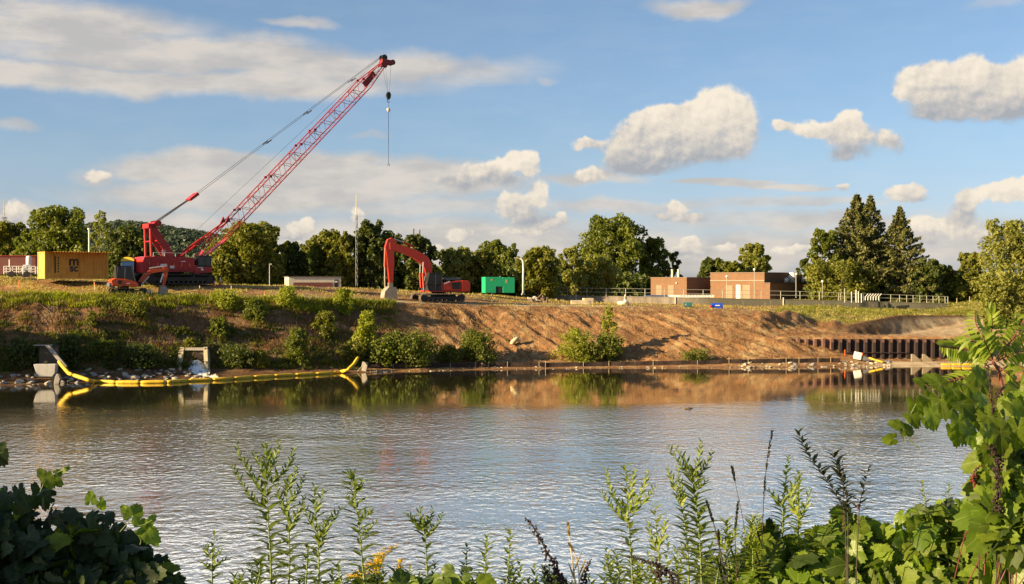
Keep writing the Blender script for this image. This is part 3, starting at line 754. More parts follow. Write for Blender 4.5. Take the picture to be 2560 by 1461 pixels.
    hb = atpx(971, 240)
    fr = MB()
    for dx, y in ((-.35, -.2), (.15, 0), (1.0, .25)): cyl(fr, (e.x + dx, y, e.z - .2 if dx < .9 else e.z + .1), (hb.x + (dx - .3) * .25, y * .5, hb.z + .35), .014, 4)
    fr.build('hoist_fall', CABLE, t)
    hk = MB().prism([(hb.x - .12, hb.z + .42), (hb.x + .12, hb.z + .42), (hb.x + .26, hb.z + .15), (hb.x + .22, hb.z - .15), (hb.x + .08, hb.z - .42), (hb.x - .08, hb.z - .42), (hb.x - .22, hb.z - .15), (hb.x - .26, hb.z + .15)], -.16, .16)
    blk = hk.build('hook_block', BLACK, t, bevel=.03)
    hook = MB().tube([(hb.x + .15 * math.cos(w), 0, hb.z - .58 + .13 * math.sin(w)) for w in np.linspace(1.8, 6.0, 9)], .035, 6); hook.build('hook', BLACK, blk)
    ball = atpx(971, 275)
    ch2 = thing('lifting_chain', 'long thin chain with ball swivel hanging from the crane hook block', 'chain', M @ Vector((hb.x, 0, atpx(971, 413).z)), rz)
    dz0 = Vector((hb.x, 0, atpx(971, 413).z))
    MB().lathe([(.04, .24), (.16, .18), (.22, 0), (.16, -.18), (.05, -.26)][::-1], 12, Matrix.Translation(Vector((hb.x, 0, ball.z)) - dz0)).build('swivel_ball', PIPEGREY, ch2, True)
    m = MB(); cyl(m, Vector((hb.x, 0, hb.z - .62)) - dz0, Vector((hb.x, 0, ball.z)) - dz0, .018, 5)
    cyl(m, Vector((hb.x, 0, ball.z)) - dz0, (0, 0, .1), .026, 5); m.build('chain', CABLE, ch2)
    MB().tube([(-.12, 0, -.12), (-.1, 0, .05), (0, 0, .16), (.1, 0, .05), (.12, 0, -.12)], .03, 5).build('hook', CABLE, ch2)
make_crane()

# ================================================================ big excavator
def arm_poly(mb, top, bot, w):
    """box-section arm from upper and lower outlines in x,z"""
    n = len(top)
    vs = [(x, y, z) for y in (-w / 2, w / 2) for x, z in top] + [(x, y, z) for y in (-w / 2, w / 2) for x, z in bot]
    fs = []
    for i in range(n - 1):
        a, b, c, d = i, i + 1, n + i, n + i + 1; e, f, g, h = 2 * n + i, 2 * n + i + 1, 3 * n + i, 3 * n + i + 1
        fs += [(a, b, d, c), (e, g, h, f), (a, e, f, b), (c, d, h, g)]
    fs += [(0, n, 3 * n, 2 * n), (n - 1, 3 * n - 1, 4 * n - 1, 2 * n - 1)]
    return mb.add(vs, fs)
def make_excavator():
    base = at_row(1096, 756); rz = R(180 + 24)
    t = thing('excavator', 'large orange excavator with raised boom parked on the bank edge', 'excavator', base, rz, sc=base.y / 131.5)
    # x forward (to the left in the photo); y positive is the near side
    for s in (-1, 1): track(t, -2.35, 2.5, s * 1.3 - .32, s * 1.3 + .32, 0, .86, BLACK, paint('track_mud', (.10, .08, .06), .85, wear=.8, dirt=(.42, .33, .22)))
    MB().box(-1.2, 1.2, -1.0, 1.0, .35, .75).disc((0, 0, .93), (0, 0, 1), .7, .28, 20).build('undercarriage', BLACK, t)
    b = MB(); b.box(-2.7, 1.5, -1.35, 1.35, 1.05, 1.2)
    b.prism([(-2.0, 1.2), (.1, 1.2), (.1, 1.95), (-2.0, 2.25)], .55, 1.38); b.prism([(-2.0, 1.2), (1.2, 1.2), (1.2, 1.75), (-.5, 2.2), (-2.0, 2.25)], -1.38, -.5)
    b.box(-1.95, -.3, -.5, .55, 1.2, 2.1)
    b.build('body', ORANGE, t, bevel=.04)
    MB().prism([(-2.95, 1.1), (-2.02, 1.1), (-2.02, 2.25), (-2.8, 2.2), (-3.0, 1.9)], -1.4, 1.4).build('counterweight', ORANGE, t, bevel=.06)
    MB().box(-2.0, -.4, -1.2, 1.2, 2.26, 2.5).build('engine_hood', GREYM, t, bevel=.04)
    MB().box(-1.9, -.95, 1.385, 1.40, 1.35, 2.05).build('vent_grille', BLACK, t)
    MB().prism([(-.15, 1.98), (-.7, 2.18), (-.75, 2.08), (-.15, 1.85)], 1.39, 1.41).build('marking', WHITE, t)
    MB().lathe([(.06, 0), (.06, .4)], 8, Matrix.Translation((-1.1, -.4, 2.5))).build('exhaust', BLACK, t)
    c = MB()
    c.prism([(.1, 1.2), (1.55, 1.2), (1.75, 1.8), (1.45, 2.95), (.15, 3.0)], .42, .50); c.box(.1, 1.5, .42, 1.38, 2.88, 3.0); c.box(.1, .2, .5, 1.38, 1.2, 2.9)
    for a, q in (((1.55, 1.34, 1.2), (1.75, 1.34, 1.8)), ((1.75, 1.34, 1.8), (1.48, 1.34, 2.92)), ((.15, 1.34, 1.2), (.15, 1.34, 2.95)), ((.8, 1.34, 1.2), (.8, 1.34, 2.95))): cyl(c, a, q, .05, 6)
    c.box(.1, 1.6, .5, 1.38, 1.2, 1.75)
    cab = c.build('cab', BLACK, t)
    for q in ([(.22, 1.33, 1.8), (.75, 1.33, 1.8), (.75, 1.33, 2.85), (.22, 1.33, 2.85)], [(.85, 1.33, 1.8), (1.7, 1.33, 1.8), (1.46, 1.33, 2.85), (.85, 1.33, 2.85)], [(1.72, .55, 1.8), (1.72, 1.3, 1.8), (1.5, 1.3, 2.85), (1.5, .55, 2.85)]): MB().add(q, [(0, 1, 2, 3)]).build('window', GLASS, cab)
    # boom, banana shaped (scale: 22.5 px per metre along x here)
    bo = MB(); arm_poly(bo, [(.7, 1.7), (.75, 2.9), (.78, 3.9), (1.2, 4.62), (2.2, 5.22), (3.6, 5.72), (5.35, 6.05)], [(1.35, 1.55), (1.45, 2.8), (1.6, 3.5), (2.0, 3.95), (2.8, 4.5), (3.9, 5.0), (5.3, 5.35)], .48)
    boom = bo.build('boom', ORANGE, t, bevel=.03)
    MB().box(3.2, 3.6, .245, .255, 5.0, 5.3).build('boom_marking', WHITE, boom) if 0 else None
    st = MB(); arm_poly(st, [(4.65, 6.35), (5.1, 6.55), (5.55, 6.35), (5.78, 5.6), (5.62, 4.6), (5.35, 1.9)], [(4.6, 6.1), (4.62, 5.9), (4.78, 5.5), (4.85, 5.1), (4.80, 4.2), (4.95, 1.9)], .38)
    stick = st.build('stick', ORANGE, t, bevel=.03)
    for a, b_, c_, ow in (((1.75, -.42, 1.5), (1.85, -.42, 3.0), (1.80, -.42, 4.1), boom), ((1.75, .42, 1.5), (1.85, .42, 3.0), (1.80, .42, 4.1), boom), ((2.6, 0, 5.62), (3.8, 0, 6.1), (4.75, 0, 6.42), boom), ((5.72, 0, 5.5), (5.78, 0, 3.6), (5.78, 0, 2.6), stick)):
        m = MB(); cyl(m, a, b_, .11, 10); m.build('cylinder', ORANGE, ow); m = MB(); cyl(m, b_, c_, .058, 8); m.build('piston_rod', STEEL, ow)
    MB().prism([(1.05, 1.5), (1.75, 1.2), (1.55, 2.6), (1.15, 2.9)], -.40, .40).build('boom_foot', GREYM, t)
    lk = MB(); cyl(lk, (5.78, 0, 2.6), (5.3, 0, 2.35), .09, 8); cyl(lk, (5.78, 0, 2.6), (5.75, 0, 1.55), .08, 8); lk.box(4.95, 5.4, -.2, .2, 1.5, 2.0); lk.build('linkage', MUDSTEEL, stick)
    # bucket
    bk = []
    prof = [(4.75, 1.55), (5.5, 1.62), (5.95, 1.1), (6.05, .5), (5.8, .08), (5.2, -.05), (4.55, .02)]
    m = MB(); k = len(prof); inner = [((x - 5.2) * .93 + 5.2, (z - .8) * .93 + .8) for x, z in prof]
    for y0, y1 in ((-.62, -.57), (.57, .62)): m.prism(prof, y0, y1)
    for i in range(k - 1):
        a, b_, c_, d_ = prof[i], prof[i + 1], inner[i + 1], inner[i]
        m.prism([a, b_, c_, d_], -.57, .57)
    for i in range(5): m.box(4.3, 4.58, -.55 + i * .25, -.45 + i * .25, -.02, .06)
    m.build('bucket', MUDSTEEL, t)
make_excavator()

# ================================================================ small digger
def make_mini():
    base = at_row(309, 737); rz = R(24)
    t = thing('mini_excavator', 'small orange digger with dark cab on the grass in front of the crane', 'excavator', base, rz, sc=base.y / 117.5)
    # x forward = right in the photo, near side = negative y
    for s in (-1, 1): track(t, -1.25, 2.05 - .1, s * .88 - .22, s * .88 + .22, 0, .58, BLACK, paint('mini_track', (.06, .05, .04), .85, wear=.8, dirt=(.40, .34, .22)))
    MB().box(-.6, .9, -.7, .7, .25, .5).disc((0, 0, .6), (0, 0, 1), .5, .25, 18).build('undercarriage', BLACK, t)
    MB().box(2.3, 2.38, -.95, .95, .08, .48).box(1.2, 2.3, -.55, -.4, .2, .36).box(1.2, 2.3, .4, .55, .2, .36).build('dozer_blade', STEEL, t)
    MB().prism([(-1.15, .78), (1.0, .68), (1.3, .78), (1.05, 1.15), (.2, 1.42), (-.9, 1.5), (-1.25, 1.3)], -.95, .95).build('body', ORANGE2, t, bevel=.08)
    MB().prism([(-1.4, .68), (-.85, .6), (-.85, 1.05), (-1.38, 1.1)], -.9, .9).build('counterweight', GREYM, t, bevel=.06)
    MB().disc((-.45, -.955, 1.12), (0, 1, 0), .2, .02, 14).build('vent', BLACK, t)
    MB().box(.1, .45, -.965, -.955, .98, 1.03).build('marking', WHITE, t)
    c = MB(); c.box(-.75, .65, -.92, .25, 2.48, 2.6); c.box(-.8, -.66, -.9, .2, 1.5, 2.5)
    for a, q in (((-.72, -.88, 1.42), (-.62, -.88, 2.52)), ((.0, -.88, 1.42), (.05, -.88, 2.52)), ((.95, -.88, 1.2), (.60, -.88, 2.52)), ((.95, .2, 1.2), (.60, .2, 2.52)), ((.95, -.88, 1.2), (.0, -.88, 1.42)), ((-.72, .2, 1.42), (-.65, .2, 2.52))): cyl(c, a, q, .05, 6)
    cab = c.build('cab', BLACK, t)
    for q in ([(-.62, -.87, 1.5), (-.05, -.87, 1.5), (-.02, -.87, 2.46), (-.58, -.87, 2.46)], [(.06, -.87, 1.45), (.88, -.87, 1.3), (.56, -.87, 2.46), (.1, -.87, 2.46)]): MB().add(q, [(0, 1, 2, 3)]).build('window', GLASS, cab)
    MB().box(-.5, -.0, -.6, .0, 1.4, 1.9).build('seat', BLACK, cab)
    sw = MB().prism([(1.0, .7), (1.55, .7), (1.55, 1.15), (1.0, 1.15)], -.22, .22); sw.build('swing_post', BLACK, t)
    bo = MB(); arm_poly(bo, [(1.3, 1.15), (1.75, 1.85), (2.35, 2.25), (2.9, 2.35), (3.75, 2.38)], [(1.55, .95), (2.05, 1.6), (2.5, 1.92), (2.9, 2.0), (3.75, 2.12)], .24)
    boom = bo.build('boom', ORANGE2, t, bevel=.02)
    st = MB(); arm_poly(st, [(3.55, 2.55), (3.85, 2.6), (4.05, 2.3), (3.8, 1.2), (3.62, .75)], [(3.5, 2.4), (3.55, 2.1), (3.6, 1.8), (3.5, 1.2), (3.45, .75)], .2)
    stick = st.build('stick', ORANGE2, t, bevel=.02)
    for a, b_ in (((1.65, 0, .95), (2.25, 0, 1.65)), ((3.55, -.02, 1.95), (3.3, -.02, 1.1)), ((2.3, 0, 2.4), (3.55, 0, 2.58))):
        rd = MB(); cyl(rd, a, b_, .07, 8); rd.build('cylinder', STEEL, boom)
    m = MB(); prof = [(3.2, .72), (3.75, .75), (3.95, .45), (3.9, .1), (3.6, -.12), (3.1, -.1)]
    for y0, y1 in ((-.36, -.32), (.32, .36)): m.prism(prof, y0, y1)
    inner = [((x - 3.5) * .92 + 3.5, (z - .3) * .92 + .3) for x, z in prof]
    for i in range(5): m.prism([prof[i], prof[i + 1], inner[i + 1], inner[i]], -.32, .32)
    m.box(3.15, 3.7, -.3, .3, .76, .82)
    m.build('bucket', MUDSTEEL, t)
make_mini()

# ================================================================ shipping container with lettering
def text_mesh(body, size, mat, parent, loc, rot, name='lettering', ext=.004, align='CENTER', bold=0.0):
    cu = bpy.data.curves.new('t', 'FONT'); cu.body = body; cu.size = size; cu.extrude = ext; cu.align_x = align; cu.offset = bold
    tmp = bpy.data.objects.new('t', cu); COL.objects.link(tmp)
    bpy.context.view_layer.update()
    me = bpy.data.meshes.new_from_object(tmp.evaluated_get(bpy.context.evaluated_depsgraph_get()))
    COL.objects.unlink(tmp); bpy.data.objects.remove(tmp); bpy.data.curves.remove(cu)
    me.materials.clear(); me.materials.append(mat); me.name = name
    o = bpy.data.objects.new(name, me); COL.objects.link(o); o.parent = parent; o.location = loc; o.rotation_euler = rot
    return o
def make_container():
    p = on(112, 121.6); rz = R(36)
    p.z = H - (697.5 - Y0) * 121.6 / F
    t = thing('shipping_container', 'yellow steel shipping container with black lettering on the grassy mound', 'container', p, rz)
    L, W, Hh = 6.06, 2.44, 2.6
    def corr(L0, L1, n, amp):
        pts = []; st = (L1 - L0) / n
        for i in range(n):
            a = L0 + i * st; pts += [(a, 0), (a + st * .3, 0), (a + st * .5, amp), (a + st * .8, amp)]
        return pts + [(L1, 0)]
    def sheet(pts, f, z0, z1):
        m = MB(); n = len(pts); vs = [f(a, d) + (z0,) for a, d in pts] + [f(a, d) + (z1,) for a, d in pts]
        return m.add(vs, [(i, i + 1, n + i + 1, n + i) for i in range(n - 1)])
    sheet(corr(.12, L - .12, 20, .045), lambda a, d: (a, .03 + d), .14, Hh - .1).build('side_wall', YELLOWC, t)
    sheet(corr(.12, L - .12, 20, .045), lambda a, d: (a, W - .03 - d), .14, Hh - .1).build('side_wall', YELLOWC, t)
    sheet(corr(.12, W - .12, 7, .04), lambda a, d: (.03 + d, a), .14, Hh - .1).build('end_wall', YELLOWC, t)
    sheet(corr(.12, W - .12, 4, .02), lambda a, d: (L - .03 - d, a), .14, Hh - .1).build('end_wall', YELLOWC, t)
    fr = MB()
    for x in (0, L - .14):
        for y in (0, W - .14): fr.box(x, x + .14, y, y + .14, .001, Hh)
    for y in (0, W - .1): fr.box(.141, L - .141, y, y + .1, .002, .15); fr.box(.141, L - .141, y, y + .08, Hh - .12, Hh - .02)
    for x in (0, L - .1): fr.box(x, x + .1, .141, W - .141, .002, .15); fr.box(x, x + .1, .141, W - .141, Hh - .14, Hh - .01)
    fr.build('frame', YELLOWC, t)
    sheet(corr(.1, L - .1, 22, .03), lambda a, d: (a, d), 0, W - .2).build('roof', YELLOWC, t)
    o = [q for q in COL.objects if q.name.startswith('roof')][-1]; o.rotation_euler = (R(-90), 0, 0); o.location = (0, .1, Hh - .03); o.scale = (1, 1, -1)
    MB().box(.1, L - .1, .1, W - .1, .10, .14).build('floor', DARKW, t)
    inkm = paint('black_lettering', (.02, .018, .015), .6, wear=.1)
    text_mesh('m', 1.30, inkm, t, (2.75, .020, 1.30), (R(90), 0, 0), bold=.03)
    text_mesh('sc', 1.0, inkm, t, (2.75, .020, .72), (R(90), 0, 0), bold=.03)
    MB().box(.92, 1.04, .012, .028, .55, 2.2).build('marking', inkm, t)
    for k in range(6): MB().box(1.22, 1.34, .012, .028, .62 + k * .26, .78 + k * .26).build('marking', inkm, t)
make_container()

# ================================================================ trailer, railings and bits at the left edge
def make_left():
    p = P(8, 694, 131)
    t = thing('dark_trailer', 'dark red flat roofed site trailer partly out of frame behind the white rails', 'trailer', p, R(6))
    MB().box(-4.5, 3.2, 0, 2.5, .35, 2.15).build('body', BRICKRED, t)
    MB().box(-4.6, 3.3, -.1, 2.6, 2.152, 2.25).build('roof', DKRED, t)
    MB().box(-2.2, -1.4, -.03, -.002, .4, 1.9).build('door', paint('door_brown', (.07, .03, .025)), t)
    for x in (-2, 2): MB().disc((x, .2, .36), (0, 1, 0), .36, .25, 14).build('wheel', BLACK, t)
    p = P(10, 694, 125)
    t = thing('white_trailer', 'white railed utility trailer loaded beside the yellow container end', 'trailer', p, R(14))
    f = MB(); f.box(0, 2.9, 0, 1.6, .32, .42)
    f.build('deck', GREYM, t)
    rl = MB()
    for z in (.55, .8, 1.08):
        for y in (0, 1.6): cyl(rl, (0, y, z), (2.9, y, z), .045, 6)
        for x in (0, 2.9): cyl(rl, (x, 0, z), (x, 1.6, z), .045, 6)
    for x in np.linspace(0, 2.9, 6):
        for y in (0, 1.6): cyl(rl, (x, y, .3), (x, y, 1.08), .04, 6)
    cyl(rl, (.5, 0, 1.0), (.5, 0, 1.75), .06, 6)
    rl.build('rail', WHITE, t)
    for x in (.7, 2.1): MB().disc((x, -.12, .3), (0, 1, 0), .3, .18, 14).build('wheel', BLACK, t)
    q = thing('white_crate', 'white boxes stacked inside the railed trailer', 'crate', P(10, 694, 125) + Vector((1.8, 1.1, .43)), R(14))
    MB().box(-.5, .5, -.3, .3, 0, .5).box(-.3, .35, -.25, .25, .503, .82).build('panel', WHITE, q, bevel=.02)
    t = thing('white_tank', 'small white rounded tank seen between the trailer and the container', 'tank', P(72, 694, 130), 0)
    MB().lathe([(.27, 0), (.27, 2.0), (.22, 2.15), (.08, 2.2)], 16).build('shell', WHITE, t, True)
    t = thing('flue_pole', 'pale upright pole among the trees right of the container', 'pole', P(223, 690, 150), 0)
    MB().tube([(0, 0, 0), (0, 0, 5.4)], .11, 8).build('shaft', PIPEGREY, t); MB().lathe([(.2, 5.4), (.2, 5.6)], 10).build('cap', PIPEGREY, t)
make_left()

def make_toilet():
    p = P(321, 704.5, 127)
    t = thing('portable_toilet', 'blue portable toilet with rounded yellow roof behind the small digger', 'toilet', p, R(8))
    bl = paint('toilet_blue', (.12, .34, .62), .45)
    MB().box(-.58, .58, -.58, .58, .06, 2.0).build('cabin', bl, t)
    MB().box(-.42, .42, -.60, -.582, .15, 1.9).build('door', paint('toilet_door', (.16, .42, .70), .4), t)
    MB().box(-.60, -.50, -.6, .6, .05, 2.02).box(.50, .60, -.6, .6, .05, 2.02).build('corner_trim', paint('pale_blue', (.35, .55, .75)), t)
    MB().prism([(-.66 * math.cos(a), 2.02 + .42 * math.sin(a)) for a in np.linspace(0, math.pi, 11)], -.66, .66).build('roof', paint('roof_yellow', (.82, .66, .05), .5), t)
make_toilet()

def make_shed():
    t = thing('low_shed', 'long low white shed with flat roof in front of the trees', 'shed', P(722, 717, 140), R(20))
    t.location.z -= .1
    W, L, h = 2.6, 5.8, 1.15
    MB().box(0, L, 0, W, 0, h).build('wall', CREAM, t)
    MB().box(-.1, L + .1, -.1, W + .1, h + .003, h + .09).build('roof', paint('shed_roof', (.10, .10, .08), .8), t)
    MB().box(.5, L - .95, -.025, -.003, .08, .55).build('panel', paint('shed_maroon', (.20, .07, .05), .8), t)
    MB().box(L - .75, L - .3, -.025, -.003, .05, .85).build('door', BLACK, t)
    MB().box(L - .7, L - .4, -.045, -.027, .55, .72).build('sign', WHITE, t)
    e = MB().box(-.03, -.003, 1.7, 1.95, .05, .7); e.build('door', paint('shed_brown', (.30, .16, .08)), t)
    MB().box(-.03, -.003, .85, 1.4, .12, .85).box(-.03, -.003, .1, .7, .12, .85).build('shutter', paint('shed_shutter', (.68, .56, .36)), t)
make_shed()

def make_tanks():
    p = on(1213, 152); p.z = H - (733 - Y0) * 152 / F
    t = thing('green_tank', 'bright green frac tank with open step in the middle on the bank top', 'tank', p, R(18))
    MB().prism([(0, 0), (1.35, 0), (1.35, .75), (2.2, .75), (2.2, 0), (3.7, 0), (3.7, 1.78), (3.55, 1.86), (2.25, 1.86), (2.15, 1.76), (1.95, 1.76), (1.95, 1.9), (.0, 1.9)], 0, 1.5).build('shell', GREEN, t, bevel=.04)
    MB().box(.7, .95, -.012, -.002, 1.45, 1.7).box(2.5, 2.8, -.012, -.002, 1.2, 1.6).build('label_plate', paint('label_tan', (.5, .38, .16)), t)
    MB().box(1.36, 2.19, .05, 1.4, .001, .72).build('pump_recess', BLACK, t)
    MB().lathe([(.14, 1.86), (.14, 2.05), (.05, 2.15)], 10, Matrix.Translation((2.1, .7, -.1))).build('hatch', GREYM, t)
make_tanks()

def lamp_pole(px, py, D, h, name='lamp_post', label='tall pale lamp post with curved arm beside the green tank', cat='lamp post', r=.11):
    t = thing(name, label, cat, P(px, py, D), 0)
    MB().tube([(0, 0, 0), (0, 0, h * .72), (-.02, 0, h * .9), (-.18, 0, h * .965), (-.5, 0, h), (-.75, 0, h)], [r * 1.25, r, r * .8, r * .7, r * .55, r * .5], 10).build('pole', WHITE, t, True)
    MB().box(-1.1, -.55, -.12, .12, h - .06, h + .08).build('lamp_head', GALV, t, bevel=.03)
    MB().lathe([(r * 2.2, 0), (r * 2.2, .12), (r * 1.2, .3)], 12).build('base', CONC, t)
lamp_pole(1308, 738, 156, 4.5)

# radio masts and poles
def lattice_mast(px, py, ptop, D, w, label, group=None, rings=True):
    b = P(px, py, D); h = (py - ptop) / F * D
    t = thing('radio_mast', label, 'mast', b, 0)
    m = MB(); hh = h * .78
    for k in range(3):
        a = k * 2.1; cyl(m, (w * math.cos(a), w * math.sin(a), 0), (w * .8 * math.cos(a), w * .8 * math.sin(a), hh), .03, 5)
    n = int(hh / .9)
    for i in range(n):
        for k in range(3):
            a, c = k * 2.1, (k + 1) * 2.1; cyl(m, (w * math.cos(a), w * math.sin(a), hh * i / n), (w * math.cos(c), w * math.sin(c), hh * (i + 1) / n), .025, 4)
    m.build('lattice', GALV, t); MB().tube([(0, 0, hh), (0, 0, h)], [.07, .035], 6).build('antenna', GALV, t)
    if rings:
        q = MB()
        for i in range(3): q.box(-.5, .5, -.04, .04, hh * (.7 + .13 * i), hh * (.7 + .13 * i) + .12)
        q.build('bracket', CABLE, t)
lattice_mast(891, 716, 487, 160, .16, 'tall thin lattice radio mast rising in front of the dark trees', rings=False)
lattice_mast(11, 690, 498, 210, .32, 'far grey radio mast with brackets at the left edge of the sky')
def util(px, pt, label):
    t = thing('utility_pole', label, 'pole', P(px, 735, 230), 0, 'paired utility poles behind the trees'); h = (735 - pt) / F * 230
    MB().tube([(0, 0, 0), (0, 0, h)], [.2, .14], 7).build('shaft', DARKW, t); MB().box(-.75, .3, -.06, .06, h - 2.2, h - 2.05).build('crossarm', DARKW, t)
util(1034, 572, 'left of two thin poles showing above trees behind the big excavator'); util(1049, 575, 'right of two thin poles showing above trees behind the big excavator')
t = thing('small_pole', 'thin pole with small lamp at the left end of the low white shed', 'pole', P(674, 717, 150), 0)
MB().tube([(0, 0, 0), (0, 0, 2.6)], .05, 6).build('shaft', GALV, t); MB().box(-.05, .25, -.07, .07, 2.55, 2.7).build('lamp_head', GALV, t)

# ================================================================ concrete wall, railing, buildings
def wall_pt(px):
    D = float(np.interp(px, [1370, 1500, 1900, 2120, 2300, 2372], [176, 174, 172, 171, 170, 170]))
    yt = float(np.interp(px, [1370, 1600, 1900, 2130, 2372], [740, 743.5, 749.5, 754, 761]))
    return (px - 1280) / F * D, D, H - (yt - Y0) * D / F
def make_wall():
    t = thing('concrete_wall', 'long low stained concrete wall running in front of the brick buildings', 'wall', (0, 0, 0))
    pxs = np.linspace(1372, 2368, 60); pts = [wall_pt(p) for p in pxs]
    m = MB(); vs = []
    for x, y, z in pts: vs += [(x, y, 3.5), (x, y, z), (x, y + .4, z), (x, y + .4, 3.5)]
    fs = []
    for i in range(len(pts) - 1):
        a = i * 4; b = a + 4
        fs += [(a, b, b + 1, a + 1), (a + 1, b + 1, b + 2, a + 2), (a + 2, b + 2, b + 3, a + 3)]
    fs += [(0, 1, 2, 3), tuple(len(vs) - k for k in (1, 2, 3, 4))]
    m.add(vs, fs).build('wall_panel', WALLM, t)
    c = MB()
    for i in range(len(pts) - 1):
        (x0, y0, z0), (x1, y1, z1) = pts[i], pts[i + 1]
        c.add([(x0, y0 - .04, z0 + .003), (x1, y1 - .04, z1 + .003), (x1, y1 + .44, z1 + .003), (x0, y0 + .44, z0 + .003), (x0, y0 - .04, z0 + .1), (x1, y1 - .04, z1 + .1), (x1, y1 + .44, z1 + .1), (x0, y0 + .44, z0 + .1)], [(4, 5, 6, 7), (0, 1, 5, 4), (2, 3, 7, 6)])
    c.build('coping', WALLM, t)
    bt = MB()
    for p in (1440, 1562, 1688, 1958):
        x, y, z = wall_pt(p); bt.box(x - .06, x + .06, y - .12, y - .003, 4.6, z + .35)
    bt.build('drain_post', CREAM, t)
make_wall()
def make_railing():
    t = thing('guard_railing', 'grey two bar guard railing along the top of the concrete wall', 'railing', (0, 0, 0))
    tops = lambda p: float(np.interp(p, [1320, 1400, 1600, 2000, 2372], [719, 720, 722.5, 729, 742]))
    pxs = list(np.arange(1322, 2140, 48.5)) + [2103, 2140, 2160, 2200, 2228, 2250, 2268, 2284, 2301, 2318, 2334, 2349, 2364, 2371]
    pxs = sorted(set(round(p, 1) for p in pxs))
    def pt(p, up):
        x, y, z = wall_pt(p); y += .2; zt = H - (tops(p) - Y0) * y / F
        return Vector((x, y, z + .1 + (zt - z - .1) * up))
    for k, p in enumerate(pxs): MB().tube([pt(p, 0), pt(p, 1)], .05, 6).build('post', GALV, t)
    r = MB()
    for up in (1.0, .5): r.tube([pt(p, up) for p in np.linspace(pxs[0], pxs[-1], 50)], .030, 5)
    r.build('rail', GALV, t)
make_railing()
def make_walkway():
    t = thing('catwalk_beam', 'low white slotted beam lying on the wall top before the left brick building', 'beam', P(1655, 743.5, 180) + Vector((0, 0, .1)), 0)
    m = MB().box(-7.5, -2.6, -.2, .2, -.12, .05).box(-2.6, 7.3, -.2, .2, -.12, .22); m.build('beam', WHITE, t)
    q = MB()
    for i in range(11): q.box(2.6 + i * .42, 2.82 + i * .42, -.22, -.203, .04, .13)
    q.build('slot', BLACK, t)
make_walkway()
def brick_building(name, label, px, py, D, rz, L, W, h, wins, dark_off=0):
    t = thing(name, label, 'building', P(px, py, D), rz)
    t.location.z -= .6
    # local: x along lit face to the near corner at x=L ; y backwards
    MB().box(0, L, 0, W, 0, h + .6).build('wall', BRICK, t)
    MB().box(-.06, L + .06, -.06, W + .06, h + .603, h + .72).build('parapet', paint('parapet_brown', (.22, .15, .10), .8), t)
    for (x0, x1, z0, z1, kind) in wins:
        z0 += .6; z1 += .6
        f = MB(); f.box(x0 - .05, x1 + .05, -.03, -.003, z0 - .05, z0); f.box(x0 - .05, x1 + .05, -.03, -.003, z1, z1 + .05); f.box(x0 - .05, x0, -.03, -.003, z0, z1); f.box(x1, x1 + .05, -.03, -.003, z0, z1)
        w = f.build('window' if kind != 'door' else 'door', paint('frame_brown', (.30, .20, .12)) if kind != 'door' else WHITE, t)
        MB().box(x0, x1, -.02, -.004, z0, z1).build('pane' if kind != 'door' else 'door_leaf', paint('louvre_tan', (.27, .20, .12), .7) if kind != 'door' else CREAM, w)
    return t
BZ = R(-38)
b1 = brick_building('brick_building', 'small low flat roofed brick building with two roof vent pipes and two louvred windows', 1627, 747, 196, BZ, 6.3, 11.0, 3.15, [(1.0, 1.9, .1, 2.0, 'w'), (3.1, 4.0, .1, 2.0, 'w')])
for x in (3.2, 4.3): MB().lathe([(.16, 3.8), (.16, 4.9), (.2, 4.9), (.2, 5.05)], 10, Matrix.Translation((x, 1.0, 0))).build('vent_pipe', CREAM, b1)
MB().lathe([(.1, 0), (.14, .1), (.05, .2)], 8, Matrix.Translation((4.6, -.12, 2.9))).build('wall_lamp', WHITE, b1)
b2 = brick_building('brick_building', 'taller brick building with lower wing and white roof fans at centre right', 1776, 748, 194, BZ, 9.0, 9.0, 3.9, [(2.7, 3.7, .1, 2.0, 'w'), (5.5, 6.6, .1, 2.1, 'w'), (4.4, 5.0, .0, 2.1, 'door')])
MB().box(9.003, 10.0, -.2, 15.0, 0, 3.0).box(2.2, 8.9, 9.003, 20, 0, 4.3).build('side_wing', BRICK, b2)
MB().box(8.95, 10.1, -.3, 15.1, 3.003, 3.1).build('wing_roof', paint('wing_cap', (.10, .07, .05)), b2)
MB().box(-.02, 8.99, -.05, -.003, 3.35, 3.45).build('string_course', paint('course_grey', (.34, .25, .18)), b2)
f = MB()
f.lathe([(.62, 3.1), (.66, 3.7), (.72, 3.75), (.72, 4.0), (.5, 4.3), (.5, 4.6)], 16, Matrix.Translation((9.5, 8.2, 0)))
f.build('roof_fan', WHITE, b2, True); f = MB()
f.lathe([(.36, 3.1), (.36, 3.5), (.4, 3.6), (.15, 3.8)], 14, Matrix.Translation((9.5, 6.2, 0)))
f.build('roof_fan', WHITE, b2, True); f = MB()
f.lathe([(.55, 3.1), (.55, 3.7), (.4, 4.0), (.15, 4.1)], 14, Matrix.Translation((9.5, 12.6, 0)))
f.build('roof_fan', WHITE, b2, True)
f = MB()
for k in range(3):
    f.tube([(9.5 + .3 * math.cos(a), 12.6, 4.4 + .3 * math.sin(a)) for a in np.linspace(0, 6.28, 13)], .06, 5) if k == 0 else None
f.build('vent_loop', GALV, b2)
def small_light(px, py, D, h, label, arm=0):
    t = thing('yard_light', label, 'lamp', P(px, py, D), 0)
    m = MB(); cyl(m, (0, 0, 0), (0, 0, h), .05, 6)
    if arm: cyl(m, (0, 0, h), (arm, 0, h - .1), .04, 6)
    m.build('pole', GALV, t); MB().lathe([(.06, h), (.16, h + .08), (.14, h + .26), (.04, h + .34)], 10).build('lamp_head', WHITE, t)
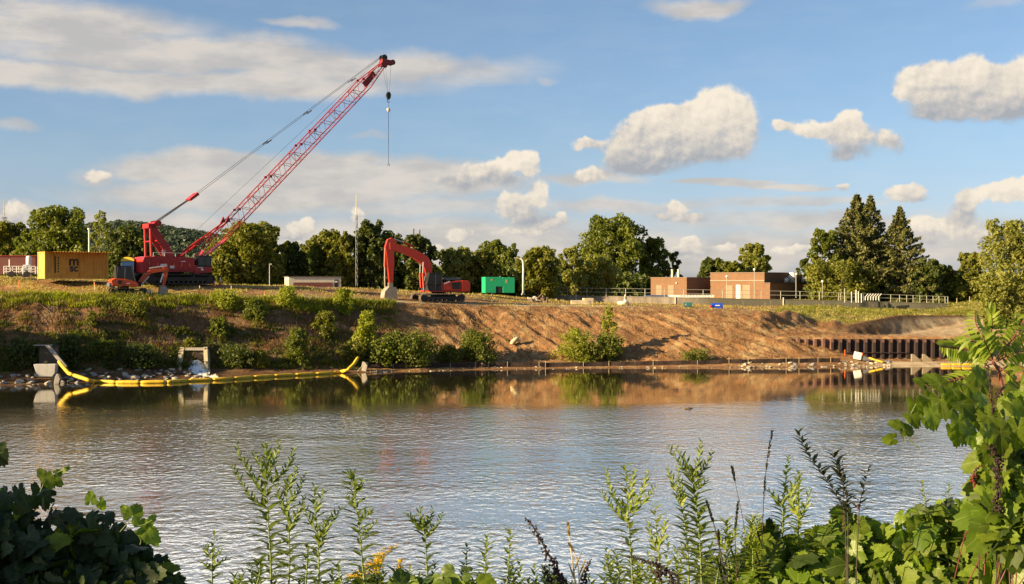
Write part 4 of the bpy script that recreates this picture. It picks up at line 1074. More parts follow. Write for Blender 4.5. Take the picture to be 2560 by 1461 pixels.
small_light(1886, 748, 172, 3.8, 'slim yard light before the taller brick building near its lit corner')
small_light(1817, 748, 174, 2.9, 'yard light with a short side arm left of the tall building door', .5)
small_light(1990, 745, 172, 3.0, 'yard light with round head rising above the low building wing')
small_light(2056, 748, 172, 2.2, 'short grey yard light at the right end of the brick wing')
def pipes():
    t = thing('pipe_rack', 'white upright and slanting pipes beside the railing before the spruces', 'pipes', P(2150, 757, 168), 0)
    for (x, h) in ((-2.0, 1.9), (-1.1, 1.45), (-.5, 1.7), (-.2, 1.5), (.2, 1.2)): MB().tube([(x, 0, 0), (x, 0, h)], .075, 8).build('upright', PIPEGREY, t)
    for i in range(6): MB().tube([(.7 + i * .35, 0, .3), (.7 + i * .35, 0, .75), (1.1 + i * .35, .1, 1.15)], .07, 6).build('elbow_pipe', PIPEGREY, t)
pipes()

# things standing on the bank top in front of the wall
def plank_block(name, label, cat, px, D, dims, mat, rz=0, extra=None, bev=.04):
    p = on(px, D, -.03); t = thing(name, label, cat, p, rz); x, y, z = dims
    MB().box(-x / 2, x / 2, -y / 2, y / 2, 0, z).build('block', mat, t, bevel=bev)
    if extra: extra(t)
    return t
plank_block('concrete_block', 'long pale tan concrete block lying at the left end of the concrete wall', 'block', 1452, 150, (2.35, .8, .52), paint('tan_block', (.66, .54, .32), .9), R(4))
plank_block('concrete_block', 'short tan block half hidden behind the long tan block', 'block', 1470, 153, (1.2, .8, .78), paint('tan_block', (.66, .54, .32), .9), R(12))
def sack(px, D):
    t = thing('sand_sack', 'lumpy white bulk sack in front of the concrete wall', 'sack', on(px, D, -.03))
    MB().lathe([(.5, 0), (.68, .12), (.7, .38), (.58, .5), (.3, .52)], 14, Matrix.Scale(1.05, 4, (1, 0, 0))).build('bag', paint('sack_white', (.76, .66, .46), .9), t, True)
    MB().lathe([(.2, .5), (.24, .6), (.1, .68)], 8, Matrix.Translation((.3, 0, 0))).build('tied_neck', WHITE, t, True)
sack(1558, 158)
def drum():
    t = thing('blue_tank', 'bright blue plastic tank with white label in front of the wall', 'tank', on(1792, 150, 0), R(3))
    MB().tube([(-.66, 0, .32), (.66, 0, .32)], .32, 14).box(-.6, .6, -.3, .3, .0, .3).build('shell', BLUE, t, bevel=.03)
    MB().box(-.25, .3, -.333, -.32, .32, .42).build('label_strip', WHITE, t)
    t = thing('red_can', 'small red fuel can at the left of the bright blue tank', 'can', on(1776, 149.6, 0), 0)
    MB().box(-.11, .11, -.15, .15, 0, .36).build('body', paint('can_red', (.6, .04, .05)), t, bevel=.04); MB().tube([(0, -.1, .36), (0, -.05, .44), (0, .06, .44), (0, .1, .36)], .02, 6).build('handle', BLACK, t)
    t = thing('pump_box', 'dark teal pump box with pale panel in front of the wall', 'pump', on(1719, 151, 0), R(-4))
    MB().box(-.52, .52, -.35, .35, .05, .55).build('housing', TEAL, t, bevel=.04); MB().box(-.35, -.15, -.37, -.352, .2, .4).build('panel', GALV, t)
    MB().box(-.4, .5, -.38, .38, 0, .045).build('skid', BLACK, t)
drum()
def rubble():
    t = thing('rubble_pile', 'heap of broken slabs and roots on the mound right of the lamp post', 'rubble', on(1345, 153, -.05))
    rnd = random.Random(5)
    for i in range(14):
        m = MB(); a = Vector((rnd.uniform(-1, 1), rnd.uniform(-.4, .4), rnd.uniform(.1, .55))); s = rnd.uniform(.25, .5)
        M = Matrix.Translation(a) @ Matrix.Rotation(rnd.uniform(0, 3), 4, (rnd.random(), rnd.random(), rnd.random()))
        m.box(-s, s, -s * .7, s * .7, -.07, .07, M).build('slab', CONC if rnd.random() < .5 else DARKW, t)
rubble()
def cone(px, D, label):
    t = thing('traffic_cone', label, 'cone', on(px, D), 0, 'traffic cones near the crane')
    oc = paint('cone_orange', (.9, .2, .03), .5, wear=.1)
    MB().lathe([(.19, .03), (.12, .35)], 12).build('lower_cone', oc, t); MB().lathe([(.119, .35), (.07, .6)], 12).build('white_band', WHITE, t); MB().lathe([(.069, .6), (.03, .78)], 12).build('cone_tip', WHITE, t)
    MB().box(-.22, .22, -.22, .22, 0, .03).build('base', oc, t)
cone(535, 128.5, 'orange and white cone at the right end of the crane tracks'); cone(551, 130, 'pale traffic cone a little further right of the crane')
def stake(px, D, h, tape, label, dz=0):
    t = thing('survey_stake', label, 'stake', (on(px, D, -.05) if dz is None else at_row(px, D, None if D > 400 else None, dz=-.05)), 0, 'survey stakes along the bank')
    MB().box(-.035, .035, -.02, .02, 0, h).build('stake', WOODP if tape != 2 else ORTAPE, t)
    if tape: MB().box(-.045, .045, -.03, .03, h * .72, h * .95).build('tape', ORTAPE, t)
stake(48, 722, .8, 2, 'orange stake on the grass at the far left'); stake(236, 727, .85, 1, 'pale stake with orange top left of the small digger')
stake(374, 119.0, .6, 2, 'orange stake part way down the left bank below the digger', None); stake(499, 739, 1.0, 0, 'plain pale stake right of the digger bucket')
stake(578, 738, .95, 0, 'plain pale stake below the right end of the crane tracks'); stake(661, 752, .75, 1, 'stake with orange ribbon at the top of the grassy bank')
stake(1125, 758, .55, 2, 'short orange stake in front of the excavator tracks')
stake(2112, 133.4, .7, 2, 'orange stake at the foot of the sheet piling left end', None); stake(2156, 133.4, .6, 2, 'orange stake beside the tilted white block', None)
stake(2392, 175, .9, 0, 'small post on the road edge past the wall end', None); stake(2424, 176, .9, 0, 'second small post on the road edge towards the willow', None)

# ================================================================ sheet piling
def make_piles():
    x0, x1 = 29.0, 50.2; n = 24; w = (x1 - x0) / n; Yp = 134.05
    t = thing('sheet_pile_wall', 'rusty steel sheet pile wall holding back the dug bank at right', 'wall', (x0, Yp, 0))
    for i in range(n):
        a = i * w
        prof = [(a, .0), (a + w * .30, .0), (a + w * .42, .34), (a + w * .88, .34), (a + w, .0)]
        m = MB(); k = len(prof); th = .03; top = 2.52 - .012 * (i % 3)
        vs = [(x, y, z) for z in (-1.2, top) for x, y in prof] + [(x, y + th, z) for z in (-1.2, top) for x, y in prof]
        fs = []
        for q in range(k - 1):
            fs += [(q, q + 1, k + q + 1, k + q), (2 * k + q, 3 * k + q, 3 * k + q + 1, 2 * k + q + 1), (k + q, k + q + 1, 3 * k + q + 1, 3 * k + q)]
        p = m.add(vs, fs).build('pile', RUSTSUN if i < 5 else RUST, t)  # sunlight painted in: lighter rust on first piles and heads, darker on the rest
    c = MB()
    for i in range(n): c.box(i * w + .02, i * w + w * .30, -.04, -.003, 2.15, 2.53)
    c.build('pile_head', RUSTSUN, t)
    MB().box(4.6, 12.5, -.16, -.043, 1.05, 1.12).build('waling_beam', RUST, t)
make_piles()

def wedge_pair(name, label, px, D, dz, h, run, gap, mat):
    p = on(px, D, dz); t = thing(name, label, 'wall', p)
    for k in range(2):
        MB().prism([(k * gap, 0), (k * gap, h), (k * gap + .22, h), (k * gap + run + .45, 0)], -.18, .18).build('wing_slab', mat, t, bevel=.02)
    return t
wedge_pair('wing_wall', 'pair of slanting concrete slabs on the beach before the piling', 2278, 132, -.1, .85, .75, 1.15, paint('slab_tan', (.26, .21, .14), .9, wear=.6))
def white_block():
    t = thing('white_block', 'tilted white concrete block on rocks at the beach end', 'block', on(2142, 131.4, .15), R(-12))
    M = Matrix.Rotation(R(12), 4, 'Y')
    MB().box(-.38, .38, -.4, .4, 0, .75, M).build('block', paint('white_concrete', (.74, .70, .60), .85), t, bevel=.05)
    t = thing('grey_slab', 'dark grey slab leaning against the tilted white block', 'slab', on(2162, 131.3, .1), R(-8))
    MB().prism([(-.3, 0), (.75, 0), (.55, .3), (-.25, .5)], -.3, .3).build('slab', GREYM, t, bevel=.03)
white_block()

# ================================================================ outfalls
def outfall():
    # flap-gate outfall with two battered wing walls
    D = 115.6; p = on(486, D); p.z = .45
    t = thing('concrete_outfall', 'concrete outfall with two wing walls and round flap gate spilling white water', 'outfall', p, R(3))
    for x0, x1, tp in ((-1.45, -1.02, -.10), (1.05, 1.40, -.42)):
        m = MB(); m.add([(x0, -.9, 0), (x1, -.9, 0), (x1 + tp, .9, 2.1), (x0 + tp, .9, 2.1), (x0, 1.4, 0), (x1, 1.4, 0), (x1 + tp, 1.4, 2.1), (x0 + tp, 1.4, 2.1)], [(0, 1, 2, 3), (7, 6, 5, 4), (0, 3, 7, 4), (1, 5, 6, 2), (3, 2, 6, 7), (0, 4, 5, 1)])
        m.build('wing_wall', paint('outfall_concrete', (.50, .42, .26), .9, wear=.5, dirt=(.2, .15, .08)), t)
    MB().box(-1.02, 1.02, .95, 1.4, 0, 2.05).build('head_wall', paint('dark_concrete', (.10, .075, .05), .9), t)
    MB().box(-1.0, .8, .7, .947, 1.82, 2.07).build('lintel', CONC, t)
    MB().disc((0, .9, .95), (0, 1, 0), .62, .09, 24).build('flap_gate', RUST, t)
    MB().box(-1.02, 1.02, -.8, .94, -.15, 0.02).build('apron', paint('dark_concrete', (.10, .075, .05), .9), t)
    # foaming water
    rnd = np.random.RandomState(3)
    n = 42; xs = np.linspace(0, 1, n); ys = np.linspace(-1, 1, 26)
    A, B = np.meshgrid(xs, ys, indexing='ij')
    width = .75 + .55 * A
    X = B * width + A * 1.0; Y = .6 - A * 3.0
    Z = .85 * (1 - A) ** 1.5 * (1 - .35 * B ** 2) + .20 * (1 - A) + .10 * fbm(X * 4, Y * 4, 3) + .07 * fbm(X * 11, Y * 11, 5) - .45 * A - np.maximum(0, np.abs(B) - .8) * 1.2
    v = np.stack([X, Y, Z], 2).reshape(-1, 3); i = np.arange(v.shape[0]).reshape(A.shape)
    f = np.stack([i[:-1, :-1], i[1:, :-1], i[1:, 1:], i[:-1, 1:]], 2).reshape(-1, 4)
    m_, nt, out = new_mat('white_water'); co = objco(nt)
    principled(nt, out, mixc(nt, noise(nt, co, 6, 5, .7).step(.3, .6), (.45, .55, .62), (.93, .95, .96)), .35, 0, noise(nt, co, 9, 5), .05, 1)
    o = mesh_np('white_water', v, f, m_, None, True); o.location = p + Vector((0, 0, -.1)); o.rotation_euler = (0, 0, R(3))
    tag(o, 'white foaming water pouring from the outfall over the rocks', 'water')
    # old outfall at the far left
    p = on(115, 108.8); p.z = .8
    t = thing('old_outfall', 'old shaded outfall with slanting concrete beam at the far left bank', 'outfall', p, R(6))
    m = MB(); m.add([(.1, -.7, 2.3), (.45, -.7, 2.3), (1.95, -1.0, .55), (1.6, -1.0, .55), (.1, -.3, 2.3), (.45, -.3, 2.3), (1.95, -.6, .55), (1.6, -.6, .55)], [(0, 1, 2, 3), (7, 6, 5, 4), (0, 4, 5, 1), (1, 5, 6, 2), (2, 6, 7, 3), (3, 7, 4, 0)])
    m.build('beam', CONC, t); MB().box(-.6, .9, .2, .6, 0, 2.25).build('head_wall', paint('dark_concrete', (.10, .075, .05), .9), t)
    MB().box(-1.0, .5, -.1, .19, 2.26, 2.36).build('lintel', CONC, t)
    p = on(116, 107.6); p.z = .55
    t = thing('concrete_tub', 'pale concrete tub block at the left end of the yellow boom', 'block', p, R(8))
    MB().prism([(-.95, 1.05), (.85, 1.05), (.8, .3), (.6, .0), (-.5, 0), (-.75, .4)], -.5, .5).build('tub', paint('tub_grey', (.50, .48, .44), .85), t, bevel=.05)
    MB().box(-.2, .1, -.1, .2, 1.052, 1.3).build('bracket', BLACK, t)
outfall()

# ================================================================ yellow floating boom
def boom_segments(name, label, pts, r, seg, squash=.75, parent_mat=BOOMY):
    """pts world polyline; lens-shaped float pieces strung along it"""
    pts = [Vector(p) for p in pts]
    d = [0]
    for a, b in zip(pts[:-1], pts[1:]): d.append(d[-1] + (b - a).length)
    def at(s):
        s = max(0, min(d[-1], s))
        for i in range(len(d) - 1):
            if s <= d[i + 1]: return pts[i] + (pts[i + 1] - pts[i]) * ((s - d[i]) / (d[i + 1] - d[i]))
        return pts[-1]
    t = thing(name, label, 'floating boom', pts[0]); n = max(1, round(d[-1] / seg))
    for i in range(n):
        a, b = d[-1] * i / n, d[-1] * (i + 1) / n
        rr = []; pp = []
        for k in range(9):
            w = k / 8; pp.append(at(a + (b - a) * (.01 + .98 * w)) - pts[0]); rr.append(r * (.72 + .28 * min(1, math.sin(math.pi * w) * 2.2)))
        MB().tube(pp, rr, 10).build('float', parent_mat, t, True)
    MB().tube([at(d[-1] * i / 60) - pts[0] + Vector((0, 0, -r * .35)) for i in range(61)], r * .38, 6).build('skirt', paint('boom_skirt', (.50, .12, .02), .7), t)
    return t
def wl(px, py, dz=.0):     # point on the water surface under an image point
    D = H * F / (py - Y0); return P(px, py, D) + Vector((0, 0, dz))
pts = [P(146, 903, 107.2), P(172, 934, 106.6), P(225, 952, 105.6)] + [wl(x, y + 2, .1) for x, y in ((240, 955), (300, 957), (360, 957), (420, 956), (480, 952), (560, 949), (630, 944), (700, 940), (760, 937), (820, 934), (850, 931))]
last = P(868, 926, 118.5), P(884, 912, 119.2), P(896, 893, 120)
boom_segments('floating_boom', 'long yellow floating boom strung across the left shore before the outfall', pts + list(last), .165, 2.1)
t = thing('boom_anchor', 'pale square anchor plate holding the right end of the yellow boom', 'anchor', P(905, 912, 120.4), R(-8))
MB().box(0, .55, -.1, .1, -.55, .3, Matrix.Rotation(R(12), 4, 'Y')).build('plate', CONC, t, bevel=.03)
MB().tube([(.1, 0, .25), (.0, -.1, -.2), (-.5, -.3, -.75), (-1.6, -.5, -.95)], .03, 5).build('rope', WOODP, t)
boom_segments('floating_boom', 'short yellow boom reaching down the rocks beside the tilted white block', [P(2172, 895, 131), P(2190, 901, 130.6), P(2208, 906, 130.2)], .10, 1.0)
boom_segments('floating_boom', 'yellow boom lying along the sandy beach at far right behind the sumac', [on(2352, 128.9, .10), on(2385, 128.8, .12), on(2430, 128.8, .12)], .13, 1.2)

# ================================================================ silt fence along the waterline
def silt_fence():
    t = thing('silt_fence', 'dark silt fence with small stakes running along the far waterline', 'fence', (0, 0, 0))
    pxs = np.linspace(920, 2100, 150); yy = np.interp(pxs, [920, 1100, 1400, 1750, 1800, 2100], [919, 916, 914.5, 909, 907, 903])
    X = []; 
    for p, y in zip(pxs, yy):
        # walk up the beach until the ground projects to that row
        D, Z = rows_at(p); d = np.linspace(D[0, 1], D[0, 4], 60); z = ground_z((p - 1280) / F * d, d); py = Y0 + (H - z) / d * F
        k = int(np.argmin(np.abs(py - (y + 3)))); X.append(((p - 1280) / F * d[k], d[k], z[k]))
    X = np.array(X); X[:, 1] = np.convolve(np.pad(X[:, 1], 4, 'edge'), np.ones(9) / 9, 'valid'); 
    top = X + np.array([0, 0, .42]) + np.stack([np.zeros(150), .05 * np.sin(np.arange(150)), .04 * fbm(np.arange(150) / 3., np.zeros(150))], 1)
    v = np.concatenate([X - [0, 0, .3], top, top + [0, .03, 0], X + [0, .03, -.3]]); n = 150; i = np.arange(n - 1)
    f = np.concatenate([np.stack([i + a * n, i + 1 + a * n, i + 1 + b * n, i + b * n], 1) for a, b in ((0, 1), (1, 2), (2, 3))])
    mesh_np('fabric', v, f, TARP, t)
    rnd = random.Random(9)
    for k in list(range(2, 148, 2)):
        if rnd.random() < .72: continue
        x, y, z = X[k]; MB().box(x - .018, x + .018, y - .05, y - .03, z - .2, z + rnd.uniform(.46, .66)).build('stake', WOODP, t)
silt_fence()
# ================================================================ foliage
RS = np.random.RandomState
def rand_dirs(n, rs, up=0.0):
    v = rs.normal(size=(n, 3)); v[:, 2] += up
    return v / np.linalg.norm(v, axis=1, keepdims=True)
def frames(nrm, rs):
    """random in-plane axes for given normals"""
    r = rs.normal(size=nrm.shape); a = np.cross(nrm, r); a /= np.linalg.norm(a, axis=1, keepdims=True) + 1e-9
    return a, np.cross(nrm, a)
def leaf_quads(c, nrm, size, rs, aspect=.65, tint=None):
    a, b = frames(nrm, rs); s = np.asarray(size).reshape(-1, 1)
    fold = nrm * s * .18
    v = np.stack([c - a * s, c - b * s * aspect + fold, c + a * s, c + b * s * aspect + fold], 1).reshape(-1, 3)
    f = np.arange(len(c) * 4).reshape(-1, 4)
    t = np.repeat(tint if tint is not None else rs.rand(len(c)), 4)
    return v, f, t
LF = {
 'olive': leafmat('leaf_olive', (.075, .090, .012), (.26, .25, .030), .35),
 'green': leafmat('leaf_green', (.055, .080, .010), (.22, .235, .030), .35),
 'dark': leafmat('leaf_dark', (.032, .052, .012), (.145, .165, .028), .30),
 'pale': leafmat('leaf_pale', (.12, .135, .024), (.34, .33, .070), .38),
 'spruce': leafmat('needle_spruce', (.050, .068, .018), (.22, .205, .055), .18),
 'dry': leafmat('leaf_dry', (.14, .085, .03), (.34, .22, .08), .25, tcol=(1.2, 1, .6)),
 'hay': leafmat('grass_hay', (.26, .22, .05), (.52, .43, .14), .3),
 'lime': leafmat('leaf_lime', (.15, .18, .015), (.40, .40, .045), .40),
}
BARK = paint('bark', (.12, .09, .065), .95, wear=.5, dirt=(.05, .04, .03), scale=3)
BARKP = paint('pale_bark', (.34, .30, .24), .9, wear=.4, dirt=(.12, .10, .08), scale=3)
def broadleaf(name, label, px, yt, yb, D, wpx, mat='green', seed=1, n=7000, lobes=34, leaf=.26, low=.08, shape='round', gaps=.0, cat='tree', group='trees behind the bank', bark=None, depth=None, lump=1.0):
    rs = RS(seed); h = (yb - yt) / F * D; w = wpx / F * D; base = P(px, yb, D); dp = depth or w * .8
    t = thing(name, label, cat, base, rs.rand() * .3, group)
    cs, rr = [], []
    # lobes at the crown's outside, denser towards the top, each with smaller knobs
    for i in range(lobes):
        u = low + (1 - low) * ((i + .5) / lobes) ** .85
        if shape == 'round': prof = math.sqrt(max(0, 1 - ((u - .48) / .54) ** 2))
        elif shape == 'tall': prof = math.sqrt(max(0, 1 - ((u - .45) / .57) ** 2)) ** .8
        elif shape == 'cone': prof = max(.08, (1.02 - u)) * 1.15
        else: prof = .9 - .5 * u
        a = i * 2.39996 + rs.rand() * .6; q = prof * (.40 + .42 * rs.rand())
        r = w * lump * (.075 + .12 * rs.rand() ** 1.3) * (1 - .35 * u if shape != 'cone' else 1 - .6 * u)
        cs.append((w * .5 * q * math.cos(a), dp * .5 * q * math.sin(a), min(h * u, h - r * .85))); rr.append(r)
    cs = np.array(cs); rr = np.array(rr)
    sub_c, sub_r = [cs], [rr]
    for k in range(6):
        d = rand_dirs(len(cs), rs, .4); sub_c.append(cs + d * rr[:, None] * (.8 + .35 * rs.rand(len(cs)))[:, None]); sub_r.append(rr * (.25 + .35 * rs.rand(len(cs))))
    C = np.concatenate(sub_c); Rr = np.concatenate(sub_r)
    p = Rr ** 2; idx = rs.choice(len(C), n, p=p / p.sum())
    d = rand_dirs(n, rs, .25); rad = Rr[idx] * (.72 + .38 * rs.rand(n))
    c = C[idx] + d * rad[:, None]
    if gaps:
        keep = fbm(c[:, 0] / (w * .12) + seed, c[:, 2] / (w * .12) + c[:, 1], seed) > -1 + gaps * 1.6 - .3; c, d, idx = c[keep], d[keep], idx[keep]
    k = int(len(c) * .2); j = rs.choice(len(cs), k); u_ = .35 + .65 * rs.rand(k)[:, None]      # foliage along the limbs joins the lobes
    e = cs[j]; s0 = np.stack([0 * e[:, 0], 0 * e[:, 0], np.maximum(h * .1, e[:, 2] - h * .22)], 1)
    c[:k] = s0 + (e - s0) * u_ + rs.normal(size=(k, 3)) * w * .035
    c[:, 2] = np.maximum(c[:, 2], .1)
    nn = d * .9 + rand_dirs(len(c), rs) * .9; nn /= np.linalg.norm(nn, axis=1, keepdims=True)
    lt = np.clip(.25 + .5 * rs.rand(len(C))[idx] + .35 * (rs.rand(len(c)) - .5), 0, 1)
    v, f, tt = leaf_quads(c, nn, leaf * max(1.0, D / 180.0) * (.6 + .7 * rs.rand(len(c))), rs, .6, lt)
    mesh_np('crown', v, f, LF[mat], t, False, tint=tt)
    m = MB(); tr = max(.09, w * .022); top = Vector((0, 0, h * .72)); m.tube([(0, 0, -.3), (w * .01, 0, h * .2), (-w * .01, 0, h * .45), top], [tr * 1.3, tr, tr * .7, tr * .3], 7)
    for i in range(0, lobes, 3):
        e = Vector(cs[i]); s = Vector((0, 0, max(h * .1, e.z - h * .22))); mid = (s + e) / 2 + Vector((0, 0, -.05 * h)); m.tube([s, mid, e], [tr * .45, tr * .3, tr * .12], 5, False)
    m.build('trunk', bark or BARK, t, True)
    return t
def spruce(label, px, yt, yb, D, wpx, seed, tiers=30, n=9000, low=.05, thin=False):
    rs = RS(seed); h = (yb - yt) / F * D; w = wpx / F * D; t = thing('spruce_tree', label, 'spruce', P(px, yb, D), 0, 'tall spruces at right')
    m = MB(); m.tube([(0, 0, -.3), (0, 0, h * .5), (0, 0, h)], [.32, .2, .03], 7)
    Cs, Ns, Ss = [], [], []
    for k in range(tiers):
        u = low + (1 - low) * (k / tiers) ** .92; z = h * u
        L = w * .5 * (1.02 - u) ** 1.02 * (.80 + .35 * rs.rand())
        nb = int(6 + 3 * (1 - u))
        for b in range(nb):
            a = b * 2 * math.pi / nb + rs.rand() * .7; l = L * (.65 + .5 * rs.rand())
            droop = -.10 * l + .22 * l * u; tipz = z + droop
            d = np.array([math.cos(a), math.sin(a), 0]); s = np.array([0, 0, z]); e = s + d * l + np.array([0, 0, droop + l * .1])
            m.tube([s, (s + e) / 2 + np.array([0, 0, -l * .07]), e], [.05, .035, .012], 4, False)
            q = max(4, int(n / (tiers * nb) * (.3 + 1.4 * l / (w * .5))))
            f = np.sqrt(rs.rand(q)); side = np.array([-d[1], d[0], 0]); sp = (rs.rand(q) - .5) * 2 * l * .22 * (1.15 - f)
            c = s + (e - s) * f[:, None] + side * sp[:, None]; c[:, 2] += -l * .07 * 4 * f * (1 - f) - np.abs(rs.normal(size=q)) * .22
            Cs.append(c); nn = rand_dirs(q, rs, .8); Ns.append(nn)
    c = np.concatenate(Cs); nn = np.concatenate(Ns)
    v, f, tt = leaf_quads(c, nn, .20 + .16 * rs.rand(len(c)), rs, .45)
    mesh_np('crown', v, f, LF['spruce'], t, False, tint=tt); m.build('trunk', BARK, t)
    return t

TREES = [  # name, label, px, top, base, distance, width, mat, seed, n, lobes, leaf, shape
 ('leafy_tree', 'broad yellow green tree cut by the left edge behind the dark red trailer', 12, 562, 700, 172, 120, 'olive', 1, 6500, 30, .26, 'round'),
 ('leafy_tree', 'low dark tree behind the left end of the yellow container', 82, 578, 700, 168, 95, 'green', 2, 5000, 24, .25, 'round'),
 ('leafy_tree', 'tallest bushy dark tree rising directly behind the yellow container', 150, 524, 700, 166, 150, 'green', 3, 9000, 38, .26, 'tall'),
 ('leafy_tree', 'dark green tree between the container and the crane gantry', 318, 574, 705, 166, 125, 'dark', 4, 7500, 32, .25, 'round'),
 ('leafy_tree', 'dark shrubby tree behind the crane house', 400, 640, 712, 172, 110, 'dark', 5, 4000, 20, .25, 'round'),
 ('leafy_tree', 'large round yellow green tree just right of the crane boom foot', 618, 562, 722, 160, 165, 'olive', 6, 10500, 44, .25, 'round'),
 ('leafy_tree', 'right lobe tree merging with the large yellow green tree by the boom', 668, 566, 722, 166, 90, 'olive', 7, 5000, 24, .25, 'tall'),
 ('leafy_tree', 'low leafy tree at the left foot of the large yellow green tree', 560, 640, 716, 156, 70, 'olive', 8, 3600, 18, .22, 'round'),
 ('leafy_tree', 'very dark tree behind the white shed left end', 728, 608, 722, 170, 85, 'dark', 9, 5200, 26, .25, 'round'),
 ('leafy_tree', 'pale distant tree in the gap behind the white shed', 778, 606, 722, 205, 70, 'olive', 10, 3200, 18, .28, 'round'),
 ('leafy_tree', 'yellow green tree left of the tall radio mast', 820, 580, 722, 170, 95, 'olive', 11, 5800, 30, .25, 'tall'),
 ('leafy_tree', 'olive tree close behind the radio mast on its left', 858, 584, 722, 164, 70, 'olive', 12, 4600, 24, .24, 'tall'),
 ('leafy_tree', 'tall dark tree just right of the radio mast', 925, 554, 726, 166, 105, 'dark', 13, 8500, 36, .25, 'tall'),
 ('leafy_tree', 'dark tree behind the raised excavator stick', 985, 584, 728, 172, 90, 'dark', 14, 5600, 28, .25, 'round'),
 ('leafy_tree', 'dark tree under the excavator boom with twin poles above', 1048, 592, 730, 166, 100, 'dark', 15, 6200, 30, .24, 'round'),
 ('leafy_tree', 'pale olive tree right of the excavator cab', 1140, 624, 733, 172, 95, 'pale', 16, 5200, 28, .23, 'round'),
 ('leafy_tree', 'taller dark tree standing above the row behind the green tank', 1243, 605, 733, 196, 90, 'green', 17, 4600, 26, .26, 'round'),
 ('leafy_tree', 'olive tree directly behind the green tank', 1205, 628, 735, 174, 90, 'olive', 18, 4800, 26, .23, 'round'),
 ('leafy_tree', 'thin bright tree left of the curved lamp post', 1284, 612, 735, 184, 42, 'green', 19, 2600, 16, .23, 'tall'),
 ('leafy_tree', 'bright olive tree right of the curved lamp post', 1345, 622, 738, 172, 110, 'olive', 20, 6000, 30, .23, 'round'),
 ('leafy_tree', 'narrow pale tree left of the big cottonwood', 1425, 620, 742, 200, 66, 'pale', 21, 3800, 22, .23, 'tall'),
 ('leafy_tree', 'biggest cottonwood in the middle of the skyline', 1530, 546, 745, 222, 168, 'green', 22, 12500, 46, .26, 'tall'),
 ('leafy_tree', 'lower front lobe tree beneath the biggest cottonwood', 1490, 640, 745, 205, 120, 'pale', 23, 5600, 28, .23, 'round'),
 ('leafy_tree', 'rounded tree right of the biggest cottonwood', 1632, 600, 745, 226, 85, 'green', 24, 5200, 26, .25, 'round'),
 ('leafy_tree', 'wispy dark tree left of the small brick building vent pipes', 1683, 632, 745, 232, 44, 'dark', 25, 1800, 14, .24, 'tall'),
 ('leafy_tree', 'dark distant tree in the gap between the brick buildings', 1788, 650, 745, 260, 75, 'dark', 26, 2600, 18, .34, 'round'),
 ('leafy_tree', 'yellow green tree peeking over the tall brick building left corner', 1828, 658, 745, 240, 66, 'olive', 27, 2400, 16, .30, 'round'),
 ('leafy_tree', 'round topped olive tree behind the taller brick building', 1884, 614, 745, 235, 86, 'pale', 28, 4800, 26, .30, 'tall'),
 ('leafy_tree', 'small dark tree behind the roof fans', 2008, 648, 745, 225, 46, 'dark', 29, 2000, 14, .26, 'round'),
 ('leafy_tree', 'green broadleaf tree touching the left side of the spruces', 2062, 578, 750, 188, 80, 'green', 30, 5200, 28, .24, 'tall'),
 ('leafy_tree', 'warm brown green tree before the foot of the spruces', 2105, 655, 758, 184, 150, 'olive', 31, 5600, 30, .22, 'round'),
 ('leafy_tree', 'dark rounded tree right of the spruces', 2322, 650, 760, 184, 80, 'dark', 32, 4600, 24, .24, 'round'),
 ('leafy_tree', 'small bright tree in the hollow right of the spruces', 2368, 664, 760, 190, 60, 'olive', 33, 2800, 18, .24, 'round'),
 ('leafy_tree', 'olive tree left of the big willow', 2425, 638, 765, 186, 80, 'olive', 34, 4600, 24, .24, 'round'),
 ('willow_tree', 'big pale willow tree filling the right edge above the sumac', 2522, 556, 830, 146, 150, 'pale', 35, 13000, 46, .19, 'tall'),
 ('willow_tree', 'second willow cut off by the right edge of the view', 2610, 566, 830, 150, 130, 'pale', 36, 8000, 34, .20, 'round'),
]
for (nm, lb, px, yt, yb, D, w, mt, sd, n, lo, lf, sh) in TREES:
    broadleaf(nm, lb, px, yt, yb + 6, D, w * 1.22, mt, sd, int(n * 1.15), lo, lf, .05, sh)
broadleaf('poplar_tree', 'sparse see through poplar between the dark tree and the flue pole', 252, 528, 705, 185, 56, 'pale', 50, 1500, 20, .18, .25, 'tall', .3, bark=BARKP)
spruce('tallest spruce with pointed top right of the brick building', 2142, 482, 760, 190, 290, 51, 34, 17000)
spruce('slimmer spruce leader just right of the tallest spruce top', 2176, 484, 760, 194, 240, 52, 32, 9000)
spruce('thinner spruce with bare upper branches at the right of the pair', 2250, 512, 760, 188, 235, 53, 30, 11000)

# unseen trees added left of the view to shade the left bank
for i, (x, y, h, w) in enumerate([(-58, 102, 10, 10), (-68, 99, 11, 11), (-78, 95, 12, 11)]):
    px = 1280 + F * x / y; zb = gz(x, y); yb = Y0 + (H - zb) / y * F
    broadleaf('leafy_tree', ['nearest', 'middle', 'farthest'][i] + ' of three unseen trees added left of the view to shade the bank slope', px, yb - h / y * F, yb, y, w / y * F, 'green', 60 + i, 5000, 26, .30, .05, 'round', group='added shade trees left of the view')

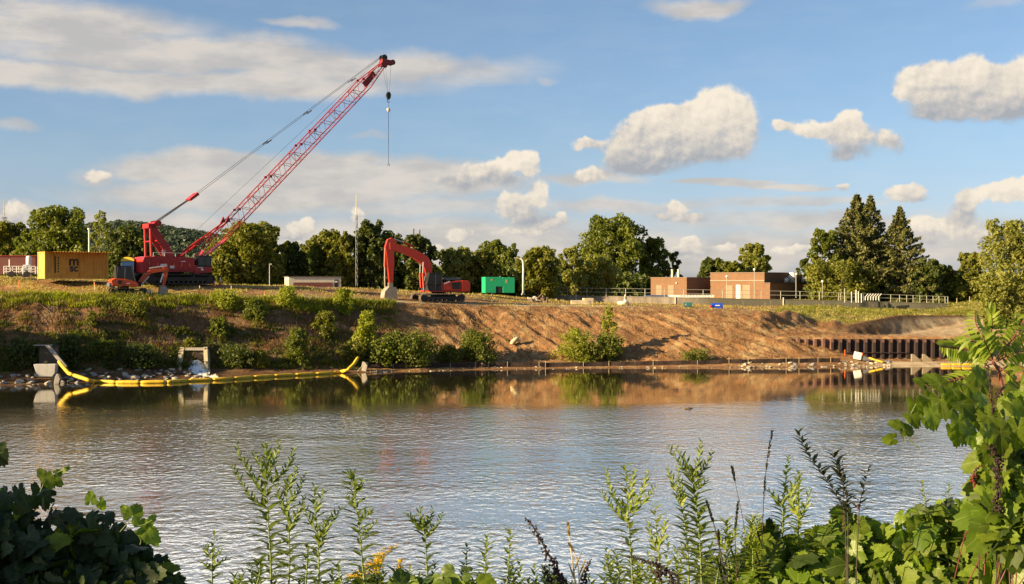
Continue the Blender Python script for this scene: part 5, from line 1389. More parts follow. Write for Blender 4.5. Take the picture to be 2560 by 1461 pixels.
# understorey: a far-off thicket that closes the view below the crowns
def thicket(name, label, segs, mat, seed, n, leaf, cat='thicket'):
    rs = RS(seed); V, Fc, T = [], [], []
    tot = sum(abs(s[1] - s[0]) for s in segs); off = 0
    for (p0, p1, yt, yb, D, dep) in segs:
        k = int(n * abs(p1 - p0) / tot); p = p0 + (p1 - p0) * rs.rand(k)
        top = yt + 12 * fbm(p / 22., p * 0 + seed, seed) + 6 * fbm(p / 7., p * 0, seed + 3)
        y = yb - (yb - top) * rs.rand(k) ** .8; d = D + dep * rs.rand(k)
        x = (p - 1280) / F * d; z = H - (y - Y0) / F * d
        c = np.stack([x, d, z], 1); nn = rand_dirs(k, rs, .3)
        clump = np.clip(.5 + .7 * fbm(p / 14., y / 14., seed + 5), 0, 1)
        v, f, t = leaf_quads(c, nn, leaf * (.6 + .8 * rs.rand(k)), rs, .65, clump); V.append(v); Fc.append(f + off); T.append(t); off += len(v)
    o = mesh_np(name, np.concatenate(V), np.concatenate(Fc), LF[mat], None, False, tint=np.concatenate(T))
    return tag(o, label, cat, kind='stuff')
thicket('thicket', 'dark undergrowth closing the gaps below the tree row', [(-150, 560, 660, 712, 176, 10), (540, 1000, 655, 728, 178, 12), (980, 1400, 668, 742, 178, 12), (1390, 1615, 690, 750, 212, 10), (1560, 1760, 706, 750, 222, 10), (1700, 2010, 700, 752, 240, 14), (2010, 2340, 672, 768, 196, 10), (2290, 2700, 690, 775, 196, 10)], 'dark', 71, 62000, .34)

# wooded hill behind the crane
def make_hill():
    prof = lambda p: np.interp(p, [100, 225, 300, 360, 420, 480, 540, 600, 680], [590, 577, 569, 574, 583, 592, 602, 625, 690])
    D0 = 620.; p = np.arange(60, 700, 8.); tt = np.linspace(0, 1, 14)
    A, B = np.meshgrid(p, tt, indexing='ij'); D = D0 - 160 * (1 - B)
    yt = prof(A) + 7; topz = H - (yt - Y0) / F * D0; Z = 6 + (topz - 6) * np.sin(B * math.pi / 2) ** .9; X = (A - 1280) / F * D
    v = np.stack([X, D, Z], 2).reshape(-1, 3)
    back = np.stack([(A[:, -1] - 1280) / F * 900, np.full(len(p), 900.), np.full(len(p), 6.)], 1); nb = len(v); v = np.concatenate([v, back])
    i = np.arange(A.size).reshape(A.shape); f = np.stack([i[:-1, :-1], i[1:, :-1], i[1:, 1:], i[:-1, 1:]], 2).reshape(-1, 4)
    j = np.arange(len(p) - 1); f = np.concatenate([f, np.stack([i[:-1, -1], i[1:, -1], nb + j + 1, nb + j], 1)])
    m, nt, out = new_mat('hill_forest_floor'); principled(nt, out, mixc(nt, noise(nt, geopos(nt), .05, 5), (.03, .045, .018), (.05, .07, .03)), 1)
    tag(mesh_np('hill', v, f, m, None, True), kind='structure')
    rs = RS(81); k = 900; pa = 70 + 620 * rs.rand(k); b = rs.rand(k) ** .8; D = D0 - 160 * (1 - b)
    topz = H - (prof(pa) + 7 - Y0) / F * D0; Z = 6 + (topz - 6) * np.sin(b * math.pi / 2) ** .9; X = (pa - 1280) / F * D
    cc = np.stack([X, D, Z], 1); q = 55; idx = np.repeat(np.arange(k), q); r = (2.2 + 1.8 * rs.rand(k))[idx]
    d = rand_dirs(k * q, rs, .5); c = cc[idx] + d * r[:, None] * [1, 1, .9] + [0, 0, 1.2]
    v, f, t = leaf_quads(c, (d + .6 * rand_dirs(k * q, rs)), .55 + .35 * rs.rand(k * q), rs, .7, np.clip(rs.rand(k)[idx] * .7 + .3 * rs.rand(k * q), 0, 1))
    o = mesh_np('hillside_forest', v, f, leafmat('leaf_far_haze', (.042, .062, .040), (.10, .125, .065), .15), None, False, tint=t)  # bluish haze of distance is put into the leaf colour
    tag(o, 'distant wooded hillside seen behind the crane', 'forest', kind='stuff')
make_hill()

# ================================================================ growth on the far bank
def bush(label, px, t0, hpx, wpx, mat, seed, n=2200, leaf=.13, name='bush', lobes=16, shape='round', group='bushes on the far bank'):
    x, d, z = bank_point(np.array([px]), np.array([t0])); x, d, z = float(x[0]), float(d[0]), float(z[0])
    yb = Y0 + (H - z) / d * F
    return broadleaf(name, label, px, yb - hpx, yb + 4, d, wpx * 1.1, mat, seed, int(n * 1.05), lobes + 8, leaf, .05, shape, cat='bush', group=group, depth=wpx / F * d * .6, lump=1.35)
BUSH = [
 ('tall lime green bush where the grassy bank meets the bare slope', 918, 3.2, 118, 62, 'lime', 101, 3400, .12, 'tall'),
 ('dark wide bush at the waterline right of the boom end', 1015, 2.5, 74, 175, 'green', 102, 5200, .13, 'round'),
 ('dark low bush left part of the shoreline clump beside the boom anchor', 950, 2.5, 60, 80, 'green', 103, 2600, .13, 'round'),
 ('green bush at the waterline left of the pale stump', 1195, 2.5, 75, 110, 'green', 104, 3800, .12, 'round'),
 ('small olive bush between the two shoreline clumps', 1120, 2.6, 45, 60, 'olive', 105, 1500, .12, 'round'),
 ('rounded yellow green bush right of the stump shadow', 1440, 2.7, 78, 92, 'lime', 106, 2800, .12, 'round'),
 ('tall bright lime sapling standing above its bush', 1520, 3.1, 125, 36, 'lime', 107, 1700, .11, 'tall'),
 ('green bush at the foot of the bright lime sapling', 1520, 2.7, 62, 85, 'green', 108, 2600, .12, 'round'),
 ('low green bush between the yellow green bush and the sapling', 1475, 2.5, 45, 70, 'olive', 109, 1800, .12, 'round'),
 ('green grassy clump low on the bare slope at centre right', 1740, 2.6, 26, 75, 'green', 110, 1400, .10, 'round'),
 ('leafy green bush low on the left bank above the yellow boom', 745, 2.6, 90, 60, 'green', 111, 2800, .12, 'tall'),
 ('small green bush on the left bank above the outfall right side', 548, 4.0, 55, 42, 'green', 112, 1500, .12, 'round'),
 ('lime tuft at the top of the outfall', 476, 3.4, 30, 48, 'olive', 113, 900, .10, 'round'),
 ('low dark bush right beside the outfall', 590, 2.6, 50, 90, 'dark', 114, 2600, .12, 'round'),
 ('reddish and green bush by the water mid left', 648, 2.4, 40, 50, 'olive', 115, 1200, .11, 'round'),
 ('dark leafy bush below the slope left of the outfall', 350, 2.7, 50, 120, 'dark', 116, 3000, .12, 'round'),
 ('lighter leafy bush above the rocks left of the outfall', 258, 3.1, 42, 70, 'green', 117, 1900, .11, 'round'),
 ('small bright tuft alone on the left brown slope', 228, 4.3, 38, 26, 'olive', 118, 600, .10, 'tall'),
 ('dark bush at the far left waterline', 60, 2.8, 60, 110, 'dark', 119, 2600, .12, 'round'),
 ('dark bush behind the slanting outfall beam', 170, 2.8, 70, 80, 'dark', 120, 2200, .12, 'round'),
 ('lime bush hanging from the top of the left bank near the lime tall bush', 860, 5.8, 62, 50, 'lime', 121, 1900, .11, 'round'),
 ('bright bush on the bank top below the crane tracks', 560, 6.0, 42, 75, 'lime', 122, 2000, .10, 'round'),
 ('second bright bush on the bank top right of the orange ribbon stake', 720, 6.0, 48, 60, 'lime', 123, 1900, .10, 'round'),
 ('bright bush on the bank top below the small digger', 330, 5.2, 38, 90, 'olive', 124, 2200, .10, 'round'),
 ('green bush on the mid slope below the ribbon stake', 640, 5.0, 50, 66, 'green', 125, 1900, .11, 'round'),
 ('olive bush halfway down left of the tall lime bush', 815, 4.2, 60, 60, 'olive', 126, 1800, .12, 'round'),
 ('olive scrub at the shoreline below the tall lime bush', 880, 2.9, 55, 66, 'olive', 127, 1900, .12, 'round'),
]
for (lb, px, t0, hp, wp, mt, sd, n, lf, sh) in BUSH: bush(lb, px, t0, hp, wp, mt, sd, n, lf, shape=sh)

# weeds, grass blades and dead twigs that nobody could count
def scatter_blades(name, label, cat, n, pr, tr, seed, hgt, mat, clump=0.3, width=.03, lean=.35, dens=None):
    rs = RS(seed); p = pr[0] + (pr[1] - pr[0]) * rs.rand(n); t = tr[0] + (tr[1] - tr[0]) * rs.rand(n)
    x, d, z = bank_point(p, t)
    w = fbm(x / 1.6, t * 3 + d / 2.5, seed) + (dens(p, t) if dens else 0)
    k = w > clump; x, d, z = x[k], d[k], z[k]; m = len(x)
    h = hgt * (.5 + .9 * rs.rand(m)) * np.clip(.6 + w[k] - clump, .5, 1.5); a = rs.rand(m) * 6.283
    side = np.stack([np.cos(a), np.sin(a), 0 * a], 1) * (width * (.7 + .8 * rs.rand(m)))[:, None]
    tip = np.stack([rs.normal(size=m) * lean * h, rs.normal(size=m) * lean * h - .2 * h, h], 1); b = np.stack([x, d, z - .03], 1)
    v = np.stack([b - side, b + side, b + tip * .6 + side * .8, b + tip], 1).reshape(-1, 3)
    o = mesh_np(name, v, np.arange(4 * m).reshape(-1, 4), mat, None, False, tint=np.repeat(np.clip(.5 + .5 * rs.normal(size=m) * .5 + .2 * w[k], 0, 1), 4))
    return tag(o, label, cat, kind='stuff')
scatter_blades('bank_weeds', 'tall green and yellow weeds over the left bank', 'weeds', 34000, (-120, 985), (2.4, 7.05), 131, .42, LF['olive'], .08, .035, .4, lambda p, t: np.clip((t - 5.4) / 1.2, 0, 1) * .75 - .12)
scatter_blades('bank_fringe', 'bright tall grass fringe hanging over the left bank top', 'grass', 30000, (-120, 990), (5.7, 7.12), 138, .50, LF['lime'], .30, .04, .5, lambda p, t: .1)
scatter_blades('bank_brush', 'dark leafy undergrowth low on the left bank', 'weeds', 20000, (-120, 1000), (2.2, 4.6), 132, .34, LF['dark'], .10, .055, .6, lambda p, t: np.clip((3.6 - t), 0, 1) * .35)
scatter_blades('meadow_grass', 'short sunlit grass on top of the bank', 'grass', 60000, (-120, 2700), (7.0, 10.4), 133, .20, LF['hay'], .0, .035, .5, lambda p, t: np.where((p > 500) & (t < 8.2) & (p < 1900), -.25, .12))
scatter_blades('slope_stubble', 'sparse dry stubble over the bare slope', 'grass', 26000, (900, 2100), (2.4, 7.0), 134, .22, LF['dry'], .05, .02, .7)
scatter_blades('slope_grass', 'patchy green grass above the dug pit at right', 'grass', 16000, (1940, 2600), (7.05, 9.6), 135, .26, LF['olive'], -.15, .035, .5)
scatter_blades('left_dry_weeds', 'dry brown weeds and dead stalks over the left bank', 'weeds', 34000, (-120, 1000), (2.6, 6.8), 136, .36, LF['dry'], .05, .022, .6)
def twigs(name, label, n, pr, tr, seed, L, rad, mat, slant):
    rs = RS(seed); p = pr[0] + (pr[1] - pr[0]) * rs.rand(n); t = tr[0] + (tr[1] - tr[0]) * rs.rand(n); x, d, z = bank_point(p, t)
    k = fbm(x / 2, t * 2, seed) > -.05; x, d, z = x[k], d[k], z[k]; m = len(x)
    l = L * (.4 + rs.rand(m)); a = slant + rs.normal(size=m) * .55
    dx = np.cos(a) * l; dd = np.sin(a) * l; x2, d2 = x + dx, d + dd; z2 = ground_z(x2, d2) + .12 * rs.rand(m)
    A = np.stack([x, d, z + .05], 1); B = np.stack([x2, d2, z2 + .04], 1); up = np.array([0, -.3, 1]) * rad; sd = np.array([.6, 0, 0]) * rad
    v = np.concatenate([A - sd, A + sd, A + up, B - sd * .5, B + sd * .5, B + up * .5]); i = np.arange(m)
    f = np.concatenate([np.stack([i + q * m, i + r * m, i + (r + 3) * m, i + (q + 3) * m], 1) for q, r in ((0, 1), (1, 2), (2, 0))])
    o = mesh_np(name, v, f, mat, None); return tag(o, label, 'brushwood', kind='stuff')
twigs('slope_twigs', 'dead sticks and root ends strewn down the bare slope', 1500, (930, 2050), (2.6, 6.9), 141, .8, .020, paint('dead_wood', (.38, .25, .13), .9), -1.1)
twigs('left_twigs', 'tangled dead branches on the left bank', 1500, (60, 950), (2.8, 6.4), 142, 1.2, .026, DARKW, -1.3)

# pale broken stump
def stump():
    x, d, z = bank_point(np.array([1288.]), np.array([3.9])); t = thing('tree_stump', 'pale broken stump sticking out above the dark hollow', 'stump', (float(x[0]), float(d[0]), float(z[0]) + .1), .3)
    rnd = random.Random(4); m = MB()
    m.tube([(-.55, -.1, -.3), (-.3, -.2, .2), (.1, -.25, .55), (.35, -.2, .75)], [.22, .24, .20, .08], 8)
    m.build('trunk', WOODP, t, True); r = MB()
    for i in range(9):
        a = rnd.uniform(-.6, 2.4); l = rnd.uniform(.4, .9); r.tube([(0, -.2, .35), (math.cos(a) * l * .5, -.3, .35 + math.sin(a) * l * .5), (math.cos(a) * l, -.35, .3 + math.sin(a) * l)], [.07, .05, .015], 5)
    r.build('root', WOODP, t)
    x, d, z = bank_point(np.array([1365.]), np.array([3.6]))
    tag(MB().add([(0, 0, 0)], []).build('x', DARKW), 'x') if 0 else None
stump()
# floating driftwood
p = wl(1719, 1023, -.02); t = thing('driftwood', 'small dark piece of driftwood floating alone in mid river', 'driftwood', p, .1)
MB().tube([(-.34, 0, .0), (-.15, .02, .07), (.1, 0, .06), (.36, 0, .02)], [.02, .07, .08, .03], 7).build('log', DARKW, t, True); MB().tube([(.0, 0, .06), (.1, 0, .16), (.15, 0, .2)], [.035, .03, .015], 5).build('twig', DARKW, t)

# rocks along the waterline
def rock_mesh(seed, mat):
    rs = RS(seed); import bmesh
    bm = bmesh.new(); bmesh.ops.create_icosphere(bm, subdivisions=2, radius=1)
    cut = rand_dirs(9, rs)
    for v in bm.verts:
        p = np.array(v.co)
        for c in cut:
            q = p @ c
            if q > .62: p = p - c * (q - .62)
        p = p * (1 + .07 * rs.normal()); v.co = Vector((p[0], p[1] * .8, p[2] * .6))
    me = bpy.data.meshes.new('rock'); bm.to_mesh(me); bm.free(); me.materials.append(mat); return me
ROCKM = [rock_mesh(200 + i, paint('rock_tan', (.54, .46, .34), .9, wear=.6, dirt=(.14, .10, .07), scale=3) if i % 2 else paint('rock_grey', (.30, .28, .25), .9, wear=.6, dirt=(.10, .08, .06), scale=3)) for i in range(8)]
def rocks(label, group, n, pr, yr, seed, sz, where=()):
    rnd = random.Random(seed)
    for i in range(n):
        px = rnd.uniform(*pr); D, Z = rows_at(px); d = np.linspace(D[0, 1] - .3, D[0, 3], 50); z = ground_z((px - 1280) / F * d, d); py = Y0 + (H - z) / d * F
        f = yr(px); k = int(np.argmin(np.abs(py - rnd.uniform(*f))))
        s = sz * rnd.uniform(.5, 1.3) * (1.5 if rnd.random() < .12 else 1)
        o = bpy.data.objects.new('rock', ROCKM[rnd.randrange(8)]); COL.objects.link(o)
        o.location = ((px - 1280) / F * d[k], d[k], max(float(z[k]), -.05) + s * .2); o.scale = (s * rnd.uniform(.8, 1.5), s, s * rnd.uniform(.7, 1.1)); o.rotation_euler = (rnd.uniform(-.3, .3), rnd.uniform(-.3, .3), rnd.uniform(0, 6.28))
        me_i = ROCKM.index(o.data); big = s > sz * 1.05
        wh = next((q[1] for q in where if px < q[0]), ''); label_, group_ = label + (' ' + wh if wh else ''), group + (' ' + wh if wh else '')
        tag(o, ('large ' if big else 'small ') + ('tan ' if me_i % 2 else 'grey ') + label_, 'rock', group_ + (' of larger size' if big else ' of smaller size') + (' in tan' if me_i % 2 else ' in grey'))
rocks('rock', 'rocks', 46, (-20, 215), lambda p: (935, 965), 301, .26, [(60, 'on the shore at the far left edge'), (130, 'on the shore below the concrete tub'), (999, 'on the shore inside the left bend of the boom')])
rocks('rock', 'rocks', 74, (215, 545), lambda p: (925, 953), 302, .25, [(290, 'behind the yellow boom at its left bend'), (370, 'behind the yellow boom under the leafy bush'), (450, 'behind the yellow boom left of the white water'), (999, 'beside the white water of the outfall')])
rocks('stone', 'stones', 40, (925, 1130), lambda p: (925, 932), 303, .11, [(980, 'in the water at the boom anchor foot'), (1050, 'in the water below the dark wide bush'), (9999, 'in the water where the silt fence passes the small olive bush')])
rocks('stone', 'stones', 70, (1130, 2070), lambda p: (917, 924), 304, .11, [(1300, 'at the waterline below the pale stump'), (1560, 'at the waterline below the lime sapling'), (1820, 'at the waterline below the grassy clump'), (9999, 'at the waterline left of the white block')])
rocks('broken rock', 'rocks', 34, (2090, 2230), lambda p: (903, 918), 305, .19, [(2135, 'left of the tilted white block'), (2180, 'in front of the tilted white block'), (9999, 'right of the tilted white block')])
rocks('broken rock', 'rocks', 30, (1840, 2090), lambda p: (908, 920), 306, .20, [(1960, 'at the slope foot right of the grassy clump'), (9999, 'at the slope foot below the piling left end')])
t = thing('standing_rock', 'upright grey boulder beside the concrete tub', 'rock', on(143, 106.4, .1)); MB().prism([(-.25, 0), (.2, 0), (.33, .45), (.2, .85), (0, .9), (-.15, .6)], -.18, .18).build('boulder', paint('rock_grey', (.3, .28, .25)), t, bevel=.06)
# ================================================================ plants on the near bank
GM = dict(
 gold=leafmat('foreground_green', (.055, .085, .012), (.19, .24, .035), .35, .45),
 bright=leafmat('foreground_bright', (.12, .16, .015), (.34, .38, .05), .45, .45),
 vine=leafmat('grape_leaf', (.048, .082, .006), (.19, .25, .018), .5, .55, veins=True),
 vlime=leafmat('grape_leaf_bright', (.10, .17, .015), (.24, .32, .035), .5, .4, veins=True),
 vshade=leafmat('grape_leaf_shaded', (.010, .024, .004), (.040, .065, .008), .25, .55, veins=True),  # shade put into the leaf colour, mostly for the left mound
 sumac=leafmat('sumac_leaf', (.13, .19, .018), (.32, .38, .05), .5, .42),
 seed=leafmat('dark_seed', (.018, .006, .006), (.045, .014, .012), .0, .7),
 redseed=leafmat('red_seed', (.10, .008, .012), (.26, .02, .025), .1, .5),
 spike=leafmat('dark_spike', (.012, .018, .007), (.035, .045, .014), .2, .5),
 straw=leafmat('straw_blade', (.30, .20, .09), (.55, .40, .2), .3, .5),
 bloom=leafmat('yellow_bloom', (.62, .36, .01), (.85, .58, .03), .3, .6),
 red=leafmat('red_leaf', (.35, .02, .02), (.55, .05, .04), .4, .5),
 round=leafmat('round_leaf', (.040, .075, .010), (.12, .17, .02), .35, .4, veins=True),
)
STEMG = paint('green_stem', (.14, .19, .05), .6, wear=.2, dirt=(.2, .1, .05), scale=20)
STEMR = paint('red_stem', (.16, .045, .03), .6, wear=.2, scale=20)
STEMD = paint('dark_stem', (.04, .025, .018), .7, wear=.2, scale=20)
def lance(nseg=3, w=.09, droop=.18, fold=.05):
    vs = [(0, 0, 0)]
    us = [.25, .6]
    for u in us:
        ww = w * (1.0 if u < .5 else .85); z = -droop * u * u
        vs += [(u, -ww, z + fold), (u, 0, z), (u, ww, z + fold)]
    vs.append((1, 0, -droop))
    f = [(0, 1, 2, 2), (0, 2, 3, 3), (1, 4, 5, 2), (2, 5, 6, 3), (4, 7, 5, 5), (5, 7, 6, 6)]
    return np.array(vs), f
def grape(seed=0, lobes=True):
    rs = RS(seed); n = 40; th = np.linspace(-math.pi * .93, math.pi * .93, n); out = []
    for k, a in enumerate(th):
        r = .62 + (.30 * max(0, math.cos(a * 2.45)) ** 1.1 if lobes else .12 * math.cos(a)) + .10 * math.cos(a)
        r *= 1 + (.075 if k % 2 else -.045) * (1 if lobes else .5) + .03 * rs.normal()
        out.append((math.cos(a) * r + .18, math.sin(a) * r))
    out = np.array(out); vs = [(0, 0, 0)]
    ph = rs.rand(3) * 6
    def z(x, y): r2 = x * x + y * y; return -.16 * r2 + .12 * abs(y) - .10 * max(0, x) ** 2 + .06 * math.sin(x * 6 + ph[0]) * math.sin(y * 7 + ph[1])
    for s in (.5, 1.0): vs += [(x * s, y * s, z(x * s, y * s)) for x, y in out]
    f = []
    for k in range(n - 1):
        f.append((0, 1 + k, 2 + k, 2 + k)); f.append((1 + k, 1 + n + k, 2 + n + k, 2 + k))
    return np.array(vs), f
TL = lance(w=.13, droop=.22); TLN = lance(w=.04, droop=.3); TG = [grape(i) for i in range(4)]; TR_ = [grape(10 + i, False) for i in range(2)]
class Leaves:
    def __init__(s): s.V, s.F3, s.F4, s.T, s.L, s.n = [], [], [], [], [], 0
    def add(s, tpl, pos, u, nrm, size, tint):
        tv, tf = tpl; u = Vector(u).normalized(); nrm = Vector(nrm); sd = nrm.cross(u)
        if sd.length < 1e-4: sd = Vector((1, 0, 0)).cross(u)
        sd.normalize(); nn = u.cross(sd).normalized()
        M = np.array([u, sd, nn]) * size
        s.V.append(tv @ M + np.array(pos)); s.T.append(np.full(len(tv), tint)); s.L.append(tv * .5)
        for q in tf:
            q = [i + s.n for i in q]
            (s.F3 if q[2] == q[3] else s.F4).append(q)
        s.n += len(tv)
    def build(s, name, mat, parent, smooth=True):
        if not s.n: return
        v = np.concatenate(s.V); me = bpy.data.meshes.new(name)
        me.from_pydata(v.tolist(), [], [q[:3] for q in s.F3] + s.F4)
        a = me.attributes.new('tint', 'FLOAT', 'POINT'); a.data.foreach_set('value', np.clip(np.concatenate(s.T), 0, 1).astype(np.float32))
        a = me.attributes.new('leafco', 'FLOAT_VECTOR', 'POINT'); a.data.foreach_set('vector', np.concatenate(s.L).astype(np.float32).ravel())
        me.polygons.foreach_set('use_smooth', [smooth] * len(me.polygons)); me.materials.append(mat); me.update()
        o = bpy.data.objects.new(name, me); COL.objects.link(o); o.parent = parent; return o
def polyat(pts, f):
    d = [0]
    for a, b in zip(pts[:-1], pts[1:]): d.append(d[-1] + (b - a).length)
    s = f * d[-1]
    for i in range(len(d) - 1):
        if s <= d[i + 1] + 1e-9:
            w = (s - d[i]) / max(1e-9, d[i + 1] - d[i]); return pts[i].lerp(pts[i + 1], w), (pts[i + 1] - pts[i]).normalized(), d[-1]
    return pts[-1].copy(), (pts[-1] - pts[-2]).normalized(), d[-1]
def smooth_pts(pts, n=14):
    """Catmull-Rom through the points"""
    P_ = [pts[0] * 2 - pts[1]] + list(pts) + [pts[-1] * 2 - pts[-2]]; out = []
    for i in range(1, len(P_) - 2):
        for k in range(n // (len(pts) - 1) + 1):
            t = k / (n // (len(pts) - 1) + 1); a, b, c, d = P_[i - 1:i + 3]
            out.append(.5 * ((2 * b) + (c - a) * t + (2 * a - 5 * b + 4 * c - d) * t * t + (3 * b - a - 3 * c + d) * t ** 3))
    return out + [pts[-1].copy()]
def root_of(p):            # where the plant enters the soil below the frame
    x, y = p.x, p.y; return Vector((x, y, float(near_z(x, y)) - .05))
def px_(D): return D / F   # metres per photo pixel
def weed(label, stem, D, branches=(), leafpx=(62, 16), step=11, seed=1, mat='gold', bmat=None, stemmat=None, rad=2.6, name='goldenrod_plant', group='tall leafy weeds on the near bank', budstep=7, budpx=15, cat='plant', f0=.0, wide=1.0):
    """stem: image points top-down order base->tip; branches: lists of image points starting on the stem"""
    rnd = random.Random(seed); k = px_(D)
    pts = [P(x, y, D + .02 * i) for i, (x, y) in enumerate(stem)]; r0 = root_of(pts[0]); t = thing(name, label, cat, r0, 0, group)
    full = smooth_pts([r0 + Vector((.02, 0, 0))] + pts); m = MB()
    vis = smooth_pts(pts)
    rel = lambda q: q - r0
    full = [r0] + vis
    m.tube([rel(q) for q in full], [rad * k] + [rad * k * (1.0 - .85 * i / len(vis)) for i in range(len(vis))], 6)
    L = Leaves(); B = Leaves()
    step *= .5; d = polyat(vis, 1)[2]; n = int(d / (step * k)); a = rnd.random() * 6
    for i in range(-6, n):
        f = max(0.0, i / n)
        if i < 0: q = vis[0].lerp(r0, -i * .05); tg = Vector((0, 0, 1))
        else: q, tg, _ = polyat(vis, f)
        if f < f0: continue
        a += 2.39996 + rnd.uniform(-.3, .3); ln = (leafpx[0] * (1 - f) ** .8 + leafpx[1] * f + 4) * 1.15 * rnd.uniform(.7, 1.15) * k
        out = Vector((math.cos(a), math.sin(a), 0)); up = .25 + .65 * f
        u = (out + Vector((0, 0, up))).normalized()
        L.add(TL, rel(q), u, Vector((0, 0, 1)) - u * u.z, ln, rnd.uniform(.15, .75) + .2 * f)
    for br in branches:
        bp = [P(x, y, D + .03 * rnd.uniform(-1, 1)) for x, y in br]; bs = smooth_pts(bp, 10)
        m.tube([rel(q) for q in bs], [rad * k * (.62 - .4 * i / len(bs)) for i in range(len(bs))], 5)
        dd = polyat(bs, 1)[2]; nb = max(4, int(dd / (budstep * .55 * k)))
        for i in range(nb + 1):
            f = i / nb; q, tg, _ = polyat(bs, f); a += 2.4
            sd = Vector((math.cos(a), math.sin(a), .2)); u = (tg * 1.0 + sd * .9).normalized()
            B.add(TL, rel(q), u, sd.cross(u), budpx * rnd.uniform(.8, 1.5) * k * (1.5 - .8 * f) * wide, rnd.uniform(.3, 1))
    m.build('stem', stemmat or STEMG, t, True); L.build('foliage', GM[mat], t); B.build('side_shoot', GM[bmat or mat], t)
    return t
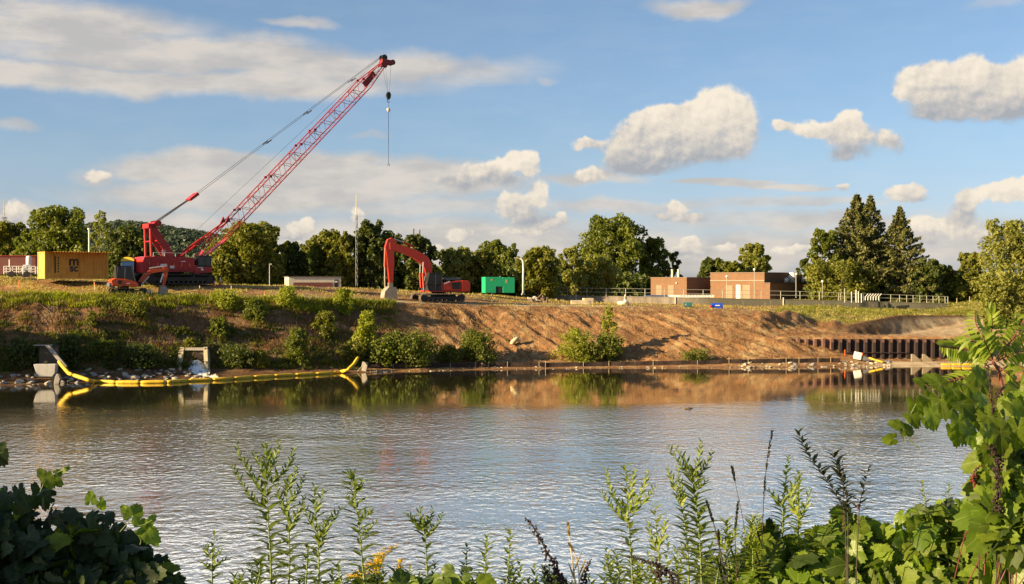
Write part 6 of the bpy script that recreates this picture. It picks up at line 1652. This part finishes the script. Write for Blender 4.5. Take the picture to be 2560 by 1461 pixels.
WEEDS = [
 dict(label='tallest branching weed with six upswept shoots left of centre', stem=[(678, 1461), (676, 1380), (670, 1290), (668, 1200), (672, 1130)], D=4.6, seed=1, branches=[[(668, 1240), (630, 1190), (600, 1140), (592, 1112)], [(668, 1270), (625, 1240), (595, 1190), (579, 1166)], [(670, 1200), (650, 1160), (634, 1130)], [(670, 1180), (690, 1140), (700, 1100)], [(672, 1160), (664, 1125), (662, 1108)], [(680, 1210), (725, 1160), (735, 1120)]], leafpx=(66, 20)),
 dict(label='second weed stem crowded against the tallest branching weed', stem=[(722, 1461), (724, 1400), (722, 1310), (716, 1240), (722, 1190)], D=4.75, seed=2, branches=[[(720, 1260), (745, 1230), (762, 1185)], [(718, 1230), (735, 1190), (742, 1165)], [(724, 1300), (700, 1250), (690, 1210)], [(722, 1330), (752, 1270), (760, 1240)]], leafpx=(56, 18)),
 dict(label='weed with long right shoot standing between two taller weeds', stem=[(796, 1461), (797, 1400), (792, 1320), (786, 1250), (785, 1208)], D=4.5, seed=3, branches=[[(797, 1370), (820, 1320), (850, 1275), (862, 1268)], [(792, 1330), (770, 1290), (757, 1262)], [(788, 1290), (800, 1255), (812, 1225)], [(794, 1350), (815, 1310), (824, 1290)]], leafpx=(52, 16)),
 dict(label='nodding weed with curled light tip above the yellow bloom', stem=[(912, 1461), (905, 1400), (898, 1320), (886, 1240), (880, 1172)], D=4.4, seed=4, branches=[[(886, 1230), (905, 1205), (924, 1202)], [(886, 1215), (868, 1208), (855, 1212)], [(884, 1200), (870, 1185), (862, 1182)], [(896, 1300), (915, 1290), (928, 1275)], [(893, 1270), (875, 1250), (866, 1240)], [(900, 1340), (925, 1320), (942, 1306)]], leafpx=(58, 20)),
 dict(label='pale topped weed with forked crown right of the yellow bloom', stem=[(1070, 1461), (1066, 1400), (1062, 1340), (1058, 1300)], D=4.6, seed=5, branches=[[(1062, 1330), (1035, 1305), (1020, 1290)], [(1058, 1320), (1050, 1290), (1052, 1270)], [(1062, 1315), (1078, 1290), (1082, 1272)], [(1062, 1340), (1095, 1310), (1104, 1285)], [(1060, 1320), (1030, 1296), (1016, 1285)]], leafpx=(44, 20)),
 dict(label='single low weed standing right of the left vine mound', stem=[(530, 1461), (531, 1410), (536, 1335)], D=4.3, seed=6, branches=[[(531, 1420), (550, 1405), (575, 1398)], [(530, 1430), (512, 1412), (500, 1405)], [(532, 1400), (520, 1380), (514, 1366)], [(532, 1395), (545, 1385), (556, 1372)]], leafpx=(36, 14)),
 dict(label='short bushy weed tip just left of the nodding weed', stem=[(765, 1461), (768, 1400), (768, 1362)], D=4.2, seed=7, leafpx=(34, 14), step=7),
 dict(label='feathery light weed left of the dark seed stalk', stem=[(1212, 1461), (1214, 1400), (1218, 1340)], D=4.5, seed=8, leafpx=(38, 16), step=6, mat='bright'),
 dict(label='slender weed with hooked yellow tip near the dark seed stalk', stem=[(1268, 1461), (1272, 1400), (1274, 1340), (1268, 1325)], D=4.5, seed=9, leafpx=(34, 12), step=7, mat='bright'),
 dict(label='faint small weed left of the feathery light weed', stem=[(1160, 1461), (1165, 1410), (1168, 1362)], D=4.7, seed=10, leafpx=(30, 12), step=8),
 dict(label='lyre shaped weed with curved side shoots right of centre', stem=[(1582, 1461), (1578, 1400), (1572, 1310), (1566, 1230), (1562, 1165)], D=4.5, seed=11, branches=[[(1570, 1290), (1530, 1230), (1516, 1175)], [(1572, 1310), (1530, 1270), (1503, 1232)], [(1572, 1260), (1582, 1210), (1586, 1178)], [(1574, 1280), (1605, 1230), (1621, 1178)], [(1580, 1285), (1615, 1250), (1639, 1218)]], leafpx=(50, 20), bmat='bright'),
 dict(label='thin bare weed between the lyre shaped weed and the spiny one', stem=[(1652, 1461), (1648, 1400), (1642, 1330), (1636, 1255)], D=4.7, seed=12, branches=[[(1648, 1370), (1660, 1335), (1664, 1300)], [(1644, 1380), (1628, 1340), (1622, 1305)]], leafpx=(44, 14), step=14, mat='bright'),
 dict(label='tall spiny leaved weed with V shaped top right of centre', stem=[(1754, 1461), (1752, 1400), (1746, 1310), (1736, 1240), (1730, 1180)], D=4.4, seed=13, branches=[[(1732, 1200), (1700, 1160), (1671, 1118)], [(1732, 1190), (1712, 1150), (1690, 1120)], [(1734, 1190), (1750, 1140), (1754, 1106)], [(1736, 1200), (1765, 1165), (1781, 1130)], [(1742, 1225), (1757, 1210), (1768, 1202)]], leafpx=(66, 30), step=7),
 dict(label='lighter weed stem leaning on the spiny leaved weed', stem=[(1722, 1461), (1720, 1390), (1712, 1310), (1700, 1245)], D=4.55, seed=14, branches=[[(1704, 1270), (1685, 1210), (1666, 1170)], [(1706, 1260), (1700, 1215), (1694, 1170)]], leafpx=(48, 22), step=9, mat='bright'),
 dict(label='glowing feathery weed between the thin reed and dark vine', stem=[(1824, 1461), (1820, 1390), (1816, 1300)], D=4.4, seed=15, leafpx=(40, 18), step=5, mat='bright', branches=[[(1820, 1360), (1836, 1340), (1842, 1318)], [(1818, 1380), (1802, 1352), (1796, 1330)]]),
 dict(label='bright weed just left of the glossy dark leaves', stem=[(1884, 1461), (1882, 1380), (1880, 1290)], D=4.3, seed=16, leafpx=(40, 18), step=5, mat='bright', branches=[[(1882, 1340), (1896, 1310), (1900, 1290)], [(1882, 1370), (1868, 1350), (1862, 1320)]]),
 dict(label='tall feathery weed right of the dark grass spike', stem=[(1958, 1461), (1956, 1350), (1960, 1240), (1972, 1140)], D=4.5, seed=17, leafpx=(46, 12), step=7, branches=[[(1958, 1270), (1930, 1235), (1914, 1225)], [(1960, 1250), (1985, 1215), (1992, 1200)]]),
 dict(label='yellow lit feathery weed left of the leaning dark spikes', stem=[(1996, 1461), (1996, 1350), (1994, 1250), (1998, 1180)], D=4.4, seed=18, leafpx=(46, 14), step=6, mat='bright', branches=[[(1994, 1290), (1980, 1250), (1984, 1215)], [(1996, 1300), (2018, 1260), (2026, 1225)]]),
 dict(label='faint weed tip above the right vine mound', stem=[(2320, 1300), (2312, 1250), (2302, 1205)], D=4.8, seed=19, leafpx=(26, 12), step=8, mat='bright'),
 dict(label='second faint weed tip right of the first above the vine mound', stem=[(2374, 1300), (2370, 1250), (2372, 1205)], D=4.8, seed=20, leafpx=(22, 10), step=8, mat='bright'),
 dict(label='low weed in shade beside the tall spiny leaved weed foot', stem=[(1790, 1461), (1795, 1430), (1800, 1390)], D=4.3, seed=21, leafpx=(40, 18), step=7),
 dict(label='low weed at the foot of the lyre shaped weed', stem=[(1548, 1461), (1546, 1420), (1538, 1385)], D=4.3, seed=22, leafpx=(36, 16), step=7, mat='bright'),
 dict(label='low leafy shoot at the foot of the tallest branching weed', stem=[(640, 1470), (650, 1430), (648, 1395)], D=4.3, seed=23, leafpx=(50, 20), step=8),
 dict(label='small leaning shoot right of the nodding weed foot', stem=[(860, 1470), (848, 1440), (842, 1410)], D=4.3, seed=24, leafpx=(36, 16), step=8),
]
for w_ in WEEDS: weed(**w_)

# goldenrod in flower
def bloom():
    D = 4.7; t0 = P(940, 1461, D); r0 = root_of(t0); t = thing('goldenrod_plant', 'flowering goldenrod with drooping yellow plumes', 'flower', r0); m = MB(); B = Leaves(); L = Leaves(); rnd = random.Random(8)
    for st in ([(935, 1461), (945, 1410), (960, 1385), (998, 1368)], [(930, 1470), (940, 1420), (955, 1400), (975, 1380)], [(925, 1470), (915, 1430), (930, 1415), (950, 1425)], [(905, 1475), (895, 1450), (880, 1445), (868, 1458)], [(915, 1475), (905, 1440), (918, 1420), (932, 1424)], [(990, 1480), (996, 1440), (1000, 1412), (1002, 1404)], [(935, 1470), (946, 1430), (944, 1400), (935, 1392)]):
        bs = smooth_pts([P(x, y, D + rnd.uniform(-.05, .05)) for x, y in st], 12); m.tube([q - r0 for q in [r0] + bs], .0015, 5)
        for i in range(150):
            f = .30 + .70 * rnd.random(); q, tg, _ = polyat(bs, f)
            off = Vector((rnd.gauss(0, 1), rnd.gauss(0, 1), abs(rnd.gauss(0, 1)))) * .008 * (1.5 - f)
            B.add(TL, q - r0 + off, Vector((rnd.gauss(0, 1), rnd.gauss(0, 1), 1)), (0, 1, .3), rnd.uniform(.006, .013), rnd.random())
        B.build('bloom', GM['bloom'], t); B = Leaves()
        for i in range(5):
            q, tg, _ = polyat(bs, i * .08); L.add(TL, q - r0, Vector((rnd.uniform(-1, 1), rnd.uniform(-1, 1), .5)), (0, 0, 1), .07, .5)
    m.build('stem', STEMG, t); L.build('foliage', GM['gold'], t)
bloom()

# dark seed stalks, spikes and grasses
def seedstalk(label, lines, D, seed, mat='seed', r=7, name='dock_plant', cat='plant', dens=1.7, group=None):
    k = px_(D); rnd = random.Random(seed); p0 = P(*lines[0][0], D); r0 = root_of(p0); t = thing(name, label, cat, r0, 0, group); m = MB(); s = MB()
    for li, ln in enumerate(lines):
        bs = smooth_pts([P(x, y, D + rnd.uniform(-.01, .01)) for x, y in ln], 12); m.tube(([Vector((0, 0, 0))] if li == 0 else []) + [q - r0 for q in bs], 1.8 * k, 5)
        d = polyat(bs, 1)[2]; n = int(d / (r * k) * dens * 3)
        for i in range(n):
            f = i / n; q, tg, _ = polyat(bs, f); rr = r * k * (1.15 - .65 * f)
            c = q - r0 + Vector((rnd.gauss(0, 1), rnd.gauss(0, 1), rnd.gauss(0, 1))) * rr * .62
            s.lathe([(rr * .15, -rr * .42), (rr * .42, -rr * .1), (rr * .40, rr * .2), (rr * .1, rr * .45)], 5, Matrix.Translation(c) @ Matrix.Rotation(rnd.uniform(0, 3), 4, (rnd.random(), rnd.random(), 1)))
    m.build('stem', STEMD, t); s.build('seed_cluster', paint('seed_' + mat, (.022, .008, .007) if mat == 'seed' else (.17, .012, .018), .75, wear=.3, scale=60), t)
seedstalk('dark brown dock stalk leaning left with knobbly seed clusters', [[(1408, 1470), (1388, 1420), (1362, 1370), (1335, 1320), (1312, 1294)], [(1385, 1470), (1368, 1440), (1361, 1415)], [(1400, 1440), (1408, 1450), (1420, 1462)]], 4.2, 1, r=9)
seedstalk('short dark dock spike right of the leaning dock stalk', [[(1455, 1470), (1463, 1435), (1476, 1400)]], 4.2, 2, r=7.5)
seedstalk('arching reddish dark dock stalks at the foot of the lyre shaped weed', [[(1690, 1470), (1665, 1425), (1620, 1405), (1566, 1391)], [(1650, 1450), (1642, 1420), (1640, 1392)], [(1700, 1465), (1690, 1440), (1668, 1425)], [(1640, 1440), (1660, 1432), (1625, 1430)]], 4.25, 3, r=6.5)
seedstalk('dark pokeweed berry stalk among the leaves at the right edge', [[(2492, 1300), (2494, 1200), (2490, 1100), (2480, 1010), (2470, 915)], [(2494, 1180), (2510, 1100), (2512, 1060)], [(2490, 1120), (2475, 1080), (2462, 1050)], [(2490, 990), (2505, 975), (2515, 962)], [(2492, 1140), (2470, 1110), (2462, 1090)]], 3.9, 4, r=7.5, name='pokeweed_plant')
seedstalk('hanging red berry string above the right vine mound', [[(2448, 1240), (2436, 1210), (2434, 1185), (2450, 1166), (2462, 1168)]], 4.0, 5, 'redseed', r=5.5, name='pokeweed_plant')
seedstalk('red drooping pokeweed cluster beside the red berry string', [[(2500, 1250), (2482, 1190), (2470, 1165)], [(2490, 1200), (2500, 1180), (2478, 1172)]], 4.0, 6, 'redseed', r=6, name='pokeweed_plant')
weed(label='longest dark spike plant leaning left with paired upright leaves', stem=[(2118, 1461), (2112, 1290), (2100, 1255), (2060, 1190), (2022, 1140), (1994, 1080)], D=4.2, leafpx=(34, 26), step=9, seed=31, mat='spike', stemmat=STEMD, rad=1.7, name='loosestrife_plant', group='dark seeded spikes on the near bank', f0=.45)
weed(label='middle dark spike plant with dense upright leaves', stem=[(2120, 1461), (2118, 1260), (2100, 1190), (2084, 1132)], D=4.15, leafpx=(36, 28), step=8, seed=32, mat='spike', stemmat=STEMD, rad=1.7, name='loosestrife_plant', group='dark seeded spikes on the near bank', f0=.5)
weed(label='sparse rightmost dark spike with bare lower stem', stem=[(2140, 1461), (2148, 1275), (2160, 1220), (2172, 1168)], D=4.25, leafpx=(26, 22), step=13, seed=33, mat='spike', stemmat=STEMD, rad=1.7, name='loosestrife_plant', group='dark seeded spikes on the near bank', f0=.6)
weed(label='thin reddish stem behind the middle dark spike', stem=[(2108, 1461), (2108, 1240), (2106, 1140)], D=4.4, leafpx=(12, 8), step=12, seed=34, mat='spike', stemmat=STEMR, name='loosestrife_plant', group='dark seeded spikes on the near bank', f0=.5, rad=1.2)
def grass_stalk(label, line, D, head=.35, mat='spike', seed=1, r=1.3, stemmat=None):
    k = px_(D); rnd = random.Random(seed); p0 = P(*line[0], D); r0 = root_of(p0); t = thing('grass_stalk', label, 'grass', r0, 0, 'tall grass stalks on the near bank')
    bs = smooth_pts([P(x, y, D) for x, y in line], 12); m = MB(); m.tube([Vector((0, 0, 0))] + [q - r0 for q in bs], [r * k * 1.2] + [r * k * (1.1 - .6 * i / len(bs)) for i in range(len(bs))], 5); m.build('stem', stemmat or STEMD, t)
    L = Leaves()
    for i in range(70):
        f = 1 - head * rnd.random(); q, tg, _ = polyat(bs, f); a = rnd.random() * 6.28
        L.add(TL, q - r0, tg * 2.5 + Vector((math.cos(a), math.sin(a), 0)), (0, 1, 0), 9 * k * rnd.uniform(.7, 1.4), rnd.random())
    for i in range(2):
        q, tg, _ = polyat(bs, .1 + .15 * i); L.add(TLN, q - r0, Vector((rnd.choice((-1, 1)) * .35, 0, 1)), (0, 1, 0), 60 * k, .5)
    L.build('seed_head', GM[mat], t)
grass_stalk('dark narrow grass spike standing highest right of centre', [(1903, 1461), (1907, 1300), (1915, 1180), (1930, 1080)], 4.3, .45)
grass_stalk('thin bent grass stem left of the highest grass spike', [(1866, 1461), (1862, 1330), (1845, 1240), (1831, 1172)], 4.4, .12, seed=2, r=1.0)
grass_stalk('dark grass spike low beside the feathery weed', [(1842, 1461), (1840, 1400), (1838, 1330), (1845, 1258)], 4.3, .35, seed=3)
grass_stalk('pair of dark reeds crossing right of the spiny leaved weed', [(1822, 1470), (1806, 1400), (1790, 1330), (1768, 1258)], 4.3, .25, seed=4, r=1.9)
grass_stalk('second dark reed close beside the crossing reed', [(1812, 1470), (1800, 1400), (1796, 1330)], 4.32, .25, seed=5, r=1.6)
grass_stalk('dry tan grass blade right of the leaning dock stalk', [(1440, 1470), (1432, 1410), (1424, 1350), (1420, 1312)], 4.3, .2, 'straw', 6, 2.0, WOODP)
grass_stalk('second dry tan blade forking from the tan grass blade', [(1448, 1470), (1446, 1420), (1436, 1385), (1424, 1362)], 4.3, .2, 'straw', 7, 1.4, WOODP)

# ---- vines
def vine_mass(name, label, x0, x1, top, bot, D0, D1, n, size, mats, seed, cat='vine', tplset=None, hang=.5, toward=.6):
    rnd = random.Random(seed); xm = (x0 + x1) / 2; r0 = root_of(P(xm, 1461, (D0 + D1) / 2)); t = thing(name, label, cat, r0)
    LS = {m: Leaves() for m, _ in mats}; k = px_((D0 + D1) / 2); S_ = MB()
    for i in range(n):
        x = rnd.uniform(x0, x1); y0 = top(x); y1 = bot(x) if callable(bot) else bot
        if y1 - y0 < 4: continue
        f = rnd.random() ** .8; y = y0 + (y1 - y0) * f + 12
        dep = D0 + (D1 - D0) * (1 - f * .6) * rnd.uniform(.75, 1.0) - .0
        c = P(x, y, dep); w = rnd.random(); acc = 0
        for m, p in mats:
            acc += p
            if w <= acc: break
        s = size * k * rnd.uniform(.55, 1.15) * (.75 + .35 * f)
        nrm = Vector((rnd.gauss(0, .55) - .25, -toward + rnd.gauss(0, .4), .55 + rnd.gauss(0, .35)))
        u = Vector((rnd.gauss(0, .7), rnd.gauss(0, .3) - .2, -hang + rnd.gauss(0, .4)))
        LS[m].add(rnd.choice(tplset or TG), c - r0, u - nrm * (u.dot(nrm) / nrm.length_squared), nrm, s, rnd.uniform(0, 1))
        if i % 5 == 0: S_.tube([c - r0, c - r0 + Vector((rnd.uniform(-.05, .05), .04, -.08)), c - r0 + Vector((rnd.uniform(-.1, .1), .05, -.22))], .0018, 4, False)
    S_.build('stem', STEMR, t)
    for m, _ in mats: LS[m].build('foliage', GM[m], t)
    return t
ltop = lambda x: float(np.interp(x, [-80, 0, 40, 110, 150, 180, 215, 260, 300, 345, 385, 430, 475], [1195, 1198, 1200, 1196, 1225, 1240, 1250, 1262, 1300, 1325, 1365, 1400, 1462])) + 10
vine_mass('grapevine_mound', 'dark shaded mound of grape leaves in the lower left corner', -90, 478, ltop, 1560, 2.9, 3.5, 620, 52, [('vshade', .9), ('vine', .1)], 1)
def sprig(label, leaves, D, seed, mat='vlime', stem=None, name='grapevine', size=1.0):
    rnd = random.Random(seed); r0 = P(leaves[0][0], leaves[0][1], D); t = thing(name, label, 'vine', r0); L = Leaves(); k = px_(D)
    for (x, y, s, ang, tilt) in leaves:
        u = Vector((math.cos(ang), .15, math.sin(ang))); nrm = Vector((tilt, -1, .35 + rnd.gauss(0, .15)))
        L.add(rnd.choice(TG), P(x, y, D + rnd.uniform(-.03, .03)) - r0, u - nrm * (u.dot(nrm) / nrm.length_squared), nrm, s * k * size, rnd.uniform(.2, .9))
    L.build('foliage', GM[mat], t)
    if stem:
        m = MB()
        for ln in stem: m.tube([q - r0 for q in smooth_pts([P(x, y, D) for x, y in ln], 8)], 1.1 * k, 5)
        m.build('stem', STEMG, t)
sprig('small vine tip reaching up from the top of the left mound', [(118, 1195, 26, -1.2, .3), (142, 1184, 16, .3, .5), (160, 1176, 13, .5, -.3), (138, 1200, 20, -.8, .2), (108, 1190, 20, 2.2, .4)], 3.1, 1, 'vine', [[(100, 1230), (120, 1195), (165, 1172)]])
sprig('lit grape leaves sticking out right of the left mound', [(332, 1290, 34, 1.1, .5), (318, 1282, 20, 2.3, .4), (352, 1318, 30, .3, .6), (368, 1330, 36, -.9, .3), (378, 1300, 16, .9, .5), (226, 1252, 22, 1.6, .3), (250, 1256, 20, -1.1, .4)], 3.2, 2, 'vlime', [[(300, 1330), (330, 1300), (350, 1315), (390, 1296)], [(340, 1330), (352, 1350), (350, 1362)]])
sprig('single dark leaf poking in at the left edge above the mound', [(-4, 1128, 34, -1.2, .3), (2, 1122, 18, 1.3, .2)], 3.0, 3, 'vshade', [[(-40, 1100), (-4, 1128)]])
rtop = lambda x: float(np.interp(x, [1840, 1880, 1920, 1960, 2000, 2060, 2110, 2160, 2200, 2240, 2260, 2320, 2400, 2440, 2470, 2520, 2600], [1400, 1330, 1285, 1300, 1330, 1310, 1262, 1275, 1290, 1310, 1262, 1252, 1240, 1255, 1170, 1120, 1080])) + 6
vine_mass('grapevine_mound', 'broad green mound of grape leaves filling the lower right corner', 1840, 2620, rtop, 1560, 3.9, 4.6, 820, 58, [('vine', .48), ('vshade', .12), ('vlime', .40)], 2)
vine_mass('grapevine_column', 'upright curtain of grape leaves along the right edge', 2455, 2640, lambda x: float(np.interp(x, [2455, 2480, 2520, 2640], [1130, 1020, 960, 930])), 1330, 3.7, 4.2, 230, 62, [('vine', .50), ('vshade', .14), ('vlime', .36)], 3)
sprig('long hanging grapevine branch with big pointed leaves over the water at right', [(2290, 1012, 44, -1.5, .3), (2318, 1000, 40, -.9, .5), (2352, 1000, 46, -1.3, -.2), (2350, 960, 40, 2.6, .3), (2380, 975, 44, -1.7, .4), (2420, 965, 44, -1.2, .2), (2405, 1010, 50, -.9, .3), (2440, 1020, 50, -1.4, -.3), (2405, 1050, 56, -1.75, .5), (2385, 1075, 40, -1.4, .3), (2455, 960, 44, 1.0, .4), (2470, 1040, 50, -1.1, .1), (2262, 1075, 32, .1, .4), (2248, 1065, 26, 2.9, .3), (2232, 1098, 26, 3.3, .3), (2310, 960, 26, 2.8, .4), (2278, 1040, 34, -1.0, .2), (2500, 1080, 50, -1.5, .2), (2480, 1110, 46, -1.9, .2), (2440, 945, 38, .8, .4), (2530, 1010, 46, -.9, .3), (2545, 1070, 50, -1.5, -.1)], 3.9, 5, 'vine',
      [[(2480, 1060), (2420, 1045), (2370, 1020), (2300, 985)], [(2265, 1110), (2262, 1080), (2270, 1050), (2290, 1010)], [(2262, 1085), (2285, 1112), (2300, 1124)]], size=.92)
sprig('sunlit yellow green grape leaves hanging below the branch at right', [(2420, 1075, 48, -1.2, .6), (2395, 1055, 40, -1.6, .3), (2330, 1035, 40, -1.5, .3), (2466, 1080, 36, -1.0, .5), (2312, 1045, 26, -1.4, .3), (2450, 1000, 34, .4, .5)], 3.75, 6, 'vlime', None, size=.9)
sprig('red autumn leaf lying on the vines below the dark spikes', [(2144, 1268, 13, -.35, 2.2)], 4.1, 7, 'red')
# broad round leaves bottom centre
ctop = lambda x: float(np.interp(x, [880, 905, 940, 980, 1010, 1050, 1090, 1130, 1170, 1210, 1260], [1461, 1432, 1428, 1440, 1425, 1440, 1420, 1400, 1405, 1425, 1461]))
vine_mass('burdock_plant', 'low clump of broad round leaves at the bottom centre', 885, 1250, ctop, 1540, 4.1, 4.5, 110, 46, [('round', .8), ('vlime', .2)], 4, 'plant', TR_, .3, .8)
vine_mass('round_leaf_clump', 'few broad leaves low at the bottom left of the tall weeds', 560, 880, lambda x: 1452 + 8 * math.sin(x / 20), 1540, 4.3, 4.7, 60, 40, [('round', .7), ('gold', .3)], 5, 'plant', TR_)
# sumac fronds
def sumac():
    D = 4.6; k = px_(D); c0 = P(2482, 905, D); r0 = root_of(P(2520, 1461, D)); rnd = random.Random(6)
    t = thing('sumac_shrub', 'sumac with arching feathered fronds at the right edge', 'shrub', r0); m = MB()
    m.tube([q - r0 for q in smooth_pts([r0, P(2540, 1300, D), P(2525, 1080, D), P(2500, 940, D), c0], 14)], .006, 7)
    fr = [[(2482, 905), (2440, 880), (2400, 872), (2350, 866)], [(2482, 900), (2460, 850), (2440, 810), (2438, 778)], [(2482, 900), (2478, 850), (2480, 800), (2470, 770)], [(2490, 900), (2520, 860), (2550, 835), (2590, 815)], [(2490, 905), (2530, 885), (2560, 880), (2600, 890)], [(2482, 910), (2455, 920), (2425, 950), (2400, 990)], [(2495, 915), (2520, 935), (2545, 960), (2580, 1000)], [(2480, 900), (2450, 865), (2425, 850), (2412, 846)], [(2495, 900), (2530, 850), (2560, 800), (2580, 770)], [(2470, 905), (2440, 935), (2370, 955), (2345, 975)], [(2500, 930), (2530, 910), (2570, 930), (2610, 960)]]
    for i, ln in enumerate(fr):
        L = Leaves(); bs = smooth_pts([P(x, y, D + (.0 if j == 0 else rnd.uniform(-.12, .12))) for j, (x, y) in enumerate(ln)], 14)
        m.tube([q - r0 for q in bs], .0022, 5, False); n = 16
        for q_ in range(n):
            f = .10 + .9 * q_ / (n - 1); q, tg, _ = polyat(bs, f); ln_ = 44 * k * (math.sin(math.pi * min(1, .22 + f * .72)) ** .6)
            for s in (-1, 1):
                sd = tg.cross(Vector((0, -1, .3))).normalized() * s
                u = (sd + tg * .55 + Vector((0, 0, -.45 if s > 0 else -.35))).normalized()
                L.add(TL, q - r0, u, Vector((rnd.gauss(0, .3), -.7, .8)), ln_ * rnd.uniform(.85, 1.1), rnd.uniform(.2, .95))
        L.build('frond', GM['sumac'], t)
    m.build('stem', STEMR, t)
sumac()

# low growth over the near bank, and the pale stone at the bottom of the view
def near_growth():
    rs = RS(91); n = 26000; x = rs.uniform(-7, 8, n); y = rs.uniform(-1.0, 13, n); z = near_z(x, y); h = .16 + .22 * rs.rand(n); h *= np.where(y < 2.2, .6, 1.2)
    a = rs.rand(n) * 6.28; side = np.stack([np.cos(a), np.sin(a), 0 * a], 1) * .006; tip = np.stack([rs.normal(size=n) * .09, rs.normal(size=n) * .09, h], 1); b = np.stack([x, y, z - .02], 1)
    v = np.stack([b - side, b + side, b + tip * .6 + side * .8, b + tip], 1).reshape(-1, 3)
    tag(mesh_np('near_grass', v, np.arange(4 * n).reshape(-1, 4), LF['olive'], None, False, tint=np.repeat(rs.rand(n), 4)), 'rough grass covering the near bank', 'grass', kind='stuff')
near_growth()
p = P(1500, 1448, 4.9); t = thing('sandstone_boulder', 'pale tan boulder top at the bottom edge below the dock spikes', 'rock', (p.x, p.y, p.z))
rk = bpy.data.objects.new('boulder', rock_mesh(400, paint('boulder_tan', (.55, .38, .25), .9, wear=.6, dirt=(.20, .12, .07), scale=12))); COL.objects.link(rk); rk.parent = t; rk.location = (.03, 0, -.55); rk.scale = (.20, .22, .98)
# unseen shrub, added so that its shade falls on the left mound
b_ = broadleaf('shade_shrub', 'unseen bushy shrub added just outside the view to shade the left vine mound', 1280 + F * -3.9 / 2.2, Y0 + (H - 8.9) * F / 2.2, Y0 + (H - 6.5) * F / 2.2, 2.2, 1.5 / 2.2 * F, 'green', 95, 5200, 22, .07, .1, 'round', cat='shrub', group='added shade shrubs outside the view')

def weed_mass(name, label, x0, x1, top, n, D0, D1, mat, seed, ln=46):
    rnd = random.Random(seed); t0 = Vector((0, 0, 0)); L = Leaves(); S_ = MB(); k = px_((D0 + D1) / 2)
    for i in range(n):
        x = rnd.uniform(x0, x1); D = rnd.uniform(D0, D1); y0 = top(x) + rnd.uniform(-18, 40); lean = rnd.uniform(-22, 22)
        a, b = P(x, 1520, D), P(x + lean, y0, D); S_.tube([a, a.lerp(b, .5) + Vector((rnd.uniform(-.01, .01), 0, 0)), b], [.0025, .0018, .0006], 4, False)
        w = rnd.random() * 6
        for j in range(30):
            f = j / 29; q = a.lerp(b, f); w += 2.4; u = Vector((math.cos(w), math.sin(w), .3 + .8 * f)).normalized()
            L.add(TL, q, u, Vector((0, 0, 1)) - u * u.z, ln * (1.1 - .7 * f) * k * rnd.uniform(.7, 1.2), rnd.random())
    o = L.build(name, GM[mat], None); o.parent = None
    tag(o, label, 'weeds', kind='stuff')
weed_mass('weed_undergrowth', 'leafy green undergrowth along the bottom edge of the view', 560, 1500, lambda x: 1430 + 18 * math.sin(x / 37.) + 12 * math.sin(x / 11.), 56, 4.5, 5.2, 'gold', 5)
weed_mass('weed_undergrowth', 'bright tangled undergrowth at the foot of the right weeds', 1500, 2080, lambda x: 1385 + 24 * math.sin(x / 31.) - (x - 1500) * .09, 62, 4.5, 5.2, 'bright', 6)
